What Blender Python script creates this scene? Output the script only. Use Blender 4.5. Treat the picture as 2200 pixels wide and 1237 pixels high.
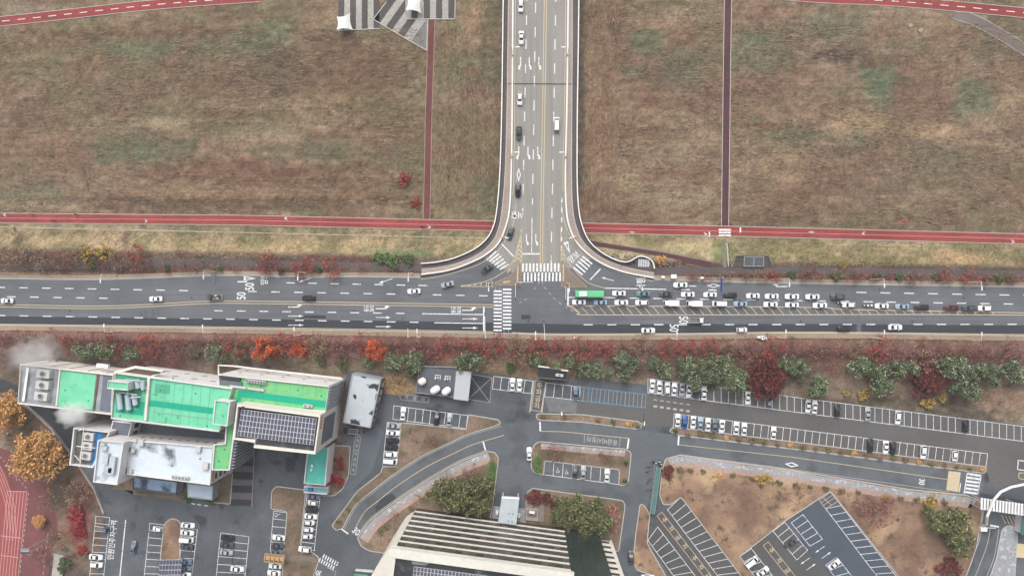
import bpy, bmesh, math, random
import numpy as np
from mathutils import Vector, Matrix
from mathutils.geometry import tessellate_polygon

for o in list(bpy.data.objects):
    bpy.data.objects.remove(o)
scene = bpy.context.scene
col = scene.collection
R0 = math.radians

# ---------------------------------------------------------------- camera
H = 240.0                      # height of the drone above the main road
LENS, SENSOR = 24.0, 36.0
FPX = 2200 * LENS / SENSOR     # focal length in photograph pixels
CX, CY = 1100.0, 618.5
NX, NY = 1134.0, 640.0         # the point straight below the drone
dcam = Vector((NX - CX, -(NY - CY), -FPX)).normalized()
ROT = dcam.rotation_difference(Vector((0, 0, -1))).to_matrix()
cd = bpy.data.cameras.new('camera')
cd.lens, cd.sensor_width, cd.clip_start, cd.clip_end = LENS, SENSOR, 1.0, 4000.0
camera = bpy.data.objects.new('camera', cd)
col.objects.link(camera)
camera.matrix_world = Matrix.Translation((0, 0, H)) @ ROT.to_4x4()
scene.camera = camera

# ---------------------------------------------------------------- sky, sun, exposure
SUN_EL, SUN_AZ = 52.0, 350.0
w = bpy.data.worlds.new('World')
scene.world = w
w.use_nodes = True
wn = w.node_tree.nodes
sky = wn.new('ShaderNodeTexSky')
sky.sky_type = 'NISHITA'
sky.sun_disc = False
sky.sun_elevation = R0(SUN_EL)
sky.sun_rotation = R0(SUN_AZ)
sky.air_density, sky.dust_density, sky.ozone_density = 1.0, 6.0, 1.0
hs = wn.new('ShaderNodeHueSaturation')       # an overcast sky: grey rather than blue
hs.inputs['Saturation'].default_value = 0.30
w.node_tree.links.new(sky.outputs[0], hs.inputs['Color'])
w.node_tree.links.new(hs.outputs[0], wn['Background'].inputs['Color'])
wn['Background'].inputs['Strength'].default_value = 0.145
sl = bpy.data.lights.new('sun', 'SUN')
sl.energy, sl.angle, sl.color = 1.0, R0(38), (1.0, 0.97, 0.93)
sun = bpy.data.objects.new('sun', sl)
col.objects.link(sun)
sun.rotation_euler = (R0(90 - SUN_EL), 0, R0(180 - SUN_AZ))
vs = scene.view_settings
vs.view_transform, vs.look, vs.gamma, vs.use_curve_mapping = 'Standard', 'None', 1.0, False
vs.exposure = 0.40
scene.cycles.max_bounces = 5
scene.cycles.diffuse_bounces = 2
scene.cycles.volume_bounces = 6

# ---------------------------------------------------------------- helpers
KEXP = 1.45      # how much brighter than its albedo a level surface shows
rng = random.Random(7)
nrg = np.random.default_rng(11)

def P(x, y, z=0.0):
    d = ROT @ Vector((x - CX, -(y - CY), -FPX))
    t = (z - H) / d.z
    return Vector((d.x * t, d.y * t, z))

def PX(n):
    return n / 6.11

def gz(X, Y):
    v = Y + 0.012 * X
    def s(a, b, x):
        t = min(1.0, max(0.0, (x - a) / (b - a)))
        return t * t * (3 - 2 * t)
    return -0.12 - 4.4 * s(12.5, 22.0, v) - 1.38 * s(-15.6, -20.5, v)

def PG(x, y, up=0.0):
    z = -1.5
    for _ in range(4):
        p = P(x, y, z)
        z = gz(p.x, p.y)
    p = P(x, y, z)
    p.z = z + up
    return p

SOUTH = -1.5
LOT = -1.44
BED = -1.30

def lin(c):
    c = c / 255.0
    return c / 12.92 if c <= 0.04045 else ((c + 0.055) / 1.055) ** 2.4

def alb(rgb):
    return tuple(min(0.86, lin(v) / KEXP) for v in rgb)

MATS = {}

def mat(name, rgb, var=0.12, scale=0.6, rough=0.85, spec=0.25, stretch=None, coarse=0.0, island=0.0, metal=0.0, stain=None, bump=0.0, objvar=0.0):
    """A node material: base colour broken up by fine and coarse noise laid out in metres."""
    if name in MATS:
        return MATS[name]
    m = bpy.data.materials.new(name)
    m.use_nodes = True
    nt = m.node_tree
    N, L = nt.nodes, nt.links
    b = N['Principled BSDF']
    b.inputs['Roughness'].default_value = rough
    b.inputs['Specular IOR Level'].default_value = spec
    b.inputs['Metallic'].default_value = metal
    base = alb(rgb)
    val = None

    def mult(a, k):
        n = N.new('ShaderNodeMath'); n.operation = 'MULTIPLY'
        L.new(a, n.inputs[0])
        if isinstance(k, float):
            n.inputs[1].default_value = k
        else:
            L.new(k, n.inputs[1])
        return n.outputs[0]

    def ranged(src, lo, hi, a=0.0, bb=1.0):
        n = N.new('ShaderNodeMapRange')
        L.new(src, n.inputs['Value'])
        n.inputs['From Min'].default_value, n.inputs['From Max'].default_value = a, bb
        n.inputs['To Min'].default_value, n.inputs['To Max'].default_value = lo, hi
        return n.outputs[0]
    geo = N.new('ShaderNodeNewGeometry')
    pos = geo.outputs['Position']

    def noise(sc, detail=4.0, st=None):
        n = N.new('ShaderNodeTexNoise')
        n.inputs['Scale'].default_value = sc
        n.inputs['Detail'].default_value = detail
        if st:
            mp = N.new('ShaderNodeMapping')
            mp.inputs['Scale'].default_value = st
            L.new(pos, mp.inputs['Vector'])
            L.new(mp.outputs[0], n.inputs['Vector'])
        else:
            L.new(pos, n.inputs['Vector'])
        return n.outputs['Fac']
    if var:
        val = ranged(noise(scale), 1 - var, 1 + var, 0.3, 0.7)
    if stretch:
        s = ranged(noise(1.0, 3.0, stretch), 1 - 0.12, 1 + 0.12, 0.3, 0.7)
        val = mult(val, s) if val else s
    if coarse:
        c = ranged(noise(0.06, 3.0), 1 - coarse, 1 + coarse, 0.35, 0.65)
        val = mult(val, c) if val else c
    if island:
        c = ranged(geo.outputs['Random Per Island'], 1 - island, 1 + island)
        val = mult(val, c) if val else c
    if objvar:
        oi = N.new('ShaderNodeObjectInfo')
        c = ranged(oi.outputs['Random'], 1 - objvar, 1 + objvar)
        val = mult(val, c) if val else c
    if val is None and not stain:
        b.inputs['Base Color'].default_value = (*base, 1)
    else:
        src = None
        if val is not None:
            vm = N.new('ShaderNodeVectorMath'); vm.operation = 'SCALE'
            vm.inputs[0].default_value = base
            L.new(val, vm.inputs['Scale'])
            src = vm.outputs[0]
        if stain:
            for srgb, sc, lo, hi in (stain if isinstance(stain, list) else [stain]):
                f = ranged(noise(sc, 6.0), 0.0, 1.0, lo, hi)
                mx = N.new('ShaderNodeMix'); mx.data_type = 'RGBA'
                L.new(f, mx.inputs['Factor'])
                if src is not None:
                    L.new(src, mx.inputs['A'])
                else:
                    mx.inputs['A'].default_value = (*base, 1)
                mx.inputs['B'].default_value = (*alb(srgb), 1)
                src = mx.outputs['Result']
        L.new(src, b.inputs['Base Color'])
    if bump:
        bp = N.new('ShaderNodeBump')
        bp.inputs['Strength'].default_value = bump
        bp.inputs['Distance'].default_value = 0.05
        L.new(noise(9.0, 5.0), bp.inputs['Height'])
        L.new(bp.outputs[0], b.inputs['Normal'])
    MATS[name] = m
    return m

def mesh_obj(name, verts, faces, m, parent=None, smooth=False):
    me = bpy.data.meshes.new(name)
    me.from_pydata([tuple(v) for v in verts], [], faces)
    if smooth:
        me.polygons.foreach_set('use_smooth', [True] * len(me.polygons))
    me.update()
    if m:
        me.materials.append(m)
    o = bpy.data.objects.new(name, me)
    col.objects.link(o)
    if parent:
        o.parent = parent
    return o

def inst(name, me, parent=None, loc=(0, 0, 0), rz=0.0, scale=(1, 1, 1), m=None):
    o = bpy.data.objects.new(name, me)
    col.objects.link(o)
    o.location = loc
    o.rotation_euler = (0, 0, rz)
    o.scale = scale
    if parent:
        o.parent = parent
    if m is not None:
        o.material_slots[0].link = 'OBJECT'
        o.material_slots[0].material = m
    return o

def empty(name, loc=(0, 0, 0), rz=0.0):
    o = bpy.data.objects.new(name, None)
    col.objects.link(o)
    o.location = loc
    o.rotation_euler = (0, 0, rz)
    o.empty_display_size = 0.3
    return o

def tag(o, label=None, cat=None, group=None, kind=None):
    if label: o['label'] = label
    if cat: o['category'] = cat
    if group: o['group'] = group
    if kind: o['kind'] = kind
    return o

def smooth_line(pts, n=6, closed=False):
    pts = [tuple(p) for p in pts]
    out = []
    N = len(pts)
    rngi = range(N) if closed else range(N - 1)
    for i in rngi:
        if closed:
            p0, p1, p2, p3 = pts[i - 1], pts[i], pts[(i + 1) % N], pts[(i + 2) % N]
        else:
            p0 = pts[max(i - 1, 0)]; p1 = pts[i]; p2 = pts[i + 1]; p3 = pts[min(i + 2, N - 1)]
        for k in range(n):
            t = k / n
            out.append(tuple(0.5 * (2 * b + (c - a) * t + (2 * a - 5 * b + 4 * c - d) * t * t + (3 * b - a - 3 * c + d) * t ** 3)
                             for a, b, c, d in zip(p0, p1, p2, p3)))
    if not closed:
        out.append(pts[-1])
    return out

def round_poly(pts, r=4.0, n=4):
    """Round the corners of a pixel polygon."""
    out = []
    N = len(pts)
    for i in range(N):
        a, b, c = Vector(pts[i - 1]), Vector(pts[i]), Vector(pts[(i + 1) % N])
        la, lc = (a - b).length, (c - b).length
        ra, rc = min(r, la * 0.45), min(r, lc * 0.45)
        s, e = b + (a - b).normalized() * ra, b + (c - b).normalized() * rc
        for k in range(n + 1):
            t = k / n
            out.append(tuple((1 - t) ** 2 * s + 2 * t * (1 - t) * b + t * t * e))
    return out

def poly_world(name, pts, m, parent=None, thick=0.0):
    """A level sheet from world points; with thick > 0 a slab hanging below it."""
    pts = [Vector(p) for p in pts]
    n = len(pts)
    area = sum(pts[i - 1].x * pts[i].y - pts[i].x * pts[i - 1].y for i in range(n))
    if area < 0:
        pts.reverse()
    tris = tessellate_polygon([pts])
    faces = []
    for t in tris:
        a, b, c = (pts[i] for i in t)
        cr = (b.x - a.x) * (c.y - a.y) - (b.y - a.y) * (c.x - a.x)
        if abs(cr) < 1e-9:
            continue
        faces.append(tuple(t) if cr > 0 else tuple(reversed(t)))
    verts = list(pts)
    if thick:
        verts += [p - Vector((0, 0, thick)) for p in pts]
        faces = faces + [(i, n + i, n + (i + 1) % n, (i + 1) % n) for i in range(n)]
    return mesh_obj(name, verts, faces, m, parent)

def poly(name, pix, z, m, parent=None, thick=0.0):
    return poly_world(name, [P(x, y, z) for x, y in pix], m, parent, thick)

def offset_line(pts, d, closed=False):
    n = len(pts)
    out = []
    for i in range(n):
        if closed:
            a, b = pts[i - 1], pts[(i + 1) % n]
        else:
            a, b = pts[max(i - 1, 0)], pts[min(i + 1, n - 1)]
        t = Vector((b.x - a.x, b.y - a.y))
        if t.length < 1e-9:
            t = Vector((1, 0))
        t.normalize()
        out.append(Vector((pts[i].x - t.y * d, pts[i].y + t.x * d, pts[i].z)))
    return out

def ribbon_world(name, pts, width, m, parent=None, h=0.0, closed=False, side=0.0, z=None):
    """A strip along a line; with h > 0 a solid kerb or wall of that height standing on it."""
    if z is not None:
        pts = [Vector((p.x, p.y, z)) for p in pts]
    a = offset_line(pts, width * (0.5 + side), closed)
    b = offset_line(pts, width * (-0.5 + side), closed)
    n = len(pts)
    top = [p + Vector((0, 0, h)) for p in a] + [p + Vector((0, 0, h)) for p in b]
    faces = []
    segs = n if closed else n - 1
    for i in range(segs):
        j = (i + 1) % n
        faces.append((n + i, n + j, j, i))
    verts = top
    if h:
        verts = top + a + b
        for i in range(segs):
            j = (i + 1) % n
            faces.append((i, j, 2 * n + j, 2 * n + i))
            faces.append((n + j, n + i, 3 * n + i, 3 * n + j))
        if not closed:
            faces.append((0, 2 * n, 3 * n, n))
            faces.append((n - 1, 2 * n - 1, 4 * n - 1, 3 * n - 1))
    return mesh_obj(name, verts, faces, m, parent)

def ribbon(name, pix, z, width, m, parent=None, h=0.0, closed=False, side=0.0):
    return ribbon_world(name, [P(x, y, z) for x, y in pix], width, m, parent, h, closed, side)

def box_verts(x0, x1, y0, y1, z0, z1):
    v = [(x0, y0, z0), (x1, y0, z0), (x1, y1, z0), (x0, y1, z0), (x0, y0, z1), (x1, y0, z1), (x1, y1, z1), (x0, y1, z1)]
    f = [(3, 2, 1, 0), (4, 5, 6, 7), (0, 1, 5, 4), (1, 2, 6, 5), (2, 3, 7, 6), (3, 0, 4, 7)]
    return v, f

class MB:
    """Collects solids and links them as one mesh."""
    def __init__(s):
        s.v, s.f = [], []

    def add(s, v, f):
        n = len(s.v)
        s.v += [tuple(p) for p in v]
        s.f += [tuple(i + n for i in q) for q in f]
        return s

    def box(s, x0, x1, y0, y1, z0, z1):
        return s.add(*box_verts(x0, x1, y0, y1, z0, z1))

    def tube(s, a, b, r0, r1=None, n=6, cap=True):
        a, b = Vector(a), Vector(b)
        r1 = r0 if r1 is None else r1
        d = (b - a)
        if d.length < 1e-6:
            return s
        d.normalize()
        u = d.orthogonal().normalized()
        w_ = d.cross(u)
        v = []
        for p, r in ((a, r0), (b, r1)):
            for k in range(n):
                t = 2 * math.pi * k / n
                v.append(p + (u * math.cos(t) + w_ * math.sin(t)) * r)
        f = [(k, (k + 1) % n, n + (k + 1) % n, n + k) for k in range(n)]
        if cap:
            f.append(tuple(range(n - 1, -1, -1)))
            f.append(tuple(range(n, 2 * n)))
        return s.add(v, f)

    def lathe(s, c, prof, n=10):
        c = Vector(c)
        v, f = [], []
        for r, z in prof:
            for k in range(n):
                t = 2 * math.pi * k / n
                v.append((c.x + r * math.cos(t), c.y + r * math.sin(t), c.z + z))
        for i in range(len(prof) - 1):
            for k in range(n):
                f.append((i * n + k, i * n + (k + 1) % n, (i + 1) * n + (k + 1) % n, (i + 1) * n + k))
        f.append(tuple((len(prof) - 1) * n + k for k in range(n)))
        return s.add(v, f)

    def mesh(s, name, m=None, smooth=False):
        me = bpy.data.meshes.new(name)
        me.from_pydata(s.v, [], s.f)
        if smooth:
            me.polygons.foreach_set('use_smooth', [True] * len(me.polygons))
        if m:
            me.materials.append(m)
        me.update()
        return me

    def build(s, name, m, parent=None, smooth=False):
        o = bpy.data.objects.new(name, s.mesh(name, m, smooth))
        col.objects.link(o)
        if parent:
            o.parent = parent
        return o

def copy_tree(o, parent=None):
    c = o.copy()
    col.objects.link(c)
    c.parent = parent
    for ch in list(o.children):
        copy_tree(ch, c)
    return c

ORD = ('first second third fourth fifth sixth seventh eighth ninth tenth eleventh twelfth thirteenth fourteenth fifteenth sixteenth '
       'seventeenth eighteenth nineteenth twentieth').split()
TENS = {2: 'twenty', 3: 'thirty', 4: 'forty', 5: 'fifty', 6: 'sixty', 7: 'seventy', 8: 'eighty'}

def ordinal(n):
    if n <= 20:
        return ORD[n - 1]
    t, u = divmod(n, 10)
    if u == 0:
        return TENS[t][:-1] + 'ieth'
    return TENS[t] + '-' + ORD[u - 1]

# value noise for the colours of the ground
_LAT = nrg.random((256, 256))

def vnoise(x, y):
    xi, yi = np.floor(x).astype(int), np.floor(y).astype(int)
    fx, fy = x - xi, y - yi
    fx, fy = fx * fx * (3 - 2 * fx), fy * fy * (3 - 2 * fy)
    g = lambda a, b: _LAT[a % 256, b % 256]
    return (g(xi, yi) * (1 - fx) + g(xi + 1, yi) * fx) * (1 - fy) + (g(xi, yi + 1) * (1 - fx) + g(xi + 1, yi + 1) * fx) * fy

def fbm(x, y, sx, sy, oct=4, off=0.0):
    r, a, t = 0, 1.0, 0.0
    for k in range(oct):
        r = r + a * vnoise(x / sx * 2 ** k + off + 17.3 * k, y / sy * 2 ** k + off * 1.7 + 5.1 * k)
        t += a
        a *= 0.55
    return r / t
# ================================================================ materials
A_MAIN = mat('asphalt_main', (117, 121, 126), 0.08, 1.5, 0.9, 0.2, stretch=(0.02, 0.9, 1.0), coarse=0.08, stain=[((108, 112, 117), 0.05, 0.5, 0.66), ((119, 124, 130), 0.3, 0.56, 0.72)])
A_DARK = mat('asphalt_new', (72, 77, 84), 0.07, 1.5, 0.9, 0.2, stretch=(0.03, 1.1, 1.0), coarse=0.05)
A_BRIDGE = mat('asphalt_bridge', (162, 159, 153), 0.08, 1.5, 0.9, 0.2, stretch=(0.9, 0.02, 1.0), coarse=0.04)
A_LOT = mat('asphalt_lot', (99, 104, 110), 0.1, 1.2, 0.9, 0.2, coarse=0.12, stain=[((122, 126, 131), 0.09, 0.52, 0.75), ((74, 79, 86), 0.16, 0.58, 0.68)])
A_GREY = mat('asphalt_old', (110, 109, 108), 0.09, 1.5, 0.92, 0.2, coarse=0.08)
A_BLUE = mat('asphalt_fresh', (90, 100, 112), 0.05, 1.0, 0.9, 0.2, coarse=0.06)
A_DRIVE = mat('asphalt_drive', (112, 118, 123), 0.08, 1.3, 0.9, 0.2, coarse=0.09, stain=((96, 102, 108), 0.12, 0.52, 0.66))
A_PATH = mat('asphalt_path', (104, 98, 97), 0.1, 1.5, 0.92, 0.2, coarse=0.1)
PAINT = mat('paint_white', (256, 257, 258), 0.1, 3.0, 0.7, 0.3, stain=((164, 166, 168), 1.7, 0.57, 0.66))
PAINT_W = mat('paint_worn', (196, 196, 192), 0.15, 3.0, 0.8, 0.3)
PAINT_Y = mat('paint_yellow', (230, 209, 168), 0.12, 3.0, 0.75, 0.3)
PAINT_B = mat('paint_blue', (96, 170, 215), 0.12, 3.0, 0.75, 0.3)
PAINT_P = mat('paint_pink', (236, 188, 184), 0.1, 3.0, 0.8, 0.3)
RED = mat('red_cycle_surface', (162, 80, 76), 0.09, 1.0, 0.9, 0.15, coarse=0.12, stain=((146, 80, 76), 0.2, 0.5, 0.7), stretch=(0.05, 1.2, 1.0))
MAROON = mat('maroon_path_surface', (120, 76, 76), 0.1, 1.0, 0.9, 0.2, coarse=0.16)
MAROON_D = mat('maroon_dark_surface', (98, 68, 72), 0.1, 1.0, 0.9, 0.2, coarse=0.1)
TRACK = mat('running_track', (172, 92, 92), 0.07, 1.0, 0.85, 0.2, coarse=0.1)
TRACK_D = mat('sports_court', (132, 84, 86), 0.09, 1.0, 0.85, 0.2, coarse=0.12)
CONC = mat('concrete', (196, 190, 182), 0.1, 0.8, 0.9, 0.2, coarse=0.08)
CONC_D = mat('concrete_weathered', (140, 134, 126), 0.16, 0.8, 0.9, 0.2, coarse=0.1)
KERB = mat('kerb_stone', (205, 203, 198), 0.1, 1.0, 0.85, 0.2)
BRICK = mat('pink_paving', (190, 164, 152), 0.16, 2.0, 0.9, 0.2, coarse=0.1)
SLABS = mat('grey_paving', (172, 174, 178), 0.14, 1.6, 0.9, 0.2, coarse=0.08, stain=((205, 210, 214), 0.7, 0.55, 0.62))
TAN = mat('tan_footway', (172, 152, 132), 0.16, 1.4, 0.9, 0.2, coarse=0.12)
WHITE = mat('white_painted_metal', (264, 264, 262), 0.04, 1.0, 0.5, 0.4)
STEEL = mat('galvanised_steel', (176, 178, 180), 0.08, 1.0, 0.5, 0.5)
DARKM = mat('dark_metal', (58, 62, 66), 0.08, 1.0, 0.6, 0.4)
EARTH = mat('bed_soil', (146, 126, 110), 0.34, 2.6, 0.95, 0.1, coarse=0.22, stain=((112, 106, 84), 0.22, 0.45, 0.66), bump=0.8)
SAND = mat('dry_lawn', (176, 146, 122), 0.3, 3.0, 0.95, 0.1, coarse=0.16, stain=[((140, 114, 98), 0.1, 0.45, 0.62), ((208, 178, 142), 0.06, 0.53, 0.66), ((116, 98, 84), 0.5, 0.55, 0.70)], bump=0.9)

# ================================================================ the ground
def axis(lo, hi, step, far):
    a = list(np.arange(lo, hi + step * 0.5, step))
    g, d = [], step
    x = hi
    while x < far:
        d *= 1.6
        x += d
        g.append(x)
    h, d = [], step
    x = lo
    while x > -far:
        d *= 1.6
        x -= d
        h.append(x)
    return np.array(h[::-1] + a + g)

def build_ground():
    xs, ys = axis(-196, 188, 0.62, 1200), axis(-104, 112, 0.62, 1200)
    X, Y = np.meshgrid(xs, ys)
    v = Y + 0.012 * X
    ss = lambda a, b, x: (lambda t: t * t * (3 - 2 * t))(np.clip((x - a) / (b - a), 0, 1))
    Z = -0.12 - 4.4 * ss(12.5, 22.0, v) - 1.38 * ss(-15.6, -20.5, v)
    rough = fbm(X, Y, 6, 6, 3) - 0.5
    flat = ss(23, 26, v) + ss(10, 13, v) * (1 - ss(20, 22, v))
    Z = Z + rough * 0.25 * flat - 0.06 * flat
    # where each point of ground lies in the photograph's frame of reference (metres -> pixels)
    q = np.stack([X, Y, Z - H], -1) @ np.array(ROT)
    px = CX + FPX * q[..., 0] / -q[..., 2]
    py = CY - FPX * q[..., 1] / -q[..., 2]
    u = py - 0.018 * (px - 1100)
    big = fbm(X, Y, 46, 26, 4, 3.1)
    mid = fbm(X, Y, 13, 8, 4, 9.7)
    fin = fbm(X, Y, 2.4, 1.6, 3, 4.4)
    spk = nrg.random(X.shape)
    streak_h = fbm(X, Y, 14, 0.8, 4, 2.2)
    streak_v = fbm(X, Y, 0.8, 14, 4, 6.2)
    C = np.zeros(X.shape + (3,))
    def mix(c, f):
        nonlocal C
        f = np.clip(f, 0, 1)[..., None]
        C = C * (1 - f) + np.array(c, float) * f
    mix((144, 120, 99), np.ones_like(X))
    mix((126, 116, 88), ss(0.46, 0.60, big) * 0.8)
    mix((134, 104, 86), ss(0.48, 0.64, mid) * 0.66)
    mix((164, 145, 114), ss(0.50, 0.68, fbm(X, Y, 18, 7, 4, 20.0)) * 0.45)
    def blob(x, y, rx, ry, c, a, wob=0.9):
        d = np.sqrt(((px - x) / rx) ** 2 + ((py - y) / ry) ** 2) + (mid - 0.5) * 2.0 * wob + (fin - 0.5) * 0.9 * wob
        mix(c, (1 - ss(0.45, 1.25, d)) * a)
    G1, G2, BR, RB, PA, DK, TN = (114, 117, 90), (106, 121, 94), (128, 104, 84), (124, 92, 76), (176, 158, 126), (100, 90, 76), (164, 134, 106)
    for b in [(330, 100, 150, 30, G1, .8), (560, 80, 60, 35, G2, .55), (300, 320, 130, 40, G1, .8), (240, 335, 60, 25, G2, .45),
              (90, 130, 110, 60, (124, 118, 86), .6), (60, 260, 80, 50, (118, 102, 82), .6), (60, 420, 90, 30, G1, .5),
              (250, 75, 170, 16, RB, .5), (430, 65, 120, 14, RB, .4), (480, 180, 110, 40, BR, .8), (620, 160, 70, 50, DK, .55),
              (600, 130, 40, 20, DK, .5), (760, 150, 130, 60, RB, .55), (720, 110, 90, 30, BR, .6), (690, 230, 90, 35, TN, .5),
              (350, 265, 70, 16, PA, .7), (280, 275, 40, 12, PA, .6), (120, 290, 90, 40, TN, .45), (560, 290, 90, 14, PA, .4),
              (560, 370, 330, 26, RB, .75), (760, 390, 150, 30, BR, .7), (500, 412, 300, 8, TN, .6), (480, 440, 320, 14, (106, 90, 72), .7),
              (860, 340, 50, 60, G1, .5), (820, 250, 80, 40, (120, 108, 80), .5), (660, 330, 90, 30, G1, .45), (80, 20, 90, 14, (150, 130, 112), .9),
              (900, 60, 60, 30, TN, .4), (1018, 60, 24, 60, TN, .85), (985, 130, 30, 60, G1, .6), (1045, 120, 24, 90, (112, 106, 82), .6),
              (1060, 180, 14, 30, G2, .6), (1000, 270, 50, 40, (134, 114, 86), .6), (960, 400, 40, 60, (136, 122, 92), .5), (1040, 430, 40, 40, G1, .5),
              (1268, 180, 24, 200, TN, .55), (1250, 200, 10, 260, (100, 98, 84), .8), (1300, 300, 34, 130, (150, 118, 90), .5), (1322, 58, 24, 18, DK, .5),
              (1400, 55, 60, 14, TN, .7), (1390, 95, 50, 30, G1, .8), (1470, 130, 40, 50, G2, .55), (1350, 150, 40, 20, G1, .7), (1420, 170, 60, 30, DK, .4),
              (1520, 90, 30, 90, (124, 114, 90), .5), (1480, 30, 60, 14, PA, .5), (1400, 340, 90, 60, PA, .45), (1350, 390, 30, 24, (184, 168, 124), .6),
              (1440, 430, 90, 14, PA, .5), (1330, 450, 60, 20, RB, .45), (1390, 240, 22, 14, TN, .7),
              (1650, 110, 90, 60, G1, .7), (1780, 60, 80, 40, G2, .5), (1790, 115, 50, 22, (92, 82, 74), .75), (1630, 90, 30, 20, G2, .4),
              (1900, 155, 55, 40, G2, .75), (1890, 210, 34, 34, G2, .6), (1890, 130, 40, 16, RB, .6), (2100, 210, 50, 40, G2, .6), (2060, 230, 26, 26, G2, .5),
              (2120, 100, 60, 40, G1, .6), (1990, 100, 26, 24, G2, .4), (1630, 250, 34, 20, TN, .5), (1620, 255, 20, 14, G2, .6), (1700, 290, 60, 26, G1, .7),
              (1850, 265, 60, 22, (190, 160, 120), .6), (2010, 280, 60, 14, (190, 158, 120), .75), (2130, 310, 100, 10, PA, .5), (1690, 370, 50, 40, (184, 160, 120), .5),
              (1850, 305, 26, 24, G2, .5), (1800, 330, 50, 12, DK, .4), (1960, 400, 160, 50, (132, 114, 94), .6), (2000, 340, 90, 24, G1, .4),
              (1640, 430, 34, 24, TN, .6), (2150, 420, 80, 40, (140, 116, 98), .5), (1940, 475, 14, 8, (170, 90, 74), .7), (1700, 450, 60, 20, BR, .4), (1900, 100, 300, 8, (140, 128, 104), .5)]:
        blob(*b)
    field = 1 - ss(494, 506, u)
    vz = ((px > 930) & (px < 1080)) | ((px > 1240) & (px < 1330))
    C *= (1 + (np.where(vz, streak_v, streak_h) - 0.5) * 0.2 * field)[..., None]
    mow = np.sin(Y * 2 * math.pi / 1.15 + fbm(X, Y, 20, 20, 2, 1.0) * 9) * 0.02 * (1 - vz)
    C *= (1 + mow * field)[..., None]
    # worn wheel tracks and trodden lines
    def track(pts, wd, c, a):
        d = np.full(X.shape, 1e9)
        for (x0, y0), (x1, y1) in zip(pts, pts[1:]):
            dx, dy = x1 - x0, y1 - y0
            t = np.clip(((px - x0) * dx + (py - y0) * dy) / (dx * dx + dy * dy), 0, 1)
            d = np.minimum(d, np.hypot(px - x0 - t * dx, py - y0 - t * dy))
        mix(c, (1 - ss(wd * .4, wd * 1.3, d + (fin - .5) * wd)) * a * field)
    tr = lambda pts: smooth_line(pts, 5)
    for pts, wd, c, a in [(tr([(205, 112), (185, 145), (160, 190), (130, 225)]), 3, (108, 88, 72), .6), (tr([(212, 116), (193, 150), (168, 196), (142, 232)]), 2, (170, 148, 118), .5), (tr([(40, 120), (22, 160), (5, 205)]), 4, (112, 92, 76), .5),
                          (tr([(178, 360), (186, 385), (190, 412)]), 3, (100, 86, 72), .7), (tr([(180, 350), (178, 420), (176, 458)]), 2, (112, 96, 78), .5), (tr([(0, 438), (90, 440), (170, 446)]), 9, (172, 156, 122), .6),
                          (tr([(200, 255), (380, 258), (560, 262), (700, 275)]), 2.2, (178, 158, 124), .45), (tr([(420, 235), (560, 240), (690, 232)]), 2, (104, 92, 74), .4), (tr([(640, 333), (760, 334), (880, 330)]), 1.6, (98, 92, 78), .5),
                          (tr([(250, 418), (500, 420), (900, 416)]), 3, (170, 132, 100), .5), (tr([(200, 428), (500, 432), (900, 426)]), 4, (100, 84, 68), .5), (tr([(330, 372), (600, 380), (880, 376)]), 1.6, (170, 140, 108), .4),
                          (tr([(1285, 60), (1292, 250), (1288, 440)]), 3, (160, 132, 104), .45), (tr([(1312, 100), (1325, 280), (1330, 420)]), 3, (166, 150, 116), .4), (tr([(1330, 300), (1440, 305), (1540, 300)]), 1.8, (170, 150, 118), .5),
                          (tr([(1330, 332), (1440, 338), (1540, 330)]), 1.8, (112, 98, 78), .5), (tr([(1330, 402), (1440, 396), (1540, 404)]), 2, (176, 158, 122), .5), (tr([(1330, 425), (1450, 430), (1545, 424)]), 2, (178, 156, 118), .45),
                          (tr([(1600, 260), (1608, 330), (1600, 440)]), 4, (164, 144, 118), .5), (tr([(1640, 365), (1760, 372), (1870, 366)]), 2, (168, 142, 112), .45), (tr([(1950, 270), (2060, 300), (2200, 322)]), 4, (180, 156, 122), .5),
                          (tr([(1960, 300), (2080, 325), (2200, 345)]), 2.4, (170, 150, 122), .45), (tr([(2060, 45), (2120, 65), (2200, 118)]), 7, (140, 126, 92), .5), (tr([(1590, 478), (1800, 484), (2190, 496)]), 4, (120, 108, 90), .5),
                          (tr([(960, 60), (955, 250), (950, 440)]), 2, (160, 138, 108), .4), (tr([(985, 300), (1005, 340), (1030, 420)]), 2, (112, 100, 80), .4)]:
        track(pts, wd, c, a)
    # levee slope of dry grass
    sl_ = ss(486, 500, u) * (1 - ss(552, 564, u))
    mix((158, 140, 108), sl_ * 0.95)
    mix((124, 118, 84), sl_ * ss(0.46, 0.60, mid) * 0.85)
    mix((178, 156, 120), sl_ * ss(0.52, 0.64, fbm(X, Y, 7, 5, 3, 30.0)) * 0.6)
    mix((132, 122, 96), (1 - np.abs(ss(490, 502, u) * 2 - 1)) * 0.7)
    for b in [(560, 540, 300, 22, (176, 152, 114), .6), (870, 556, 90, 22, (104, 128, 86), .8), (1000, 545, 50, 14, (124, 122, 78), .6), (180, 515, 160, 16, (184, 158, 124), .5),
              (1680, 535, 110, 20, (122, 118, 78), .6), (1880, 560, 130, 20, (128, 122, 84), .7), (2060, 552, 90, 16, (184, 150, 112), .8), (1560, 545, 26, 20, (118, 132, 78), .8),
              (1380, 545, 100, 20, (146, 136, 110), .7), (1470, 535, 60, 14, (170, 156, 118), .6), (274, 510, 12, 18, (116, 100, 84), .9)]:
        blob(*b)
    # leaf litter between levee and road
    rl = ss(548, 562, u) * (1 - ss(600, 606, u))
    mix((92, 77, 71), rl)
    mix((108, 76, 70), rl * ss(0.48, 0.60, mid) * 0.8)
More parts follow.
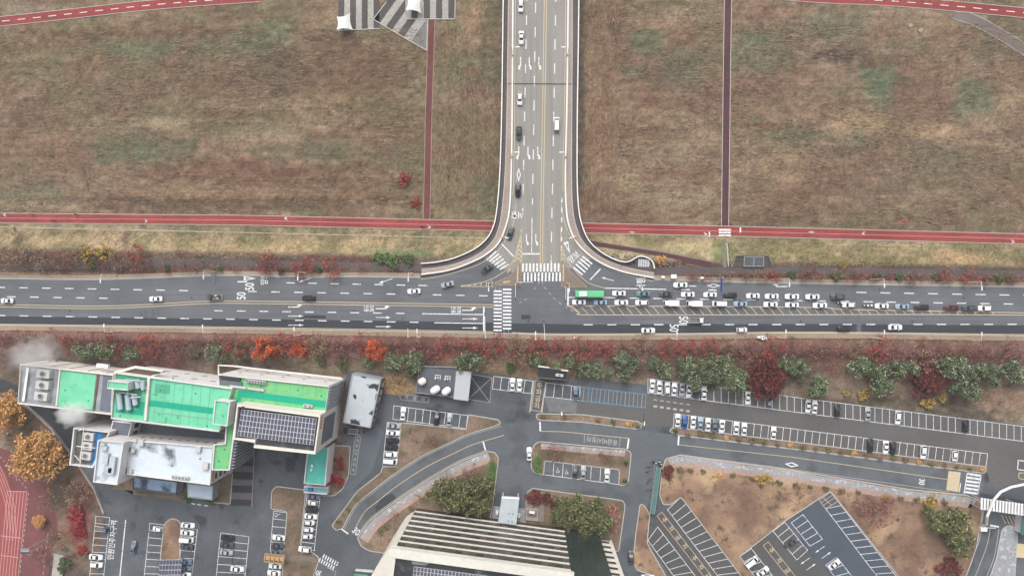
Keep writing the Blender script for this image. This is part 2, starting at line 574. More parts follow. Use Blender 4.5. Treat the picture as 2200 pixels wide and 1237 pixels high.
    mix((118, 104, 90), rl * ss(0.54, 0.66, fbm(X, Y, 9, 4, 3, 41.0)) * 0.7)
    # south verge, tree belt and everything behind it
    so = ss(700, 712, u)
    mix((138, 112, 98), so)
    mix((142, 106, 98), so * ss(722, 730, u) * 0.85)
    mix((116, 86, 82), so * ss(742, 748, u) * (1 - ss(762, 770, u)) * 0.9)
    mix((128, 112, 96), so * ss(764, 774, u))
    be = so * ss(764, 774, u)
    mix((106, 92, 82), be * ss(0.46, 0.60, mid) * 0.9)
    mix((150, 132, 110), be * ss(0.54, 0.66, fbm(X, Y, 10, 6, 3, 51.0)) * 0.8)
    for b in [(340, 772, 70, 16, (150, 66, 62), .8), (100, 770, 120, 30, (104, 92, 86), .6), (300, 778, 300, 26, (98, 84, 80), .6), (640, 790, 90, 16, (98, 92, 76), .7),
              (700, 782, 50, 14, (164, 142, 118), .7), (855, 826, 36, 26, (196, 162, 112), .9), (852, 842, 26, 10, (206, 168, 104), .9), (1080, 790, 60, 22, (150, 128, 98), .7),
              (1190, 800, 60, 20, (140, 114, 92), .7), (1330, 825, 90, 22, (142, 124, 108), .8), (1640, 790, 500, 24, (118, 94, 82), .5), (1780, 812, 50, 16, (158, 136, 116), .6),
              (1990, 800, 60, 44, (112, 66, 64), .7), (2150, 855, 60, 30, (160, 128, 106), .7), (1900, 865, 160, 12, (96, 88, 74), .7), (2080, 890, 120, 10, (96, 88, 74), .7),
              (100, 930, 60, 60, (136, 112, 94), .8), (140, 1020, 70, 70, (140, 114, 96), .8), (170, 1110, 34, 90, (134, 82, 78), .8), (165, 1120, 26, 36, (140, 66, 66), .7),
              (120, 1130, 30, 60, (150, 118, 94), .7), (120, 1020, 24, 24, (116, 108, 100), .6)]:
        blob(*b)
    C *= (1.04 + (fin - 0.5) * 0.42 + (spk - 0.5) * 0.22)[..., None]
    grey = C.mean(-1, keepdims=True)
    C = grey + (C - grey) * 0.88
    C = C * (1 - 0.04 * field[..., None])
    C = np.clip(C, 20, 250) / 255.0
    Cl = np.where(C <= 0.04045, C / 12.92, ((C + 0.055) / 1.055) ** 2.4) / KEXP
    ny, nx = X.shape
    co = np.stack([X, Y, Z], -1).reshape(-1, 3).astype(np.float32)
    idx = np.arange(nx * ny).reshape(ny, nx)
    quads = np.stack([idx[:-1, :-1], idx[:-1, 1:], idx[1:, 1:], idx[1:, :-1]], -1).reshape(-1, 4).astype(np.int32)
    me = bpy.data.meshes.new('ground')
    me.vertices.add(len(co)); me.vertices.foreach_set('co', co.ravel())
    me.loops.add(quads.size); me.loops.foreach_set('vertex_index', quads.ravel())
    me.polygons.add(len(quads))
    me.polygons.foreach_set('loop_start', np.arange(0, quads.size, 4, dtype=np.int32))
    me.polygons.foreach_set('loop_total', np.full(len(quads), 4, dtype=np.int32))
    me.polygons.foreach_set('use_smooth', np.ones(len(quads), dtype=bool))
    ca = me.color_attributes.new('ground_colour', 'FLOAT_COLOR', 'POINT')
    ca.data.foreach_set('color', np.concatenate([Cl.reshape(-1, 3), np.ones((len(co), 1))], 1).astype(np.float32).ravel())
    me.update(); me.validate()
    m = bpy.data.materials.new('ground_cover'); m.use_nodes = True
    nt = m.node_tree; b = nt.nodes['Principled BSDF']
    b.inputs['Roughness'].default_value = 1.0
    b.inputs['Specular IOR Level'].default_value = 0.05
    at = nt.nodes.new('ShaderNodeVertexColor'); at.layer_name = 'ground_colour'
    no = nt.nodes.new('ShaderNodeTexNoise'); no.inputs['Scale'].default_value = 3.2; no.inputs['Detail'].default_value = 5
    ge = nt.nodes.new('ShaderNodeNewGeometry'); nt.links.new(ge.outputs['Position'], no.inputs['Vector'])
    mr = nt.nodes.new('ShaderNodeMapRange'); mr.inputs['From Min'].default_value, mr.inputs['From Max'].default_value = 0.3, 0.7
    mr.inputs['To Min'].default_value, mr.inputs['To Max'].default_value = 0.80, 1.20
    nt.links.new(no.outputs['Fac'], mr.inputs['Value'])
    mp = nt.nodes.new('ShaderNodeMapping'); mp.inputs['Scale'].default_value = (0.55, 1.7, 1.0); nt.links.new(ge.outputs['Position'], mp.inputs['Vector'])
    n2 = nt.nodes.new('ShaderNodeTexNoise'); n2.inputs['Scale'].default_value = 1.25; n2.inputs['Detail'].default_value = 4; n2.inputs['Roughness'].default_value = .7
    nt.links.new(mp.outputs[0], n2.inputs['Vector'])
    m2 = nt.nodes.new('ShaderNodeMapRange'); m2.inputs['From Min'].default_value, m2.inputs['From Max'].default_value = 0.3, 0.7
    m2.inputs['To Min'].default_value, m2.inputs['To Max'].default_value = 0.76, 1.22
    nt.links.new(n2.outputs['Fac'], m2.inputs['Value'])
    mm = nt.nodes.new('ShaderNodeMath'); mm.operation = 'MULTIPLY'; nt.links.new(mr.outputs[0], mm.inputs[0]); nt.links.new(m2.outputs[0], mm.inputs[1])
    sc = nt.nodes.new('ShaderNodeVectorMath'); sc.operation = 'SCALE'
    nt.links.new(at.outputs['Color'], sc.inputs[0]); nt.links.new(mm.outputs[0], sc.inputs['Scale'])
    nt.links.new(sc.outputs[0], b.inputs['Base Color'])
    bp = nt.nodes.new('ShaderNodeBump'); bp.inputs['Strength'].default_value = 0.6; bp.inputs['Distance'].default_value = 0.12
    nt.links.new(no.outputs['Fac'], bp.inputs['Height']); nt.links.new(bp.outputs[0], b.inputs['Normal'])
    me.materials.append(m)
    o = bpy.data.objects.new('ground', me); col.objects.link(o)
    return tag(o, 'mown brown river meadow, levee and planted verges around the roads', 'ground', kind='structure')
build_ground()

# ================================================================ river-side cycle paths
def path_on_field(name, centre, width, m, label, up=0.10, edge=None, ew=0.22, kind='structure'):
    """A path following the ground; the centre line is given in pixels."""
    c = []
    for x, y in centre:
        c.append(PG(x, y, up))
    o = ribbon_world(name, c, width, m)
    tag(o, label, 'path', kind=kind)
    if edge:
        for s in (-1, 1):
            e = offset_line(c, s * (width / 2 + ew / 2 - 0.02))
            ribbon_world('edge_line', [p + Vector((0, 0, 0.012)) for p in e], ew, edge, o)
    return o, c

def seg(a, b, n=24):
    return [(a[0] + (b[0] - a[0]) * i / n, a[1] + (b[1] - a[1]) * i / n) for i in range(n + 1)]

cw, cl_ = path_on_field('cycle_path', seg((-60, 468), (520, 473)) + seg((520, 473), (1080, 486))[1:] + seg((1080, 486), (1560, 496.5))[1:] + seg((1560, 496.5), (2270, 515))[1:], 3.35, RED,
                        'long red cycle path running under the bridge', edge=PAINT_W)
ribbon_world('centre_line', [p + Vector((0, 0, 0.012)) for p in cl_], 0.12, PAINT_P, cw)
for name, pts, lab in (('cycle_path', [(-40, 51), (120, 34), (300, 14), (430, 3), (560, -6)], 'red cycle path crossing the upper corner near the plaza'),
                       ('cycle_path', [(1620, -16), (1760, -4), (1900, 2), (2050, 14), (2260, 34)], 'red cycle path crossing the corner by the forked grey path')):
    o, c = path_on_field(name, smooth_line(pts, 12), 3.35, RED, lab, edge=PAINT_W)
    # broken centre line
    acc, on = 0.0, True
    i = 0
    L = [0]
    for a, b in zip(c, c[1:]):
        L.append(L[-1] + (b - a).length)
    s = 2.0
    def at_len(s):
        for k in range(len(c) - 1):
            if L[k + 1] >= s:
                return c[k].lerp(c[k + 1], (s - L[k]) / (L[k + 1] - L[k]))
        return c[-1]
    while s < L[-1] - 4:
        a, b = at_len(s), at_len(s + 2.9)
        ribbon_world('lane_dash', [a + Vector((0, 0, 0.014)), b + Vector((0, 0, 0.014))], 0.26, PAINT, o)
        s += 5.8
path_on_field('footpath', smooth_line([(2050, 30), (2095, 45), (2150, 75), (2230, 125)], 10), 3.6, mat('asphalt_fork', (134, 124, 118), .1, 1.5, .92, .2, coarse=.1), 'grey path forking away from the red cycle path', edge=PAINT_W, ew=0.2, up=0.085)
o, c = path_on_field('footpath', seg((927.5, 40), (921, 250)) + seg((921, 250), (916.5, 476))[1:], 2.15, MAROON, 'maroon footpath from the striped plaza to the cycle path', edge=TAN, ew=0.25, up=0.085)
fl = [PG(x, y, 0.089) for x, y in [(911, 462), (922.5, 462), (926, 468), (932, 471), (900, 470.5), (907, 468)]]
o2 = poly_world('path_flare', fl, MAROON, o)
o, c = path_on_field('footpath', seg((1564.5, -30), (1562, 120)) + seg((1562, 120), (1557.5, 488))[1:], 2.35, MAROON_D, 'dark maroon footpath crossing the right-hand meadow', edge=PAINT_W, ew=0.25, up=0.085)
fl = [PG(x, y, 0.089) for x, y in [(1549.5, 470), (1565.5, 470), (1567, 478), (1575, 487), (1538, 486), (1548, 478)]]
poly_world('path_flare', fl, MAROON_D, o)
fl = [PG(x, y, 0.089) for x, y in [(1557, -10), (1571, -10), (1570, 2), (1578, -6), (1552, -6), (1559, 2)]]
# zebra on the cycle path and its symbols
for k in range(3):
    a, b = PG(1544, 493.5 + 6 * k, 0.125), PG(1570, 494 + 6 * k, 0.125)
    ribbon_world('crosswalk_stripe', [a, b], 0.62, PAINT, cw)
for x, y0, y1 in ((1524, 498, 509), (1590.5, 489, 499.5)):
    ribbon_world('stop_line', [PG(x, y0, 0.125), PG(x, y1, 0.125)], 0.5, PAINT, cw)
def marking(name, pts, loc, ang, m, parent, scale=1.0):
    """A painted shape given as a flat outline in metres, laid at a world point."""
    ca, sa = math.cos(ang), math.sin(ang)
    return poly_world(name, [Vector((loc.x + scale * (x * ca - y * sa), loc.y + scale * (x * sa + y * ca), loc.z)) for x, y in pts], m, parent)
CHEV = [(1.0, 0), (0, 0.62), (-0.45, 0.62), (0.35, 0), (-0.45, -0.62), (0, -0.62)]
for x, y, a in ((12, 461.5, 180), (313, 475.5, 0), (616, 469, 180), (921, 487.5, 0), (1514, 503, 0), (1856, 501.5, 180), (2174, 519, 0)):
    marking('cycle_chevron', CHEV, PG(x, y, 0.13), R0(a), PAINT, cw, 0.9)
DIAM_O = [(2.6, 0), (0, 0.8), (-2.6, 0), (0, -0.8)]
def diamond(p, ang, parent, s=1.0, m=PAINT):
    out = [(x * s, y * s) for x, y in DIAM_O]
    for i in range(4):
        a, b = out[i], out[(i + 1) % 4]
        ai, bi = (a[0] * 0.62, a[1] * 0.55), (b[0] * 0.62, b[1] * 0.55)
        marking('diamond_marking', [a, b, bi, ai], p, ang, m, parent)
for x, y in ((1357, 499), (1743, 498.5)):
    diamond(PG(x, y, 0.13), 0, cw, 0.42)

# ================================================================ main road
road_north = smooth_line([(-120, 597), (0, 597), (192, 599), (330, 595), (440, 591), (560, 590.5), (650, 594), (760, 593), (903, 594.5)], 5)
slip_l = smooth_line([(903, 594.5), (952, 586.5), (1021, 565), (1062, 539), (1086, 506), (1098, 476), (1103, 440)], 6)
slip_r = smooth_line([(1211, 430), (1214, 455), (1222, 487), (1243, 523), (1282, 557), (1337, 582), (1405, 599)], 6)
road_n2 = smooth_line([(1405, 599), (1541, 603.6), (1760, 608), (2200, 615), (2330, 617)], 5)
road_south = smooth_line([(2330, 723), (2200, 721), (1760, 715), (1480, 718), (1200, 719), (1100, 716), (560, 706), (0, 698), (-120, 697)], 5)
main_outline = road_north + slip_l[1:] + slip_r + road_n2[1:] + road_south
road = poly('main_road', main_outline, 0.0, A_MAIN)
tag(road, 'four-lane grey asphalt main road with painted junction', 'road', kind='structure')
dark = poly('resurfaced_lane', [(-120, 678), (0, 679), (300, 683), (560, 685), (900, 690), (1060, 693), (1060, 676), (1078, 676), (1078, 694), (1160, 695), (1260, 697), (1760, 695.5), (2200, 698.5), (2330, 700)] + [(x, y - 1.2) for x, y in road_south], 0.004, A_DARK, road)
ZM = 0.009
UQ = bpy.data.meshes.new('paint_strip')
UQ.from_pydata([(-.5, -.5, 0), (.5, -.5, 0), (.5, .5, 0), (-.5, .5, 0)], [], [(0, 1, 2, 3)])
UQ.materials.append(PAINT)
def strip(name, a, b, w_, z, parent, m=None):
    """One painted bar between two pixel points."""
    A, B = P(*a, z), P(*b, z)
    d = B - A
    return inst(name, UQ, parent, (A + B) / 2, math.atan2(d.y, d.x), (d.length, w_, 1), m)
def dashes(p0, p1, first, period, length, w_=0.17, z=ZM, parent=None, skip=(), m=None, name='lane_dash', axis=0):
    """Dashes along the pixel line p0-p1; first/period/length measured along x (axis 0) or y (axis 1)."""
    a0, a1 = p0[axis], p1[axis]
    s = first
    while s < a1:
        f = lambda v: (v - a0) / (a1 - a0)
        g = lambda t: (p0[0] + (p1[0] - p0[0]) * t, p0[1] + (p1[1] - p0[1]) * t)
        if not any(u0 <= s <= u1 for u0, u1 in skip):
            strip(name, g(f(s)), g(f(min(s + length, a1))), w_, z, parent, m)
        s += period
W = 0.62 * 1 / 3.2 * 1.9
# lanes left of the junction
dashes((-60, 616), (430, 624.5), -57, 49.1, 18.5, .32, parent=road)
dashes((430, 624), (1060, 635.5), 533, 49.6, 18.5, .32, parent=road)
strip('lane_dash', (510, 605), (531, 605), .4, ZM, road)
dashes((600, 607), (930, 613.5), 615, 47.4, 18.5, .32, parent=road)
dashes((-60, 636), (260, 641), -34, 49.3, 18.5, .32, parent=road)
dashes((455, 667), (880, 673.2), 460, 48.8, 18.5, .32, parent=road)
strip('lane_line', (907, 673.7), (1039, 675.6), .3, ZM, road)
dashes((-60, 676.5), (905, 692.2), -7, 49.3, 18.5, .32, parent=road)
strip('lane_line', (933, 693), (1039, 694.6), .3, ZM, road)
strip('stop_line', (1039.5, 657.5), (1039.5, 713), .55, ZM, road)
strip('lane_line', (560, 594), (640, 596), .12, ZM, road, PAINT_W)
# double yellow centre line
cyl = smooth_line([(-60, 656), (32, 657), (192, 660), (302, 657), (440, 649.5), (560, 649.5), (815, 653), (1061, 657)], 6)
cw_ = [P(x, y, ZM) for x, y in cyl]
for s in (-0.42, 0.42):
    ribbon_world('centre_line', offset_line(cw_, s), 0.22, PAINT_Y, road)
# yellow kerb lines
ribbon('edge_line', [(x, y - 2.2) for x, y in smooth_line([(-60, 697.5), (560, 705.5), (1060, 714.5)], 5)], ZM + .002, .22, PAINT_Y, road)
ribbon('edge_line', smooth_line([(1100, 714), (1200, 717), (1480, 716), (1760, 713), (2260, 719.5)], 5), ZM + .002, .22, PAINT_Y, road)
ribbon('edge_line', [(x, y + 2) for x, y in road_north], ZM, .2, PAINT_W, road)
ribbon('edge_line', [(x, y + 2) for x, y in road_n2], ZM, .2, PAINT_W, road)
sw = [P(x, y, ZM) for x, y in slip_l]
ribbon_world('edge_line', offset_line(sw, -0.9), .18, PAINT_Y, road)
sw = [P(x, y, ZM) for x, y in slip_r]
ribbon_world('edge_line', offset_line(sw, -0.9), .18, PAINT_Y, road)
# crossings
for k in range(12):
    strip('crosswalk_stripe', (1060.5, 625.3 + 7.62 * k), (1078.2, 625.5 + 7.62 * k), .62, ZM + .004, road)
    strip('crosswalk_stripe', (1080.3, 621.6 + 7.62 * k), (1098.6, 621.8 + 7.62 * k), .62, ZM + .004, road)
for k in range(11):
    strip('crosswalk_stripe', (1123.6 + 7.66 * k, 565.5), (1123.2 + 7.66 * k, 583.5), .62, ZM + .004, road)
    strip('crosswalk_stripe', (1126.8 + 7.66 * k, 585.5), (1126.4 + 7.66 * k, 604), .62, ZM + .004, road)
for a, b in (((170, 430), (240, 362)), ((188, 442), (262, 382)), ((205, 456), (280, 400)), ((225, 472), (298, 422)), ((245, 490), (315, 445)), ((268, 506), (334, 465)),
             ((915, 402), (990, 462)), ((898, 422), (972, 482)), ((880, 440), (955, 505)), ((862, 462), (937, 527)), ((845, 487), (915, 547))):
    strip('crosswalk_stripe', (1000 + a[0] / 3.6375, 440 + a[1] / 3.6375), (1000 + b[0] / 3.6375, 440 + b[1] / 3.6375), .52, ZM + .004, road)
for a, b in (((282, 303), (375, 402)), ((975, 585), (1055, 500))):
    strip('stop_line', (1000 + a[0] / 3.6375, 440 + a[1] / 3.6375), (1000 + b[0] / 3.6375, 440 + b[1] / 3.6375), .42, ZM + .004, road)
SARW = [(-2.3, .09), (0.6, .09), (0.6, .42), (2.3, 0), (0.6, -.42), (0.6, -.09), (-2.3, -.09)]
for x, y, a in ((1065, 619.4, -90), (1074, 619.4, -90), (1083, 711, 90), (1092.5, 711, 90), (1119, 590, 0), (1119, 598.5, 0), (1205, 571.5, 180), (1205, 578.5, 180)):
    marking('crosswalk_arrow', SARW, P(x, y, ZM + .006), R0(a), PAINT, road, .26)
# lanes right of the junction
strip('stop_line', (1220.5, 619), (1220, 657), .62, ZM, road)
strip('lane_line', (1222, 638.6), (1322, 639.2), .3, ZM, road)
dashes((1350, 640), (2250, 654), 1353, 50.2, 20, .32, parent=road)
strip('lane_line', (1300, 618.7), (1431, 621.5), .34, ZM, road)
dashes((1460, 621.8), (1560, 623.5), 1464, 57.5, 18, .4, parent=road)
dashes((1760, 626.5), (2250, 635), 1840, 51.2, 21.5, .32, parent=road)
strip('lane_dash', (1480, 614), (1496, 614.8), .35, ZM, road)
dashes((1240, 697.3), (2250, 696.3), 1254, 50.6, 19.5, .34, parent=road)
up_, lo_ = smooth_line([(1221, 656.8), (1500, 658), (1760, 660.5), (1810, 664), (2000, 668), (2270, 673)], 5), smooth_line([(1246, 673), (1260, 676), (1500, 676.2), (1760, 675.8), (2000, 675.5), (2270, 677)], 5)
ribbon('centre_line', up_, ZM, .24, PAINT_Y, road)
ribbon('centre_line', lo_, ZM, .24, PAINT_Y, road)
strip('centre_line', (1221, 656.8), (1246, 673), .24, ZM, road, PAINT_Y)
def lerp_y(line, x):
    for a, b in zip(line, line[1:]):
        if a[0] <= x <= b[0]:
            return a[1] + (b[1] - a[1]) * (x - a[0]) / (b[0] - a[0])
    return line[-1][1]
x = 1229.0
while x < 2150:
    y0 = lerp_y(up_, x)
    h_ = lerp_y(lo_, x + 14) - y0
    x1 = x + h_ * 0.82
    y1 = lerp_y(lo_, x1) if x1 > 1247 else 656.8 + (x1 - 1221) * .648
    if h_ > 3:
        strip('hatch_line', (x, y0 + .5), (x1, y1 - .5), .2, ZM + .003, road, PAINT_Y)
    x += 19.2
for a, b in (((612, 640), (635, 662)), ((650, 682), (667, 702)), ((685, 722), (706, 742)), ((728, 757), (750, 777)), ((778, 793), (797, 806)), ((820, 820), (842, 834)),
             ((440, 757), (420, 765)), ((480, 735), (462, 745)), ((548, 645), (537, 662)), ((598, 598), (606, 620)), ((577, 598), (570, 614))):
    strip('guide_dash', (1000 + a[0] / 3.6375, 440 + a[1] / 3.6375), (1000 + b[0] / 3.6375, 440 + b[1] / 3.6375), .2, ZM, road, PAINT_W)
# arrows and lettering
LARW = [(-2.6, -.14), (1.0, -.14), (1.9, .55), (2.5, .55), (1.5, 1.25), (0.2, .55), (0.9, .55), (0.75, .2), (-2.6, .2)]
TARW = [(-2.6, .12), (1.2, .12), (1.2, .45), (2.9, 0), (1.2, -.45), (1.2, -.12), (-2.6, -.12)]
for x, ys_ in ((635, (659.5, 678.7, 698.2)), (823, (663, 681.7, 701.3)), (1009, (666.5, 684.7, 704.2))):
    marking('turn_arrow', LARW, P(x, ys_[0], ZM), 0, PAINT, road)
    for y in ys_[1:]:
        marking('straight_arrow', TARW, P(x, y, ZM), 0, PAINT, road)
for x, y in ((656, 601), (829, 603)):
    marking('merge_arrow', TARW, P(x, y, ZM), R0(199), PAINT, road, 0.95)
marking('merge_arrow', TARW, P(1306, 599.5, ZM), R0(165), PAINT, road, .85)
marking('turn_arrow', [(x, -y) for x, y in LARW], P(1675, 615.5, ZM), R0(180), PAINT, road, 1.05)
diamond(P(1533, 613.6, ZM), 0, road, .95)
def text(body, x, y, size, ang, parent, m=PAINT, z=ZM, sx=1.0, name='road_lettering', bold=0.02):
    c = bpy.data.curves.new(name, 'FONT')
    c.body = body
    c.size = size
    c.align_x, c.align_y = 'CENTER', 'CENTER'
    c.offset = bold
    tmp = bpy.data.objects.new('lettering_curve', c)
    col.objects.link(tmp)
    dg = bpy.context.evaluated_depsgraph_get()
    me = bpy.data.meshes.new_from_object(tmp.evaluated_get(dg))
    bpy.data.objects.remove(tmp)
    me.name = name
    me.materials.clear()
    me.materials.append(m)
    o = bpy.data.objects.new(name, me)
    col.objects.link(o)
    o.location = P(x, y, z) if not isinstance(x, Vector) else x
    o.rotation_euler = (0, 0, R0(ang))
    o.scale = (sx, 1, 1)
    o.parent = parent
    return o
T3 = lambda pts, x, y, a, par: [marking('yield_triangle', pts[i], P(x, y, ZM), R0(a), PAINT, par) for i in range(3)]
def triangle(x, y, ang, parent, L=4.4, Wd=1.7, t=.3):
    a, b, c = Vector((-L / 2, Wd / 2)), Vector((-L / 2, -Wd / 2)), Vector((L / 2, 0))
    ce = (a + b + c) / 3
    ins = [ce + (p - ce) * .5 for p in (a, b, c)]
    for i in range(3):
        j = (i + 1) % 3
        marking('yield_triangle', [tuple(v) for v in ((a, b, c)[i], (a, b, c)[j], ins[j], ins[i])], P(x, y, ZM), R0(ang), PAINT, parent)
triangle(537, 598, 0, road)
text('50', 537.3, 615.7, 4.4, 90, road, sx=.62, bold=.05)
text('50', 519.3, 635.5, 4.4, 90, road, sx=.62, bold=.05)
text('양보', 568.5, 599, 3.0, 90, road, sx=.8)
text('좌회\n전용', 792, 661.5, 1.9, -90, road, sx=.8, z=ZM)
text('좌회\n전용', 979, 665, 1.9, -90, road, sx=.8)
text('50', 1467.5, 687, 4.4, -90, road, sx=.62, bold=.05)
text('50', 1447, 704, 4.4, -90, road, sx=.62, bold=.05)
text('서행', 1378.5, 610, 3.4, 90, road, sx=.8, bold=.04)
triangle(1220, 532, -70, road, 4.2, 1.8)
text('양보', 1233, 553, 2.9, 40, road, sx=.85)

# traffic islands with kerbs
def island(pix, z, h, m, name, label, kerb_m=KERB, kw=0.3, parent=None, r=4.0, kind='structure', cat='island'):
    pts = round_poly(pix, r)
    o = poly(name, pts, z + h, m, parent, thick=h + .1)
    k = [P(x, y, z) for x, y in pts]
    ar = sum(k[i - 1].x * k[i].y - k[i].x * k[i - 1].y for i in range(len(k)))
    ribbon_world('kerb', k, kw, kerb_m, o, h=h + .03, closed=True)
    if not parent:
        tag(o, label, cat, kind=kind)
    return o
ISL = mat('island_paving', (150, 136, 124), .2, 2.0, .9, .2, coarse=.1)
i1 = island([(1064, 607), (1100, 590), (1117, 564), (1119, 588), (1119, 613), (1064, 613)], 0, .14, ISL, 'traffic_island', 'triangular paved traffic island left of the bridge crossing', TAN)
i2 = island([(1206, 558), (1217, 575), (1240, 597), (1256, 611), (1262, 617), (1206, 617)], 0, .14, ISL, 'traffic_island', 'triangular paved traffic island right of the bridge crossing', TAN)
TACT = mat('tactile_paving', (212, 190, 154), .1, 2.0, .85, .2)
for par, a, b in ((i1, (1113, 568), (1111.5, 604)), (i2, (1210.5, 567), (1210.5, 604)), (i1, (1081, 607), (1096, 604)), (i1, (1090, 586), (1097, 575))):
    strip('tactile_strip', a, b, .55, .148, par, TACT)
# chevron hatching in front of the islands
for pts in ([(1122, 492), (1104, 556), (1092, 572)], [(1119, 492), (1121.5, 560)], [(1205, 492), (1206, 560)], [(1205, 520), (1213, 550), (1232, 577), (1262, 606), (1300, 618.7)], [(990, 614), (1030, 608), (1061, 597), (1088, 580)], [(990, 615), (1062, 615.5)]):
    ribbon('edge_line', smooth_line(pts, 6), ZM + .001, .2, PAINT_Y, road)
for k in range(6):
    t = k / 5
    y = 510 + 46 * t
    xm = 1118.5 - 6 * t
    hw = 2 + 6 * t
    for s in (-1, 1):
        strip('chevron_line', (xm, y - 3), (xm + s * hw, y + 4 + 3 * t), .34, ZM + .006, road, PAINT_Y)
for k in range(4):
    t = k / 3
    y = 527 + 30 * t
    for s in (-1, 1):
        strip('chevron_line', (1206.8 + 2 * t, y - 3), (1206.8 + 2 * t + s * (1 + 4 * t) , y + 3), .28, ZM + .006, road, PAINT_Y)
for k in range(5):
    xm = 1007 + 12 * k
    for s in (-1, 1):
        strip('chevron_line', (xm + 4, 612.5 - 1.1 * k), (xm, 612.5 - 1.1 * k + s * (1.2 + 1.1 * k)), .25, ZM + .006, road, PAINT_Y)

# ================================================================ the bridge
L_OUT = smooth_line([(1088, -160), (1082, -20), (1080, 100), (1078, 240), (1074, 372), (1067, 455), (1058, 492), (1043, 516), (1016, 537), (974, 555), (936, 563.5), (905, 566)], 6)
L_MID = smooth_line([(1098, -160), (1093, -20), (1091, 100), (1089, 240), (1085, 372), (1078, 455), (1070, 494), (1056, 521), (1029, 545), (984, 565), (944, 574), (907, 578)], 6)
L_IN = smooth_line([(1106, -160), (1102.5, -20), (1101.5, 100), (1100.5, 240), (1098.5, 372), (1094, 455), (1083, 498), (1070, 524), (1050, 543), (1021, 560), (966, 580.5), (905, 590)], 6)
R_IN = smooth_line([(1224, -160), (1221, -20), (1219.5, 100), (1217.5, 240), (1214.5, 372), (1216, 440), (1222, 484), (1241, 524), (1282, 560), (1337, 583.5), (1405, 597)], 6)
R_MID = smooth_line([(1233, -160), (1230, -20), (1229.5, 100), (1228.5, 240), (1228, 372), (1230, 440), (1237, 484), (1254, 521), (1290, 552), (1340, 573), (1405, 586)], 6)
R_OUT = smooth_line([(1246, -160), (1243.5, -20), (1242, 100), (1240, 240), (1239.5, 372), (1242, 440), (1250, 484), (1268, 521), (1303, 549), (1343, 563), (1372, 551), (1391, 554), (1402, 564), (1405, 577)], 6)
deck_top = -0.06
split = 505
def clip_y(line, lo, hi):
    return [p for p in line if lo <= p[1] <= hi]
bridge = empty('road_bridge', P(1160, 240, -4.6))
tag(bridge, 'concrete road bridge with footways crossing the meadow and cycle path', 'bridge')
def wpoly(name, pix, z, m, thick=0.0):
    o = poly(name, pix, z, m, None, thick)
    o.parent = bridge
    o.matrix_parent_inverse = Matrix.Translation(-Vector(bridge.location))
    return o
def adopt(o, par=None):
    par = par or bridge
    o.parent = par
    o.matrix_parent_inverse = Matrix.Translation(-Vector(par.location))
    return o
lo_n, ro_n = clip_y(L_OUT, -200, split), clip_y(R_OUT, -200, split)
deck = wpoly('deck', lo_n + ro_n[::-1], deck_top, CONC_D, 1.1)
lo_s, ro_s = [lo_n[-1]] + clip_y(L_OUT, split, 700), [ro_n[-1]] + [p for p in R_OUT if p not in ro_n]
wpoly('abutment', lo_s + [(905, 591), (960, 584), (1405, 598)] + ro_s[::-1], deck_top - .012, CONC_D, 5.0)
Zb = 0.004
brd = wpoly('carriageway', [p for p in [(x + 1.5, y) for x, y in L_IN] if p[1] < 552] + [(1045, 560), (1100, 585), (1205, 585), (1262, 560)] + [p for p in [(x - 1.5, y) for x, y in R_IN] if p[1] < 556][::-1], 0.004, A_BRIDGE)
for a, b, lab in ((L_OUT, L_MID, 'cycle_track'), (R_MID, R_OUT, 'cycle_track')):
    wpoly('cycle_track', a + b[::-1], 0.08, A_PATH, .2)
for a, b in ((L_MID, L_IN), (R_IN, R_MID)):
    wpoly('footway', a + b[::-1], 0.1, mat('bridge_footway', (180, 164, 153), .16, 1.4, .9, .2, coarse=.1), .2)
def wribbon(name, pix, z, w_, m, h=0.0, parent=None):
    o = ribbon(name, pix, z, w_, m, None, h)
    return adopt(o, parent)
for line in (L_OUT, R_OUT):
    wribbon('parapet', line, 0.05, .34, WHITE, 1.05)
for line in (L_MID, R_MID):
    wribbon('kerb', line, 0.1, .28, KERB, .06)
for line in (L_IN, R_IN):
    wribbon('barrier', line, 0.0, .52, WHITE, .75)
    wribbon('guard_rail', line, 0.85, .14, WHITE, .12)
wribbon('edge_line', [(x + 5, y) for x, y in L_IN if y < 420], 0.012, .2, PAINT_Y)
wribbon('edge_line', [(x - 5, y) for x, y in R_IN if y < 420], 0.012, .2, PAINT_Y)
cl = [P(x, y, .013) for x, y in smooth_line([(1176, -160), (1172, 0), (1169, 180), (1164.5, 440), (1163, 566)], 6)]
for s in (-.42, .42):
    adopt(ribbon_world('centre_line', offset_line(cl, s), .24, PAINT_Y))
def bstrip(name, a, b, w_, m=None, z=.014):
    o = strip(name, a, b, w_, z, None, m)
    return adopt(o)
def bdashes(p0, p1, first, period, length, w_=.32):
    n0 = set(bpy.data.objects)
    y = first
    while y < p1[1]:
        f = lambda v: p0[0] + (p1[0] - p0[0]) * (v - p0[1]) / (p1[1] - p0[1])
        y2 = min(y + length, p1[1])
        bstrip('lane_dash', (f(y), y), (f(y2), y2), w_)
        y += period
bdashes((1134, -100), (1123, 455), -70, 51.7, 21)
bdashes((1152.5, -100), (1144, 440), -99, 52.5, 22)
bdashes((1196, -100), (1184, 560), -70, 51.6, 23)
bdashes((1207.5, 420), (1206, 532), 425, 21, 10, .36)
bstrip('lane_line', (1143, 467), (1142.2, 543), .26)
bstrip('stop_line', (1122, 545.3), (1160, 545.3), .5)
bstrip('lane_line', (1184.3, 548), (1184, 566), .4)
SARC = [(-2.6, -.16), (.7, -.16), (1.1, .25), (1.5, .25), (1.5, -.05), (2.3, .55), (1.5, 1.15), (1.5, .8), (.7, .8), (.35, .2), (-2.6, .2)]
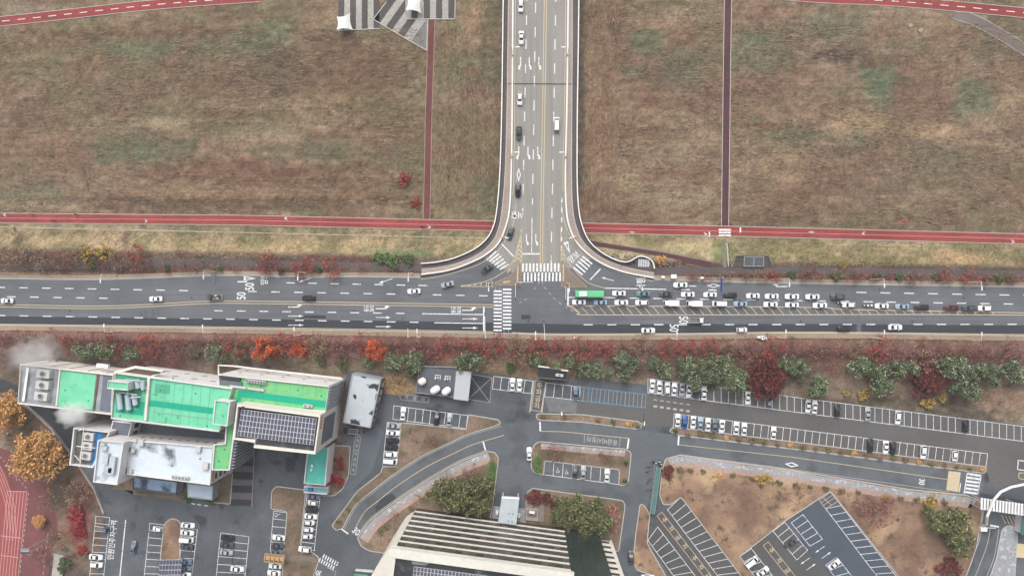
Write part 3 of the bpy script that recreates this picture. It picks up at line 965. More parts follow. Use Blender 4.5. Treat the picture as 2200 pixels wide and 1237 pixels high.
for y in (138, 330):
    for x, f in ((1118.5 - (y - 138) * .02, 1), (1137 - (y - 138) * .015, -1), (1157.5 - (y - 138) * .012, -1)):
        pts = [(a, b) if f < 0 else (a, -b) for a, b in SARC]
        adopt(marking('turn_arrow', [(a, b * 1.0) for a, b in pts], P(x, y, .014), R0(-90), PAINT, None, .95))
for x in (1131, 1151):
    adopt(marking('turn_arrow', SARC, P(x, 516, .014), R0(-90), PAINT, None, .85))
n0 = len(bpy.data.objects)
for i in range(4):
    out = [(x * .95, y * .95) for x, y in DIAM_O]
    a, b = out[i], out[(i + 1) % 4]
    adopt(marking('diamond_marking', [a, b, (b[0] * .62, b[1] * .55), (a[0] * .62, a[1] * .55)], P(1114.5, 375.5, .014), R0(90), PAINT, None))
t_ = text('서행', 1111.5, 461, 2.6, 180, None, sx=.9, z=.014, bold=.05); adopt(t_)
wribbon('expansion_joint', [(1078.5, 180), (1160, 180.5), (1241, 181)], .104, .3, DARKM, .012)
for y in (30, 130, 300, 430):
    for x in (1110, 1208):
        p = P(x, y, -4.7)
        adopt(MB().tube((p.x, p.y, -5.0), (p.x, p.y, -1.1), .8, .8, 12).build('pier', CONC_D))
    a, b = P(1104, y, -1.9), P(1214, y, -1.9)
    mb = MB().box(a.x, b.x, a.y - .7, a.y + .7, -2.0, -1.12)
    adopt(mb.build('pier_cap', CONC_D))
# viewing bulge: grating
gr = wpoly('grating', [(1371, 555), (1393, 558), (1397, 566), (1394, 574), (1371, 573)], .16, mat('grating_steel', (150, 156, 160), .05, 2, .6, .4), .05)
for k in range(5):
    wribbon('grating_bar', [(1373 + 5 * k, 556), (1372.5 + 5 * k, 573)], .165, .14, WHITE, .04)
for k in range(3):
    wribbon('grating_bar', [(1371, 559.5 + 5 * k), (1396, 560.5 + 5 * k)], .168, .14, WHITE, .04)
for k in range(26):
    x = 1346 + rng.random() * 26; y = 560 + rng.random() * 9 + (1372 - x) * .12
    p = P(x, y, .1)
    adopt(MB().box(p.x - .22, p.x + .22, p.y - .22, p.y + .22, .082, .11).build('dark_paver', DARKM))

# ================================================================ levee furniture: ramp, riprap, outlet, walkway
o, c = path_on_field('levee_ramp', smooth_line([(1262, 523), (1320, 533), (1420, 549), (1526, 570)], 8), 2.3, MAROON_D, 'dark maroon ramp climbing the levee beside the bridge wing', up=.16, edge=CONC_D, ew=.25)
o, c = path_on_field('levee_walkway', seg((-60, 576), (420, 562)) + seg((420, 562), (905, 575))[1:], 2.4, A_PATH, 'grey walkway on top of the levee left of the bridge', up=.03)
o, c = path_on_field('levee_walkway', seg((1400, 582), (1700, 581)) + seg((1700, 581), (2260, 590))[1:], 2.6, A_PATH, 'grey walkway on top of the levee right of the bridge', up=.03)
o, c = path_on_field('concrete_ditch', seg((-60, 486), (1050, 512), 60), .3, CONC, 'thin pale concrete edging at the foot of the left levee', up=.07)
o, c = path_on_field('concrete_ditch', seg((1570, 526), (2260, 535), 40), .22, CONC_D, 'thin grey concrete edging at the foot of the right levee', up=.05)
ROCK = mat('riprap', (140, 132, 120), .25, 1.2, .95, .1, island=.35)
mb = MB()
for k in range(420):
    x, y = 1275 + rng.random() * 225, 530 + rng.random() * 44
    if y > 541 + (x - 1275) * .155 + 30 or y < 541 + (x - 1275) * .16 - 4 or x > 1340 and y > 556 + (x - 1340) * .25 and x < 1405:
        continue
    if x < 1330 and y > 545 + (x - 1275) * .35:
        continue
    p = PG(x, y)
    s = .18 + rng.random() * .28
    mb.lathe((p.x, p.y, p.z - .1), [(s, 0), (s * (.7 + .3 * rng.random()), s * .8), (s * .3, s * 1.1)], 5)
tag(mb.build('riprap_stones', ROCK), 'rough stone riprap between the bridge wing and maroon ramp', 'stones', kind='stuff')
st = empty('levee_stair', PG(1557, 550))
tag(st, 'narrow concrete stair and drain running down the levee slope', 'stairs')
for k in range(12):
    p = PG(1558 + .3 * k, 523 + 4.4 * k, .12)
    adopt(MB().box(p.x - 1.3, p.x - .2, p.y - .34, p.y + .34, p.z - .5, p.z + .02).build('step', CONC_D), st)
cc = [PG(1561 + .35 * k, 522 + 4.6 * k, .2) for k in range(12)]
adopt(ribbon_world('drain_channel', cc, .35, CONC, None, h=.12), st)
adopt(ribbon_world('side_wall', [p + Vector((.9, 0, 0)) for p in cc], .25, CONC_D, None, h=.2), st)
ou = empty('outlet_structure', PG(1620, 562))
tag(ou, 'grey concrete drainage outlet with grated hatch set into the levee', 'culvert')
adopt(poly('apron', [(1581, 549), (1651, 549), (1660, 573), (1571, 575)], .0, mat('wet_concrete', (92, 88, 84), .2, .8, .9, .2), None, 3.0), ou)
for a, b in (((1581, 549), (1571, 575)), ((1651, 549), (1660, 573)), ((1581, 549), (1651, 549))):
    adopt(ribbon('wing_wall', [a, b], .0, .35, CONC_D, None, h=.4), ou)
adopt(poly('hatch', [(1599, 552), (1641, 552), (1640, 572), (1598, 572)], .6, mat('hatch_steel', (88, 94, 99), .1, 1, .6, .4), None, .7), ou)
for a, b in (((1599, 552), (1641, 552)), ((1598, 572), (1640, 572)), ((1599, 552), (1598, 572)), ((1641, 552), (1640, 572)), ((1620, 552), (1619, 572))):
    adopt(ribbon('hatch_rail', [a, b], .6, .2, STEEL, None, h=.15), ou)

# verge kerbs and footway of the main road
for line, nm, lab in ((road_north, 'kerb', 'pale kerb along the upper edge of the main road left of the bridge'), (road_n2, 'kerb', 'pale kerb along the upper edge of the main road right of the bridge'), (road_south, 'kerb', 'pale kerb along the lower edge of the main road')):
    k = ribbon('kerb', line, -.1, .28, KERB, None, h=.24)
    tag(k, lab, 'kerb', kind='structure')
fs = [P(x, y, 0.1) for x, y in road_south]
tag(ribbon_world('footway', offset_line(fs, 1.0), 1.7, TAN, None, h=.02), 'tan paved footway beside the lower edge of the main road', 'footway', kind='structure')
fs = [P(x, y, 0.1) for x, y in road_n2]
tag(ribbon_world('footway', offset_line(fs, .75), 1.1, TAN, None, h=.02), 'narrow tan footway beside the upper road edge right of the bridge', 'footway', kind='structure')
fs = [P(x, y, 0.1) for x, y in road_north]
tag(ribbon_world('footway', offset_line(fs, .75), 1.1, TAN, None, h=.02), 'narrow tan footway beside the upper road edge left of the bridge', 'footway', kind='structure')

# ================================================================ striped plaza
plaza = empty('plaza', PG(850, 30))
tag(plaza, 'plaza paved in alternating light and dark grey stripes', 'plaza', kind='structure')
PL_L = mat('paving_light', (186, 182, 176), .16, 1.2, .9, .2, coarse=.08)
PL_D = mat('paving_dark', (98, 94, 92), .14, 1.2, .9, .2, coarse=.08)
zp = -4.42
def band(q, m):
    o = poly('paving_stripe', q, zp, m, None, .15); adopt(o, plaza)
for k in range(7):
    x0 = 727 + 12.6 * k
    band([(x0, -30), (x0 + 12.5, -30), (x0 + 12.5, 65 - k * .4), (x0, 66 - k * .4)], PL_D if k % 2 == 0 else PL_L)
o1, o2 = Vector((804, 42)), Vector((880, 88))
for k in range(6):
    a = o1.lerp(o2, k / 6) + Vector((0, 0)); b = o1.lerp(o2, (k + .99) / 6)
    d = Vector((62, -88))
    band([tuple(a), tuple(b), tuple(b + d), tuple(a + d)], PL_D if k % 2 == 0 else PL_L)
zp = -4.36
for k in range(8):
    x0 = 871 + 13.2 * k
    band([(x0, -30), (x0 + 13.1, -30), (x0 + 13.1, 41), (x0, 41)], PL_L if k % 2 == 0 else PL_D)
zp = -4.43
band([(912, 42), (918, 42), (918, 108), (880, 88)], mat('cobble', (140, 138, 136), .4, 2.5, .9, .2))
for pts in ([(871, 41.5), (977, 41.5)], [(802, 42), (880, 88), (917, 109)], [(802, 42), (830, 5)], [(882, 88), (914, 43)], [(727, 66), (816, 62)], [(979, -30), (977, 42)], [(918.5, 42), (917, 110)]):
    adopt(ribbon('kerb', pts, -4.4, .3, KERB, None, h=.1), plaza)
def canopy_tent(x, y, rot, s, label):
    p = P(x, y, -1.4)
    e = empty('canopy_tent', (p.x, p.y, -4.4), R0(rot))
    tag(e, label, 'canopy')
    n = 10
    v, f = [], []
    for j in range(n + 1):
        for i in range(n + 1):
            u, w_ = i / n * 2 - 1, j / n * 2 - 1
            pinch = 1 - .22 * (1 - u * u) * abs(w_) ** 2 if True else 1
            X_ = u * (1 - .2 * (1 - w_ * w_)) * s
            Y_ = w_ * (1 - .2 * (1 - u * u)) * s
            v.append((X_, Y_, 2.8 + .9 * u * w_ * (1 if True else 0)))
    for j in range(n):
        for i in range(n):
            a = j * (n + 1) + i
            f.append((a, a + 1, a + n + 2, a + n + 1))
    mesh_obj('canopy', v, f, mat('tent_membrane', (250, 250, 248), .03, 1, .7, .2), e, True)
    for u, w_ in ((-1, -1), (1, -1), (1, 1), (-1, 1)):
        MB().tube((u * s * 1.08, w_ * s * 1.08, 0), (u * s, w_ * s, 2.8 + .9 * u * w_), .08, .06, 8).build('post', STEEL, e)
canopy_tent(739, 48, 6, 2.75, 'white four-pointed sail canopy at the lower left corner of the plaza')
canopy_tent(889, 9, -3, 2.7, 'white sail canopy standing on the middle stripes of the plaza')

# wear on the roads: tyre marks, manholes, patches
TYREMARK = mat('tyre_mark', (84, 88, 92), .2, 2, .95, .1)
for pts in ([(300, 668), (304, 676), (298, 684), (292, 688)], [(309, 666), (314, 676), (311, 686)], [(328, 664), (330, 672), (326, 682)], [(337, 662), (340, 670), (338, 678)], [(303, 648), (310, 655)], [(865, 680), (866, 692)]):
    ribbon('tyre_mark', smooth_line(pts, 5), .0065, .22, TYREMARK, road)
IRON = mat('cast_iron', (70, 72, 74), .1, 3, .8, .3)
mh = MB().lathe((0, 0, 0), [(.36, 0), (.34, .012)], 14).mesh('manhole_cover', IRON)
for x, y in ((510, 684), (1277, 664), (1135, 690), (412, 640), (760, 668), (1720, 690), (1960, 690), (2070, 640), (1890, 622), (150, 668), (1590, 645), (930, 700)):
    inst('manhole_cover', mh, road, P(x, y, .0095))
for q, m_ in (([(640, 676), (700, 677), (700, 684.5), (640, 683.5)], A_DARK), ([(1120, 676), (1140, 676), (1140, 686), (1120, 686)], A_DARK), ([(180, 604), (330, 600), (330, 615), (180, 613)], mat('asphalt_patch_main', (112, 117, 122), .06, 1.5, .9, .2)), ([(1840, 612), (1850, 612), (1850, 716), (1841, 716)], mat('asphalt_patch_main', (112, 117, 122)))):
    poly('asphalt_patch', q, .0055, m_, road)
# ================================================================ civic compound: asphalt, beds, bays
lot = poly('car_park', [(150, 975), (205, 1047), (228, 1112), (190, 1330), (2330, 1330), (2330, 928), (1600, 840), (1400, 812), (1390, 826), (1240, 812), (1230, 816), (1150, 816), (1060, 802), (1012, 800), (905, 842), (880, 850), (825, 845), (822, 800), (745, 795), (735, 960), (500, 965), (400, 1060), (240, 1050), (200, 985)], LOT, A_LOT)
tag(lot, 'dark asphalt forecourt and car parks around the civic buildings', 'car park', kind='structure')
lane = poly('service_lane', [(-60, 795), (0, 812), (50, 832), (95, 850), (135, 885), (165, 925), (205, 985), (235, 1040), (206, 1048), (156, 973), (113, 917), (61, 870), (40, 858), (0, 841), (-60, 822)], LOT - .01, A_DARK)
tag(lane, 'narrow dark service lane curving behind the steaming building', 'road', kind='structure')
ZL = LOT
def sheet(name, pix, m, lvl=1, par=lot):
    return poly(name, pix, LOT + .005 * lvl, m, par)
# the drives
drive_top = smooth_line([(736, 1134), (764, 1084), (800, 1054), (842, 1021), (904, 981), (967, 950), (1009, 931), (1076, 911)], 4)
drive_bot = smooth_line([(770, 1152), (800, 1113), (863, 1067), (925, 1027), (988, 992), (1047, 969)], 4)
sheet('drive_surface', drive_top + [(1155, 903), (1250, 906), (1374, 922), (1440, 932), (1455, 934), (1750, 969), (1900, 988), (2116, 1016), (2110, 1062), (2076, 1063), (1951, 1048), (1700, 1009), (1543, 988), (1459, 977), (1430, 988), (1420, 1010), (1410, 1085), (1375, 1082), (1367, 1138), (1358, 1205), (1365, 1260), (1325, 1260), (1329, 1183), (1343, 1085), (1339, 1075), (1144, 1048), (1133, 1058), (1130, 1120), (1059, 1110), (1071, 983), (1063, 971)] + drive_bot[::-1], A_DRIVE)
sheet('parking_surface', [(1395, 818), (1560, 838), (2300, 930), (2300, 1060), (2130, 1040), (2118, 1005), (1750, 955), (1446, 917), (1380, 912), (1385, 880)], A_GREY, 2)
sheet('parking_surface', [(1245, 826), (1389, 845), (1382, 908), (1240, 888)], A_GREY, 2)
sheet('parking_surface', [(1434, 1093), (1463, 1068), (1610, 1260), (1455, 1260), (1392, 1165), (1392, 1157), (1413, 1130), (1400, 1105)], mat('asphalt_bay', (100, 100, 101), .08, 1.5, .9, .2, coarse=.1), 2)
sheet('parking_surface', [(1589, 1194), (1685, 1119), (1800, 1262), (1640, 1262)], mat('asphalt_bay', (98, 98, 99)), 3)
sheet('parking_surface', [(1692, 1116), (1784, 1054), (1945, 1262), (1800, 1262)], A_BLUE, 3)
sheet('asphalt_patch', [(818, 1068), (842, 1059), (852, 1068), (838, 1084), (808, 1104), (806, 1090)], A_DARK, 4)
sheet('asphalt_patch', [(1170, 853), (1230, 860), (1240, 866), (1238, 888), (1222, 886), (1180, 884)], mat('asphalt_patch_pale', (128, 130, 132)), 3)
sheet('asphalt_patch', [(725, 958), (760, 960), (752, 1020), (720, 1062), (760, 1050), (800, 1010), (825, 930), (815, 915)], mat('asphalt_patch_blue', (112, 120, 128), .08, 1.5, .9, .2, coarse=.1), 2)
steps = empty('broad_steps', P(520, 1040, LOT))
tag(steps, 'broad grey stone steps descending beside the building passage', 'steps')
STEP_A, STEP_B = mat('step_stone', (118, 116, 118), .15, 1, .9, .2), mat('step_stone_dark', (74, 72, 76), .15, 1, .9, .2)
for k in range(7):
    y0, y1 = 985 + 14.5 * k, 985 + 14.5 * (k + 1) - 1
    x0, x1 = 503 - 1.2 * k, 545 - .7 * k
    adopt(poly('tread', [(x0, y0), (x1, y0 + 1), (x1, y1 + 1), (x0, y1)], LOT + .5 - .06 * k, STEP_A if k % 2 else STEP_B, None, .5), steps)
adopt(ribbon('handrail', [(547, 965), (541, 1087)], LOT + .8, .2, STEEL, None, h=.1), steps)

def bed(name, pix, m, label, r=5.0, kerb=True, h=.14):
    return island(pix, LOT, h, m, name, label, KERB if kerb else CONC_D, .28, None, r, 'structure', 'planting bed')
GRASSY = mat('bed_grass', (132, 120, 92), .2, 1.2, .95, .1, coarse=.2, stain=((96, 108, 74), .12, .5, .7), bump=.5)
B1 = bed('planting_bed', [(594, 1044), (657, 1052), (653, 1096), (645, 1180), (672, 1186), (686, 1197), (684, 1207), (664, 1262), (604, 1262), (617, 1098), (582, 1092), (584, 1054)], EARTH, 'long earth bed between two columns of parked cars')
B2 = bed('planting_bed', [(716, 956), (753, 958), (749, 1021), (736, 1050), (718, 1064), (690, 1064), (702, 1040), (712, 985)], EARTH, 'bed with a crimson shrub beside the green-roofed annex')
B3 = bed('planting_bed', [(713, 1128), (768, 1054), (818, 1015), (822, 1002), (852, 1002), (863, 907), (1001, 922), (1007, 890), (1070, 901), (1076, 909)] + drive_top[::-1][1:] + [(722, 1138)], EARTH, 'wedge-shaped bed along the upper side of the curved drive', 3)
B4 = bed('planting_bed', [(776, 1172), (768, 1154)] + drive_bot + [(1063, 971), (1071, 983), (1059, 1082), (1048, 1140), (900, 1140), (830, 1188), (793, 1182)], EARTH, 'garden bed in front of the striped office block, inside the drive', 3)
B5 = bed('planting_bed', [(1161, 948), (1250, 956), (1345, 964), (1356, 972), (1350, 1035), (1340, 1042), (1329, 1041), (1331, 1008), (1170, 989), (1168, 1020), (1147, 1014), (1141, 1003), (1143, 965), (1150, 952)], EARTH, 'U-shaped bed around the small bay row with wheelchair symbols')
B6 = bed('planting_bed', [(1144, 1048), (1323, 1072), (1339, 1075), (1343, 1085), (1329, 1183), (1310, 1182), (1200, 1152), (1128, 1124), (1130, 1078), (1133, 1056)], EARTH, 'bed with olive conifers right of the office entrance')
B7 = bed('planting_bed', [(1375, 1082), (1384, 1084), (1396, 1104), (1390, 1165), (1445, 1262), (1396, 1232), (1369, 1224), (1359, 1205), (1367, 1138)], SAND, 'narrow sandy bed along the side drive')
B8 = bed('planting_bed', [(1430, 985), (1459, 977), (1543, 988), (1700, 1009), (1951, 1050), (2076, 1063), (2103, 1073), (2112, 1092), (2097, 1176), (2066, 1262), (1950, 1262), (1784, 1054), (1685, 1119), (1589, 1194), (1640, 1262), (1612, 1262), (1463, 1067), (1440, 1083), (1425, 1083), (1417, 1063), (1422, 1010)], SAND, 'large sandy dry lawn between the diagonal car parks', 4)
B9 = bed('planting_bed', [(1437, 925), (1446, 917), (1750, 954), (2119, 1002), (2116, 1016), (1900, 988), (1750, 969), (1455, 934)], EARTH, 'long narrow median planted with a row of small shrubs')
B10 = bed('planting_bed', [(1155, 888), (1250, 890), (1372, 905), (1380, 913), (1374, 922), (1250, 906), (1158, 902), (1151, 895)], EARTH, 'short narrow median below the blue-lined bays')
B11 = bed('planting_bed', [(366, 1113), (378, 1114), (389, 1122), (386, 1203), (344, 1203), (353, 1125)], SAND, 'sandy round-ended island between parked cars by the solar carport', 8)
B12 = bed('planting_bed', [(2152, 1137), (2163, 1128), (2176, 1129), (2186, 1140), (2178, 1262), (2118, 1262), (2140, 1200)], SLABS, 'grey paved island at the gate drive', 6)
B13 = bed('planting_bed', [(2188, 1014), (2230, 1020), (2230, 1034), (2188, 1027)], GRASSY, 'small green bed beside the gate drive')
B14 = bed('planting_bed', [(480, 1019), (500, 1015), (495, 1082), (455, 1078), (458, 1040)], EARTH, 'dark earth bed between the white annex and the steps')
B15 = bed('planting_bed', [(780, 1262), (786, 1236), (806, 1226), (860, 1236), (868, 1262)], CONC_D, 'paved kerb corner beside the office block drive')
ZB = LOT + .145
# footways in the beds
def footway_on(par, line, d0, d1, m, z=ZB):
    w_ = [P(x, y, z) for x, y in line]
    return ribbon_world('footway', offset_line(w_, (d0 + d1) / 2), abs(d1 - d0), m, par)
footway_on(B4, drive_bot, -.5, -2.2, SLABS)
footway_on(B4, drive_bot, -2.2, -4.0, BRICK, ZB + .003)
p8 = smooth_line([(1434, 986), (1459, 979), (1543, 990), (1700, 1011), (1951, 1052), (2076, 1066), (2098, 1074)], 5)
footway_on(B8, p8, -.2, -2.1, SLABS)
footway_on(B8, p8, -2.1, -3.8, BRICK, ZB + .003)
p5 = smooth_line([(1163, 950), (1250, 958), (1343, 966)], 5)
footway_on(B5, p5, -.2, -1.2, SLABS)
footway_on(B5, p5, -1.2, -2.3, BRICK, ZB + .003)
poly('footway', [(1061, 1086), (1078, 1088), (1076, 1128), (1054, 1124)], ZB + .004, SLABS, B4)
poly('footway', [(1112, 1090), (1130, 1092), (1128, 1128), (1108, 1126)], LOT + .02, SLABS, lot)
ribbon('stone_path', smooth_line([(613, 1199), (650, 1198), (682, 1203)], 4), ZB + .004, 1.7, CONC_D, B1)

# painted lines of the compound
ZQ = LOT + .032
def line(pix, w_=.2, m=PAINT, par=lot, name='drive_line', z=ZQ):
    return ribbon(name, pix, z, w_, m, par)
dl = [P(x, y, ZQ) for x, y in drive_top]
ribbon_world('drive_line', offset_line(dl, -4.0), .2, PAINT_Y, lot)
ribbon_world('drive_line', offset_line(dl, -.6), .16, PAINT_W, lot)
dl = [P(x, y, ZQ) for x, y in drive_bot]
ribbon_world('drive_line', offset_line(dl, .5), .16, PAINT_Y, lot)
line([(732, 1134), (748, 1146)], .5, name='stop_line')
line([(1038, 948), (1043, 967)], .5, name='stop_line')
text('30', 765, 1141, 3.2, -40, lot, z=ZQ, sx=.8, bold=.05)
line(smooth_line([(1160, 926), (1210, 927), (1280, 934), (1352, 941)], 5), .2, PAINT_Y)
line([(1160, 906), (1161, 926)], .6, name='stop_line')
line([(1351, 941), (1348, 963)], .55, name='stop_line')
line([(1256, 931), (1255, 951)], .16, PAINT_W); line([(1333, 940), (1330, 960)], .16, PAINT_W)
text('응급비시정차', 1293.5, 945.5, 2.1, 172, lot, PAINT_W, ZQ, .95)
line([(1460, 955), (1700, 981), (2034, 1029)], .18, PAINT_Y)
line([(1458.5, 936), (1457, 956)], .55, name='stop_line')
line([(1457, 935.5), (1750, 970.5), (2030, 1007)], .15, PAINT_W)
line([(1460, 975.5), (1700, 1007), (2040, 1056)], .15, PAINT_W)
for i in range(4):
    out = [(x * .95, y * 1.1) for x, y in DIAM_O]
    a, b = out[i], out[(i + 1) % 4]
    marking('diamond_marking', [a, b, (b[0] * .62, b[1] * .55), (a[0] * .62, a[1] * .55)], P(1701, 997.5, ZQ), R0(-7), PAINT, lot)
text('30', 1980, 1034, 2.7, -98, lot, z=ZQ, sx=.8, bold=.04)
# raised crossing and chequered crossing
cr = poly('speed_table', [(2038, 1011), (2064, 1014), (2059, 1056), (2033, 1052)], LOT + .03, PAINT_Y, lot)
for k in range(9):
    line([(2037.5 - .5 * k, 1015 + 4.5 * k), (2063 - .5 * k, 1019 + 4.5 * k)], .12, PAINT_W, name='speed_table_line', z=LOT + .036)
for k in range(6):
    for j in range(2):
        x, y = 2078 + 14 * j - .9 * k, 1017 + 7.8 * k + 2 * j
        line([(x, y), (x + 15, y + 2)], .75, name='crosswalk_stripe')
line([(2078, 1016), (2071, 1060)], .3); line([(2108, 1020), (2101, 1062)], .3)
line([(2064, 1036), (2061, 1057)], .3, name='stop_line')
for k in range(7):
    a = Vector((697 + 4.9 * k, 1189.5 + 2.75 * k)); d = Vector((-3.6, 8.6))
    line([tuple(a), tuple(a + d)], .42, name='crosswalk_stripe')
    a2 = a + d + Vector((-4.6, -.5))
    line([tuple(a2), tuple(a2 + d)], .42, name='crosswalk_stripe')
text('30', 684.5, 1230, 2.6, 165, lot, z=ZQ, sx=.75, bold=.04)
line([(702, 1218), (722, 1227), (717, 1245)], .15, PAINT_W)
line([(270, 1116), (255, 1262)], .35)
text('민원인주차구역', 242, 1159, 2.7, 84.5, lot, z=ZQ, sx=.82, bold=.03)
line([(411, 1081), (419, 1082)], .3); line([(424, 1083), (432, 1084)], .3); line([(439, 1085), (447, 1086)], .3)

def bays(name, a0, a1, b0, b1, n, m=PAINT, w_=.17, alt=None, ends=True, base=True, z=ZQ):
    """Painted parking bays between the pixel lines a0-a1 and b0-b1, n bays."""
    mb = MB()
    L = lambda p, q, t: (p[0] + (q[0] - p[0]) * t, p[1] + (q[1] - p[1]) * t)
    def q(p1, p2, zz):
        A, B = P(*p1, zz), P(*p2, zz)
        d = (B - A).normalized() * w_ / 2
        s = Vector((-d.y, d.x, 0))
        mb.add([A - d - s, B + d - s, B + d + s, A - d + s], [(0, 1, 2, 3)])
    for k in range(n + 1):
        q(L(a0, a1, k / n), L(b0, b1, k / n), z)
    if base:
        q(a0, a1, z + .0012)
    if ends:
        q(b0, b1, z + .0024)
    o = mb.build('bay_lines', m, lot)
    return o
bays('r1', (1392, 844), (2210, 949), (1392, 813), (2210, 917), 52)
bays('r2', (1448.5, 888), (2122, 974), (1446, 917), (2118, 1003.5), 43)
bays('r3', (1170, 851.5), (1245, 860), (1174, 822), (1246, 830.5), 4)
bays('r3b', (1245, 860), (1386, 875.5), (1248, 831), (1388, 847), 8, PAINT_B, .22)
bays('r3c', (1252, 861.5), (1378, 874.5), (1255, 832), (1380, 846.5), 7, PAINT_W, .14, ends=False, base=False, z=ZQ + .004)
bays('r4', (1058, 835), (1141, 845), (1061, 808), (1145, 818), 5)
bays('r5', (846, 871), (1005, 892), (844, 900), (1001, 920), 10)
bays('r6', (832, 906), (822, 1000), (861, 909), (852, 1000), 6)
bays('r7', (1170, 990), (1331, 1008), (1168, 1019), (1329, 1040), 8)
bays('r8', (688, 1062), (675, 1182), (660, 1058), (646, 1178), 8)
bays('r9', (588, 1097), (573, 1262), (618, 1101), (606, 1262), 10)
bays('r10', (474, 1143.5), (462, 1262), (505, 1148), (494, 1262), 7)
bays('r10b', (535, 1152), (524, 1262), (505, 1148), (494, 1262), 7)
bays('r11', (322, 1123), (307, 1262), (353, 1127), (338, 1262), 9)
bays('r11b', (424, 1137), (409, 1262), (394, 1133), (379, 1262), 8)
bays('r12', (236, 1111), (220, 1262), (206, 1108), (190, 1262), 10)
bays('ra1', (1463, 1067), (1611, 1258), (1434, 1094), (1560, 1260), 13)
bays('ra2', (1413, 1131), (1512, 1260), (1392, 1160), (1465, 1260), 8)
bays('rb1', (1661, 1140), (1712, 1202), (1686, 1121), (1735, 1181), 5)
bays('rb2', (1614, 1177), (1680, 1262), (1588, 1196), (1640, 1262), 6)
bays('rc1', (1725, 1104.5), (1767, 1157), (1700, 1122), (1740, 1172), 4)
bays('rc2', (1774, 1092), (1902, 1260), (1807, 1085), (1942, 1258), 12)
bays('rc3', (1798, 1196), (1850, 1262), (1774, 1213), (1812, 1262), 4)
for par in (0,):
    for a, b in (((1784, 1057), (1760, 1074)), ((1760, 1074), (1774, 1092)), ((1784, 1057), (1807, 1085)), ((1774, 1092), (1800, 1076)), ((1788, 1063), (1764, 1079)), ((1793, 1068), (1769, 1085)), ((1768, 1068), (1786, 1084))):
        line([a, b], .16, PAINT_Y, name='hatch_line')
# no-parking boxes with lettering
def npbox(a, b, w_, words, rot, size, m=PAINT_Y):
    A, B = P(*a, ZQ), P(*b, ZQ)
    c = [A, B]
    for s in (-1, 1):
        ribbon_world('box_line', offset_line(c, s * w_ / 2), .16, m, lot)
    d = (B - A).normalized(); n = Vector((-d.y, d.x, 0))
    for q in (A, B):
        ribbon_world('box_line', [q - n * w_ / 2, q + n * w_ / 2], .16, m, lot, z=ZQ + .002)
    for k, ch in enumerate(words):
        p = A + (B - A) * ((k + .7) / (len(words) + .4))
        text(ch, p, None, size, rot, lot, m, ZQ, .95)
npbox((1417, 1103.5), (1481, 1186), 2.2, '주차금지', -52, 2.0)
npbox((1481, 1186), (1545, 1268), 2.2, '주차금지', -52, 2.0)
npbox((1645, 1167), (1720, 1262), 2.2, '주차금지', -52, 2.0)
npbox((1161, 818), (1152, 882), 3.4, '주차금지', 0, 2.3)
for s in ((1147, 817, 1138, 885), (1172, 820, 1164, 886)):
    line([(s[0], s[1]), (s[2], s[3])], .5, CONC, name='gutter')
npbox((773, 917), (765, 966), 1.9, '지금차주', 0, 1.4, PAINT_W)
npbox((765, 967), (758, 1018), 1.9, '지금차주', 0, 1.4, PAINT_W)
npbox((861, 852), (921, 859), 1.9, '차금지', -5, 1.5, PAINT_W)
line([(1008, 803), (1057, 811), (1052, 864), (1006, 857), (1008, 803)], .18, PAINT_W, name='box_line')
line([(1008, 803), (1052, 864)], .14, PAINT_W, name='box_line', z=ZQ + .003); line([(1057, 811), (1006, 857)], .14, PAINT_W, name='box_line', z=ZQ + .006)
poly('asphalt_patch', [(1008, 803), (1057, 811), (1052, 864), (1006, 857)], ZQ - .006, A_DARK, lot)
for x, y, a in ((1762, 1179, 215), (1775, 1192, 35), (1730, 1204, 215), (1742, 1217, 35)):
    marking('direction_arrow', TARW, P(x, y, ZQ), R0(a), PAINT, lot, .72)
def wheelchair(x, y, ang, s=1.0):
    p = P(x, y, ZQ + .004)
    def rr(v): 
        ca, sa = math.cos(R0(ang)), math.sin(R0(ang))
        return Vector((p.x + s * (v[0] * ca - v[1] * sa), p.y + s * (v[0] * sa + v[1] * ca), p.z))
    pts = [rr((.42 * math.cos(t), -.25 + .42 * math.sin(t))) for t in np.linspace(2.2, 6.6, 14)]
    ribbon_world('wheelchair_symbol', pts, .13 * s, PAINT, lot)
    ribbon_world('wheelchair_symbol', [rr(v) for v in ((-.1, .55), (-.05, .1), (.42, .08), (.6, -.45), (.8, -.4))], .14 * s, PAINT, lot)
    ribbon_world('wheelchair_symbol', [rr(v) for v in ((-.1, .72), (-.1, .95))], .24 * s, PAINT, lot)
wheelchair(1198, 1010.5, 0, 1.0); wheelchair(1217, 1013.5, 0, 1.0); wheelchair(595, 1105, -90, 1.2)
for k in range(2):
    for x in range(6):
        line([(1404 + 14 * x, 858 + 2 * x + 14 * k), (1412 + 14 * x, 859 + 2 * x + 14 * k)], .35 + .35 * k, PAINT_W, name='bay_number')
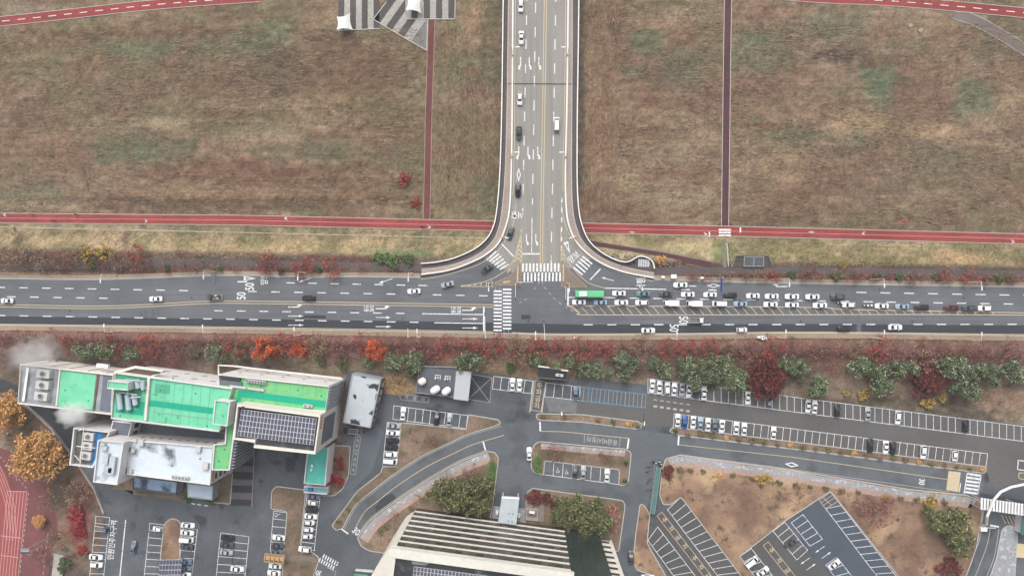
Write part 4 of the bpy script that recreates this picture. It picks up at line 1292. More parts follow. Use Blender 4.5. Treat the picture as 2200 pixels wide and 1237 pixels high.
# gate drive, bottom right
for pts in ([(2113, 1098), (2106, 1150), (2097, 1178), (2066, 1240)], [(2128, 1130), (2122, 1165), (2108, 1205), (2088, 1255)], [(2146, 1136), (2141, 1170), (2133, 1205), (2112, 1255)]):
    line(smooth_line(pts, 6), .22, PAINT_W)
line([(2127, 1127.5), (2146, 1131)], .55, name='stop_line')
for k in range(6):
    line([(2152 + 8 * k, 1106 + k), (2147 + 8 * k + 14, 1124 + 2 * k)], .2, PAINT_Y, name='hatch_line')
poly('speed_table', [(2181, 1166), (2230, 1170), (2230, 1200), (2179, 1196)], LOT + .03, PAINT_Y, lot)
line([(2186, 1008), (2230, 1013)], .3); line([(2186, 988), (2230, 993)], .3); line([(2188, 987), (2186, 1008)], .3)
sheet('asphalt_patch', [(2106, 1058), (2230, 1080), (2230, 1092), (2106, 1070)], A_DARK, 4)

# the school's running track
court = poly('sports_court', [(-60, 958), (0, 961), (28, 972), (60, 1010), (100, 1040), (104, 1060), (122, 1110), (125, 1150), (112, 1180), (100, 1262), (-60, 1262)], SOUTH + .03, TRACK_D)
tag(court, 'dull maroon sports court in the corner of the school ground', 'court', kind='structure')
trk = poly('running_track', [(-60, 985), (0, 1000), (14, 1020), (24, 1054), (58, 1055), (40, 1190), (34, 1262), (-60, 1262)], SOUTH + .036, TRACK, court)
for k in range(7):
    a = (16 + 7 * k, 1054.5); b = (-3 + 6.6 * k, 1262)
    ribbon('lane_line', [a, ((a[0] * .36 + b[0] * .64) + 0, 1187), b], SOUTH + .042, .16, PAINT_P, court)
for k in range(4):
    ribbon('lane_line', smooth_line([(-14 - 6 * k, 970 + 4 * k), (6 - 6 * k, 1015), (24 - 6 * k, 1062), (32 - 6 * k, 1100), (34 - 6.5 * k, 1160)], 6), SOUTH + .044, .16, PAINT_P, court)
for a, b in (((16, 1054.5), (58, 1055.5)), ((2, 1150), (45, 1155)), ((2, 1192), (40, 1197))):
    ribbon('lane_line', [a, b], SOUTH + .046, .22, PAINT_P, court)
for p, q, n in (((61, 1058), (42, 1235), 16), ((103, 1145), (92, 1240), 7), ((0, 980), (60, 1052), 9)):
    for k in range(n):
        t0, t1 = k / n, (k + .5) / n
        ribbon('lane_dash', [(p[0] + (q[0] - p[0]) * t, p[1] + (q[1] - p[1]) * t) for t in (t0, t1)], SOUTH + .042, .22, PAINT_W, court)
pv = poly('stand_paving', [(116, 1188), (136, 1192), (132, 1262), (108, 1262)], SOUTH + .06, CONC)
tag(pv, 'pale concrete spectator strip beside the sports court', 'paving', kind='structure')

# ================================================================ buildings
CREAM = mat('cream_cladding', (248, 242, 231), .05, .6, .8, .25, coarse=.05)
WALLW = mat('white_render', (244, 242, 240), .06, .6, .85, .25, coarse=.06)
WALLG = mat('grey_cladding', (176, 178, 182), .08, .6, .8, .25)
ROOFG = mat('green_roof_coating', (130, 226, 184), .06, .4, .75, .3, coarse=.05, stain=[((112, 210, 160), .25, .5, .75), ((84, 150, 118), .5, .66, .74)])
ROOFG2 = mat('green_roof_grassy', (122, 212, 146), .09, .8, .8, .3, coarse=.06, stain=[((158, 208, 132), .35, .5, .7), ((92, 150, 100), .6, .64, .74)])
ROOFT = mat('teal_roof_coating', (104, 216, 200), .07, .4, .75, .3, coarse=.06)
STRIPE = mat('green_walkway_coating', (24, 184, 148), .05, .5, .75, .3, coarse=.04)
ROOFW = mat('white_roof_sheet', (230, 241, 250), .05, .5, .7, .3, coarse=.05, stain=((116, 122, 130), .13, .58, .70))
ROOFP = mat('patched_white_roof', (206, 214, 220), .05, .5, .7, .3, stain=((60, 64, 70), .22, .575, .60))
ROOFB = mat('pale_blue_roof', (180, 208, 236), .08, .5, .7, .3, stain=((70, 82, 98), .2, .52, .66))
ROOFD = mat('dark_roof_felt', (62, 66, 70), .14, .6, .85, .25, coarse=.15, stain=((110, 114, 116), .25, .58, .72))
SLATE = mat('blue_grey_roof', (118, 124, 138), .08, .5, .75, .3, coarse=.06)
GLASS = mat('window_glass', (52, 60, 66), .25, .35, .18, .6)
GGLASS = mat('green_curtain_glass', (54, 68, 64), .22, .3, .2, .6, coarse=.12)
BGLASS = mat('brown_curtain_glass', (84, 78, 70), .25, .4, .4, .25, coarse=.12)
UNIT = mat('hvac_white', (220, 220, 218), .06, 1.0, .6, .3)
BLUEP = mat('blue_sheet', (52, 132, 200), .06, .6, .7, .3)

UC = bpy.data.meshes.new('unit_box')
UC.from_pydata(*((lambda vf: (vf[0], [], vf[1]))(box_verts(-.5, .5, -.5, .5, 0, 1))))
UC.materials.append(WALLW)
def boxobj(name, c, size, rz, parent, m):
    o = inst(name, UC, None, c, rz, size, m)
    return adopt(o, parent) if parent else o
def building(name, roof, z, m_wall, m_roof, label, base=SOUTH, par_h=.7, par_w=.45, parent=None, m_par=None, cat='building', px_given_at=None):
    """Walls, roof and parapet from the roof outline as the photograph shows it (roof height z)."""
    pts = [P(x, y, z) for x, y in roof]
    ar = sum(pts[i - 1].x * pts[i].y - pts[i].x * pts[i - 1].y for i in range(len(pts)))
    if ar < 0:
        pts.reverse()
    cen = sum(pts, Vector()) / len(pts)
    if parent is None:
        e = empty(name, (cen.x, cen.y, base))
        tag(e, label, cat)
    else:
        e = parent
    n = len(pts)
    lowz = [Vector((p.x, p.y, base - .1)) for p in pts]
    topz = [Vector((p.x, p.y, z)) for p in pts]
    w_ = mesh_obj('wall', lowz + topz, [(i, (i + 1) % n, n + (i + 1) % n, n + i) for i in range(n)], m_wall)
    adopt(w_, e)
    rf = poly_world('roof', [p - Vector((0, 0, .05)) for p in topz], m_roof)
    adopt(rf, e)
    if par_h:
        pw = ribbon_world('parapet', [p - Vector((0, 0, .3)) for p in topz], par_w, m_par or m_wall, None, h=par_h + .3, closed=True, side=.35)
        adopt(pw, e)
    return e, pts
def on_roof(e, name, pix, z, m, lift=.02, thick=0.0):
    o = poly(name, pix, z + lift, m, None, thick)
    return adopt(o, e)
def windows_on(e, A, B, z0, z1, rows, cols, m=GLASS, fw=.62, fh=.6, name='window', frame=None):
    """A grid of windows on the wall from A to B (outside on the right when walking A to B)."""
    A, B = Vector((A.x, A.y, 0)), Vector((B.x, B.y, 0))
    d = (B - A); Lg = d.length; d.normalize()
    nrm = Vector((d.y, -d.x, 0))
    ang = math.atan2(d.y, d.x)
    sw, sh = Lg / cols, (z1 - z0) / rows
    for r in range(rows):
        for c in range(cols):
            p = A + d * sw * (c + .5) + nrm * .02
            boxobj(name, (p.x, p.y, z0 + sh * (r + .2)), (sw * fw, .1, sh * fh), ang, e, m)
def fins_on(e, A, B, z0, z1, n, m, depth=.5, wd=.18, name='fin'):
    A, B = Vector((A.x, A.y, 0)), Vector((B.x, B.y, 0))
    d = (B - A).normalized(); nrm = Vector((d.y, -d.x, 0)); ang = math.atan2(d.y, d.x)
    for k in range(n):
        p = A + (B - A) * ((k + .5) / n) + nrm * depth / 2
        boxobj(name, (p.x, p.y, z0), (wd, depth, z1 - z0), ang, e, m)
FANM = MB().lathe((0, 0, 0), [(.95, 0), (.95, .3), (.8, .3), (.8, .1), (.15, .1), (.15, .34)], 14)
FAN_RING = FANM.mesh('fan_ring', mat('fan_grey', (196, 196, 194)), False)
fbm_ = MB()
for k in range(6):
    t = k * math.pi / 3
    a, b = Vector((math.cos(t), math.sin(t), 0)), Vector((-math.sin(t), math.cos(t), 0))
    fbm_.add([a * .12 - b * .08 + Vector((0, 0, .2)), a * .78 - b * .2 + Vector((0, 0, .16)), a * .78 + b * .2 + Vector((0, 0, .26)), a * .12 + b * .08 + Vector((0, 0, .22))], [(0, 1, 2, 3)])
FAN_BLADE = fbm_.mesh('fan_blades', DARKM)
fd = MB().lathe((0, 0, .02), [(.8, 0), (.8, .06)], 14)
FAN_PIT = fd.mesh('fan_pit', DARKM)
def cooling_unit(x, y, z, sx, sy, h, rz, label, group, fans=1, s=1.0):
    p = P(x, y, z + h)
    e = empty('cooling_unit', (p.x, p.y, z), rz)
    tag(e, label, 'cooling unit', group)
    MB().box(-sx / 2, sx / 2, -sy / 2, sy / 2, 0, h).build('casing', UNIT, e)
    for k in range(fans):
        fx = (k - (fans - 1) / 2) * sx / fans
        f = inst('fan', FAN_RING, e, (fx, 0, h), 0, (s, s, s))
        inst('fan_pit', FAN_PIT, f)
        inst('blades', FAN_BLADE, f, (0, 0, 0), .3 * k)
    return e
AW = R0(-7)
# west annex
zr = 13.0
W1, w1p = building('annex_building', [(47, 781), (246, 804), (242, 890), (41, 866)], zr, CREAM, mat('wet_grey_roof', (158, 162, 168), .1, .5, .6, .3, coarse=.1, stain=((196, 198, 200), .3, .5, .65)), 'long cream annex with green patch roof and three big cooling units')
on_roof(W1, 'green_roof_patch', [(130, 795), (206, 804), (199, 880), (122, 872)], zr, ROOFG)
on_roof(W1, 'roof_ridge', [(127, 793), (130, 793.5), (122, 872), (119, 872)], zr, CREAM, .4, .4)
on_roof(W1, 'roof_step', [(208, 804), (213, 805), (203, 881), (199, 881)], zr, mat('rust_band', (120, 100, 92)), .25, .25)
on_roof(W1, 'roof_slab', [(57, 789), (62, 789.5), (52, 862), (47, 861)], zr, WHITE, .9, .2)
on_roof(W1, 'pale_roof', [(222, 806), (240, 808), (236, 885), (214, 882)], zr, SLATE, .03)
A_, B_ = w1p[2], w1p[3]
windows_on(W1, w1p[3], w1p[2], 1, 12, 3, 10) if False else None
for k, (x, y) in enumerate(((92, 803), (90, 827), (87, 851))):
    cooling_unit(x, y, zr, 4.4, 2.7, 2.0, AW, ('upper', 'middle', 'lower')[k] + ' of three white square cooling units with open fans on annex roof', 'annex cooling units')
def wall_edges(pts):
    return [(pts[i], pts[(i + 1) % len(pts)]) for i in range(len(pts))]
def facing(pts, nx, ny):
    best = None
    for a, b in wall_edges(pts):
        d = (b - a)
        if d.length < 2: continue
        n = Vector((d.y, -d.x)).normalized()
        s = n.x * nx + n.y * ny + d.length * .002
        if best is None or s > best[0]:
            best = (s, a, b)
    return best[1], best[2]
a, b = facing(w1p, 0, 1)
for k in range(5):
    p = a.lerp(b, (k + .5) / 5)
    boxobj('panel_joint', (p.x, p.y, 0), (.12, .3, 12.4), math.atan2((b - a).y, (b - a).x), W1, CONC_D)
boxobj('duct', (*P(212, 787, 12)[:2], 9), (4, 1.2, 1.2), AW, W1, WHITE)
# main block
zr = 19.0
M1, m1p = building('office_wing', [(250, 799), (500, 833), (472, 926), (241, 898)], zr, WALLW, ROOFG, 'large mint green flat-roofed main block with roof tanks and penthouses')
on_roof(M1, 'walkway_stripe', [(322, 860), (331, 860), (458, 876), (456, 889), (318, 871)], zr, STRIPE)
on_roof(M1, 'walkway_stripe', [(300, 862), (311, 864), (307, 892), (248, 885), (250, 874), (298, 880)], zr, STRIPE, .025)
on_roof(M1, 'dark_roof_coating', [(250, 804), (314, 813), (312, 822), (300, 860), (298, 878), (250, 872), (247, 850)], zr, mat('green_roof_dark', (74, 168, 130), .06, .5, .75, .3, coarse=.05), .015)  # darker green area of the roof coating
on_roof(M1, 'divider', [(317, 811), (322, 811.5), (314, 903), (309, 902)], zr, CREAM, .9, .9)
for q in ([(318, 882), (357, 888), (356, 906), (333, 902)],):
    on_roof(M1, 'roof_hatch', [(333, 892), (356, 895), (355, 908), (331, 905)], zr, ROOFG, .2, .2)
on_roof(M1, 'roof_outline', [(334, 824), (366, 827), (364, 846), (332, 843)], zr, mat('green_roof_dark2', (92, 184, 146)), .015)
a, b = facing(m1p, 0, 1)
windows_on(M1, a, b, 3, 18, 2, 6, fw=.3, fh=.08)
on_roof(M1, 'roof_frame', [(292, 788.5), (355, 797), (318, 811), (248, 799)], zr - 2, mat('brown_terrace', (112, 100, 88), .15, 1, .9, .2), .0, .3)
adopt(ribbon('frame_beam', [(248, 800), (292, 788), (356, 797), (318, 811)], zr - 2, .9, CREAM, None, h=.5), M1)
for nm, q, z2, lab in (('penthouse', [(463, 859), (495, 863), (489, 915), (458, 910)], zr + 4.2, ''), ('penthouse', [(234, 817), (277, 821), (275, 838), (232, 834)], zr + 4.2, '')):
    building(nm, q, z2, WALLW, ROOFG, '', zr, .4, .35, M1)
TANKW = mat('tank_paint', (196, 212, 222), .05, 1, .5, .4)
for x, y, L_ in ((257, 862, 5.2), (275, 864, 5.0), (289, 858, 3.6), (295, 824, 3.0), (307, 827, 3.0)):
    p = P(x, y, zr + 1.2)
    e = MB().tube((p.x + .3, p.y - L_ / 2 * .99, zr + 1.1), (p.x - .3, p.y + L_ / 2 * .99, zr + 1.1), .85, .85, 12)
    e.box(p.x - .6, p.x + .6, p.y - L_ * .35, p.y - L_ * .25, zr, zr + .6).box(p.x - .6, p.x + .6, p.y + L_ * .25, p.y + L_ * .35, zr, zr + .6)
    adopt(e.build('roof_tank', TANKW), M1)
for pts in ([(270, 815), (300, 818), (308, 820), (308, 836)], [(255, 842), (295, 848)], [(275, 838), (274, 850)], [(280, 855), (302, 852)]):
    w_ = [P(x, y, zr + 2.1) for x, y in pts]
    mb = MB()
    for u, v in zip(w_, w_[1:]):
        mb.tube(u, v, .22, .22, 8)
    adopt(mb.build('roof_pipe', TANKW), M1)
# right block with its green strip
zr = 17.5
C1, c1p = building('office_wing', [(472, 803), (708, 828), (700, 884), (511, 866), (504, 940), (495, 1009), (457, 1008), (461, 954), (485, 952), (487, 911), (497, 838), (472, 834)], zr, WALLW, ROOFG2, 'L-shaped wing with grassy green roof and a dark green walkway')
on_roof(C1, 'walkway_stripe', [(512, 838), (520, 838), (704, 862), (702, 876), (519, 852), (515, 868), (507, 868)], zr, STRIPE, .02)
on_roof(C1, 'roof_louvre', [(474, 806), (516, 811), (515, 818), (472, 813)], zr, DARKM, .9, .9)
on_roof(C1, 'roof_louvre', [(472, 815), (520, 821), (519, 829), (472, 824)], zr, SLATE, .5, .5)
adopt(ribbon('frame_beam', [(471, 807), (470, 784), (504, 786), (580, 795), (735, 812)], 7, .5, CREAM, None, h=.5), C1)
a, b = facing(c1p, 0, 1)
windows_on(C1, a, b, 3, 14, 2, 5, fw=.14, fh=.1)
ea, eb = P(700, 884, zr), P(708, 828, zr)
fins_on(C1, ea, eb, 0, 17.6, 9, mat('fin_metal', (176, 184, 192), .06, 1, .6, .4), .5, .3)
ea, eb = P(495, 1009, zr), P(504, 940, zr)
fins_on(C1, ea, eb, 0, 17.3, 10, mat('fin_metal', (176, 184, 192)), .9, .3)
cooling_unit(549, 820, zr, 6.6, 1.0, 1.1, AW, 'row of small fans in a white casing on the grassy roof', None, 7, .45)
cooling_unit(530, 833.5, zr, 11.5, .7, .7, AW, 'long low white duct unit beside the fan row', None, 1, .3)
cooling_unit(661, 872, zr, 3.0, .9, .9, AW, 'pair of white outdoor units against the tower wall', None, 2, .4)
# tower with the solar array
zr = 23.0
T1, t1p = building('office_tower', [(513, 867), (690, 890), (679, 973), (548, 959), (549.5, 948), (503, 941)], zr, CREAM, ROOFD, 'cream tower block with sunken dark roof carrying a solar array', par_h=1.1, par_w=.9)
a, b = facing(t1p, 1, 0)
windows_on(T1, a, b, 3, 18, 1, 1, SLATE, .72, .85)
a, b = facing(t1p, 0, -1)
windows_on(T1, a, b, 0, 18, 4, 6, fw=.8, fh=.5)
MODM = mat('solar_cells', (92, 94, 112), .08, 1.2, .3, .5, objvar=.1)
FRAME = mat('module_frame', (236, 236, 240), .03, 1, .5, .4)
mv = MB().box(-.5, .5, -.5, .5, 0, .05).mesh('solar_module', MODM)
def solar(label, q, z, nx_, ny_, gap=.82, lift=.5, name='solar_array', par=None, skip=None):
    c = [P(x, y, z + lift) for x, y in q]
    cen = sum(c, Vector()) / 4
    e = empty(name, (cen.x, cen.y, z))
    tag(e, label, 'solar array')
    backing = poly_world('mounting_frame', [p - Vector((0, 0, .03)) for p in c], FRAME, None, .08)
    adopt(backing, e)
    for j in range(ny_):
        for i in range(nx_):
            s, t = (i + .5) / nx_, (j + .5) / ny_
            p = (c[0] * (1 - s) + c[1] * s) * (1 - t) + (c[3] * (1 - s) + c[2] * s) * t
            if skip and skip(i, j): continue
            ux = (c[1] - c[0]) / nx_; uy = (c[3] - c[0]) / ny_
            o = inst('solar_module', mv, None, p, math.atan2(ux.y, ux.x), (ux.length * gap, uy.length * .88, 1))
            adopt(o, e)
    for s, t in ((.1, .1), (.9, .1), (.1, .9), (.9, .9)):
        p = (c[0] * (1 - s) + c[1] * s) * (1 - t) + (c[3] * (1 - s) + c[2] * s) * t
        adopt(MB().tube((p.x, p.y, z - .05), (p.x, p.y, z + lift - .05), .08, .08, 6).build('leg', STEEL), e)
    return e
solar('large solar array on the dark sunken roof of the cream tower', [(519, 879), (680, 899), (673, 956), (509, 936)], 23, 22, 5)
on_roof(T1, 'penthouse_box', [(519, 872), (526, 873), (525, 878), (518, 877)], 23, DARKM, 1.2, 1.2)
# annex with teal roof
E1, e1p = building('annex_building', [(661, 971), (707, 959), (700, 1041), (654, 1037)], 6.0, WALLW, ROOFT, 'small annex with a turquoise roof below the tower')
on_roof(E1, 'roof_vent', [(668, 997), (672, 998), (672, 1004), (668, 1003)], 6.0, WHITE, .6, .6)
on_roof(E1, 'roof_vent', [(667, 1007), (671, 1007), (670, 1012), (666, 1011)], 6.0, WHITE, .6, .6)
E2, e2p = building('terrace_room', [(654, 1043), (704, 1046), (703, 1061), (653, 1057)], 1.6, WALLW, mat('pale_blue_terrace', (140, 190, 206), .15, .8, .6, .3), 'low glass-roofed terrace room at the end of the turquoise annex', par_h=.3)
adopt(MB().box(*(lambda p: (p.x - 1, p.x + .6, p.y - .6, p.y + .5, 1.6, 2.6))(P(668, 1050, 2))).build('water_tank', BLUEP), E2)
# south blocks
zr = 15.5
S1, s1p = building('annex_building', [(281, 944), (459, 958), (453, 1040), (275, 1017)], zr, WALLW, ROOFW, 'broad annex with stained white roof beside the steps')
a, b = facing(s1p, 0, 1)
windows_on(S1, a, b, 9.5, 15, 1, 9, fw=.4, fh=.1)
a, b = facing(s1p, 1, 0)
windows_on(S1, a, b, 1, 14, 4, 3, fw=.5, fh=.4)
text('', 0, 0, 1, 0, None) if False else None
for x, y, w_, d_ in ((302, 950, 1.9, 2.2), (425, 965, 1.7, 1.9), (290, 946, 1.1, 1.0), (285, 968, 1.2, 1.2), (440, 1001, 2.0, 2.2), (280, 1012, .9, 1.2)):
    p = P(x, y, zr + 1)
    boxobj('roof_box', (p.x, p.y, zr), (w_, d_, 1.1), AW, S1, UNIT)
cooling_unit(386, 1026, zr, 5.6, 1.1, 1.0, AW, 'row of small white fan units at the edge of the stained white roof', None, 5, .4)
zr = 19.5
S2, s2p = building('stair_tower', [(213, 944), (268, 950), (254, 1040), (203, 1034)], zr, WALLW, ROOFW, 'tall white box-shaped stair block left of the stained white roof')
for x, y, w_, d_ in ((240, 1000, 1.9, 5.6), (227, 985, 1.6, 3.4), (222, 962, 2.0, 1.4), (220, 955, 1.4, .9), (236, 1010, 1.2, 1.6)):
    p = P(x, y, zr + 1.1)
    boxobj('roof_box', (p.x, p.y, zr), (w_, d_, 1.2), AW, S2, mat('pale_unit', (206, 216, 222), .04, 1, .6, .3))
a, b = facing(s2p, 1, 0)
windows_on(S2, a, b, 2, 18, 4, 2, fw=.3, fh=.35)
zr = 14.0
S3, s3p = building('plant_room', [(164, 917), (241, 926), (205, 1002), (155, 996)], zr, WALLW, mat('plant_deck', (112, 110, 106), .2, .6, .8, .3), 'open-topped plant room with exposed fans and a blue strip', par_h=1.4, par_w=.6)
on_roof(S3, 'blue_deck', [(203, 925), (224, 927), (220, 936), (208, 1002), (193, 1000)], zr, BLUEP, .1, .1)
for k, (x, y) in enumerate(((189, 938), (186, 958), (183, 979))):
    cooling_unit(x, y, zr, 3.6, 2.6, 1.4, AW, ('upper', 'middle', 'lower')[k] + ' of three grey fan units inside the open plant room', 'plant room fans', 1, .9)
for a, b in (((164, 958), (205, 962)), ((180, 918), (172, 997)), ((160, 977), (172, 990)), ((168, 925), (182, 920))):
    pa, pb = P(*a, zr + 1.6), P(*b, zr + 1.6)
    adopt(MB().tube(pa, pb, .12, .12, 6).build('brace', WHITE), S3)
# slate court roof between main block and south block
K1, k1p = building('link_roof', [(288, 905), (484, 928), (481, 950), (284, 936)], 5.0, WALLG, SLATE, 'low slate grey link roof between green block and white annex', par_h=.2)
K2, k2p = building('link_block', [(243, 903), (284, 908), (276, 942), (236, 938)], 11.0, WALLW, SLATE, 'narrow white link block below the main green roof', par_h=.3)
a, b = facing(k2p, 1, 0)
windows_on(K2, a, b, 1, 10, 2, 2)
D1, d1p = building('canopy_roof', [(287, 1021), (382, 1033), (379, 1060), (286, 1050)], 3.2, WALLG, ROOFB, 'low pale blue stained roof below the white annex', par_h=.4, m_par=SLATE)
D2, d2p = building('canopy_roof', [(402, 1037), (458, 1043), (456, 1074), (403, 1067)], 3.4, WALLG, mat('pale_roof', (216, 234, 246), .06, .6, .7, .3, coarse=.06), 'pale blue porch roof at the corner of the white annex', par_h=.1)
pv = poly('forecourt_planting', [(268, 1030), (286, 1030), (286, 1062), (400, 1075), (402, 1060), (384, 1056), (384, 1063), (268, 1052)], LOT + .1, EARTH, None, .1)
tag(pv, 'strip of dry planting along the foot of the white annex', 'planting bed', kind='structure')
# the flat grey-white shed
G1_, g1p = building('shed_building', [(757, 802), (819, 814), (796, 919), (737, 907)], 4.6, WALLG, ROOFP, 'detached grey shed with peeling white roof', par_h=.25)
for x, y in ((818, 826), (814, 842), (810, 856)):
    p = P(x + 3, y, 3)
    boxobj('wall_unit', (p.x, p.y, 1.5), (1.2, 1.6, 1.6), R0(-12), G1_, CONC_D)
a, b = facing(g1p, 1, 0)
windows_on(G1_, a, b, 0, 4, 1, 8, fw=.5, fh=.5)
# compressor yard and its white shelter
Y1, y1p = building('plant_platform', [(901, 786), (981, 789), (975, 853), (894, 843)], 1.2, WALLG, mat('platform_grey', (108, 112, 120), .1, .8, .85, .2, coarse=.1), 'grey railed platform with white tanks near the evergreen trees', par_h=.5, par_w=.2, m_par=STEEL)
for k, (x, y, a_, l_) in enumerate(((907, 819, 30, 1.5), (935, 837, 35, 1.9), (959, 840, 40, 1.8))):
    p = P(x, y, 2.6)
    e = empty('storage_tank', (p.x, p.y, 1.2), R0(a_))
    tag(e, ('leftmost', 'middle', 'rightmost')[k] + ' of three rounded white tanks on the grey platform', 'tank', 'white tanks')
    prof = [(.02, -l_), (.8, -l_ + .25), (1.25, -l_ * .5), (1.3, 0), (1.25, l_ * .5), (.8, l_ - .25), (.02, l_)]
    mb = MB().lathe((0, 0, 0), prof, 14)
    mb.v = [(z_, y_, x_ + 1.4) for x_, y_, z_ in mb.v]
    o = mb.build('tank_shell', WHITE, e, True)
    MB().box(-.8, -.5, -.7, .7, 0, .8).box(.5, .8, -.7, .7, 0, .8).build('saddle', STEEL, e)
for x, y in ((941, 810), (962, 812)):
    on_roof(Y1, 'skylight', [(x - 6, y - 5), (x + 6, y - 4), (x + 5, y + 6), (x - 7, y + 5)], 1.2, WHITE, .3, .3)
    for i in range(2):
        for j in range(2):
            on_roof(Y1, 'pane', [(x - 5 + 5.2 * i, y - 3.5 + 5 * j), (x - .6 + 5.2 * i, y - 3.2 + 5 * j), (x - .8 + 5.2 * i, y + .4 + 5 * j), (x - 5.2 + 5.2 * i, y + .2 + 5 * j)], 1.2, GLASS, .33, .02)
sh = empty('flat_shelter', P(994, 828, LOT)); tag(sh, 'flat pale grey shelter roof beside the railed platform', 'shelter')
adopt(poly('roof', [(981, 796), (1013, 798), (1006, 861), (974, 857)], 3.2, mat('shelter_sheet', (200, 206, 210), .05, .6, .6, .3, coarse=.04), None, .2), sh)
for x, y in ((982, 798), (1011, 800), (1004, 858), (976, 855)):
    p = P(x, y, 3)
    adopt(MB().tube((p.x, p.y, LOT), (p.x, p.y, 3.1), .12, .12, 8).build('post', STEEL), sh)
# dark kiosk
KI, kip = building('kiosk', [(1156, 787), (1220, 796), (1217, 816), (1155, 811)], 2.6, CONC_D, mat('kiosk_roof', (58, 62, 66), .12, .8, .85, .2, coarse=.1), 'dark flat-roofed kiosk under the evergreens by the bays', par_h=.3, par_w=.2)
on_roof(KI, 'coping', [(1156, 785), (1180, 788), (1180, 790.5), (1156, 788)], 2.6, CREAM, .5, .5)
on_roof(KI, 'coping', [(1206, 793), (1221, 795), (1221, 798), (1206, 796)], 2.6, CREAM, .5, .5)
cooling_unit(1202, 806, 2.6, 2.6, .9, .8, AW, 'white outdoor unit on the dark kiosk roof', None, 1, .4)
# striped office block
zr = 41.0
def OF(x, y, z):          # the facade line, measured at the lowest fin (z = 3)
    return P(x, y, z)
fa, fb, fc = P(891, 1099, 3.0), P(1213, 1142, 3.0), P(1289, 1152, 3.0)
dirx = (fb - fa).normalized()
nrm = Vector((-dirx.y, dirx.x, 0))          # towards the road
fa.z = fb.z = fc.z = 0
fc = fb + dirx * (fc - fb).length
back = -nrm * 46
OB = empty('office_building', (fa + fc) / 2 + back / 2 + Vector((0, 0, SOUTH)))
tag(OB, 'tall office block with white horizontal fins and dark glass front', 'building')
q = [fa, fc, fc + back, fa + back]
n = 4
mesh = mesh_obj('wall', [Vector((p.x, p.y, SOUTH - .1)) for p in q] + [Vector((p.x, p.y, zr)) for p in q], [((i + 1) % 4, i, 4 + i, 4 + (i + 1) % 4) for i in range(4)], BGLASS)
adopt(mesh, OB)
adopt(poly_world('roof', [Vector((p.x, p.y, zr - .05)) for p in q], ROOFD), OB)
FINW = mat('fin_white', (240, 236, 226), .05, .8, .8, .2, coarse=.04)
ang = math.atan2(dirx.y, dirx.x)
Lf = (fb - fa).length
nf = 8
for k in range(nf):
    z = 3.0 + 38.4 * k / nf
    p = fa + dirx * Lf / 2 + nrm * .23
    boxobj('fin', (p.x, p.y, z - .2), (Lf, .4, .42), ang, OB, FINW)
cols_ = 24
for k in range(nf):          # each storey glazed in panes of slightly different tone
    z = 3.0 + 38.4 * k / nf
    for c in range(cols_):
        p = fa + dirx * Lf * (c + .5) / cols_ + nrm * .02
        boxobj('window_pane', (p.x, p.y, z + .95), (Lf / cols_ * .94, .08, 3.2), ang, OB, (BGLASS, mat('blind_glass', (92, 90, 84), .2, .4, .3, .4), GGLASS)[(c * 7 + k * 5 + c * k) % 11 % 3])
p = fa + dirx * Lf / 2 + nrm * .3
par = boxobj('parapet', (p.x, p.y, zr - .2), (Lf + 1, 2.6, 1.3), ang, OB, FINW)
Lg = (fc - fb).length
for r in range(9):
    for c in range(6):
        p = fb + dirx * Lg * (c + .5) / 6 + nrm * .03
        z0 = 0 + (zr) / 9 * r
        boxobj('curtain_pane', (p.x, p.y, z0 + .06), (Lg / 6 * .97, .1, zr / 9 * .96), ang, OB, GGLASS)
# white stair core at the right end
core0 = fc - nrm * 2.0 + dirx * .2
core1 = core0 + dirx * 4.6
for r in range(9):
    z0 = zr / 9 * r
    boxobj('core_band', (*(core0 + dirx * 2.3 - nrm * 15 + nrm * .0)[:2], z0 + 1.1), (4.6, 30, zr / 9 - 1.1), ang, OB, CREAM)
    boxobj('core_slot', (*(core0 + dirx * 1.75 + nrm * .04)[:2], z0 + 1.4), (3.1, .16, 1.5), ang, OB, DARKM)
    boxobj('core_ledge', (*(core0 + dirx * 2.3 - nrm * 15)[:2], z0), (4.6, 29.9, 1.1), ang, OB, CREAM)
boxobj('core_edge', (*(core1 - dirx * .35 - nrm * 15)[:2], SOUTH), (.7, 30.2, zr + 1.5), ang, OB, CREAM)
# lower cream block at the left end
lw = [(854, 1167), (833, 1181), (820, 1200), (795, 1240), (780, 1300), (842, 1300), (838, 1240), (846, 1190)]
adopt(poly('side_block', lw, 31.0, CREAM, None, 32.6), OB)
adopt(ribbon_world('roof_edge', [Vector((p.x, p.y, zr - .1)) for p in (fa + back, fa)], 1.0, FINW, None, h=.9, side=-.5), OB)
on_roof(OB, 'roof_stain', [(884, 1205), (905, 1203), (925, 1208), (912, 1214), (886, 1211)], zr, mat('roof_stain_pale', (150, 156, 158), .2, .6, .8, .2), .02)
solar('solar array on the dark roof of the striped office block', [(889, 1216), (1130, 1247), (1128, 1275), (886, 1242)], zr, 32, 3)
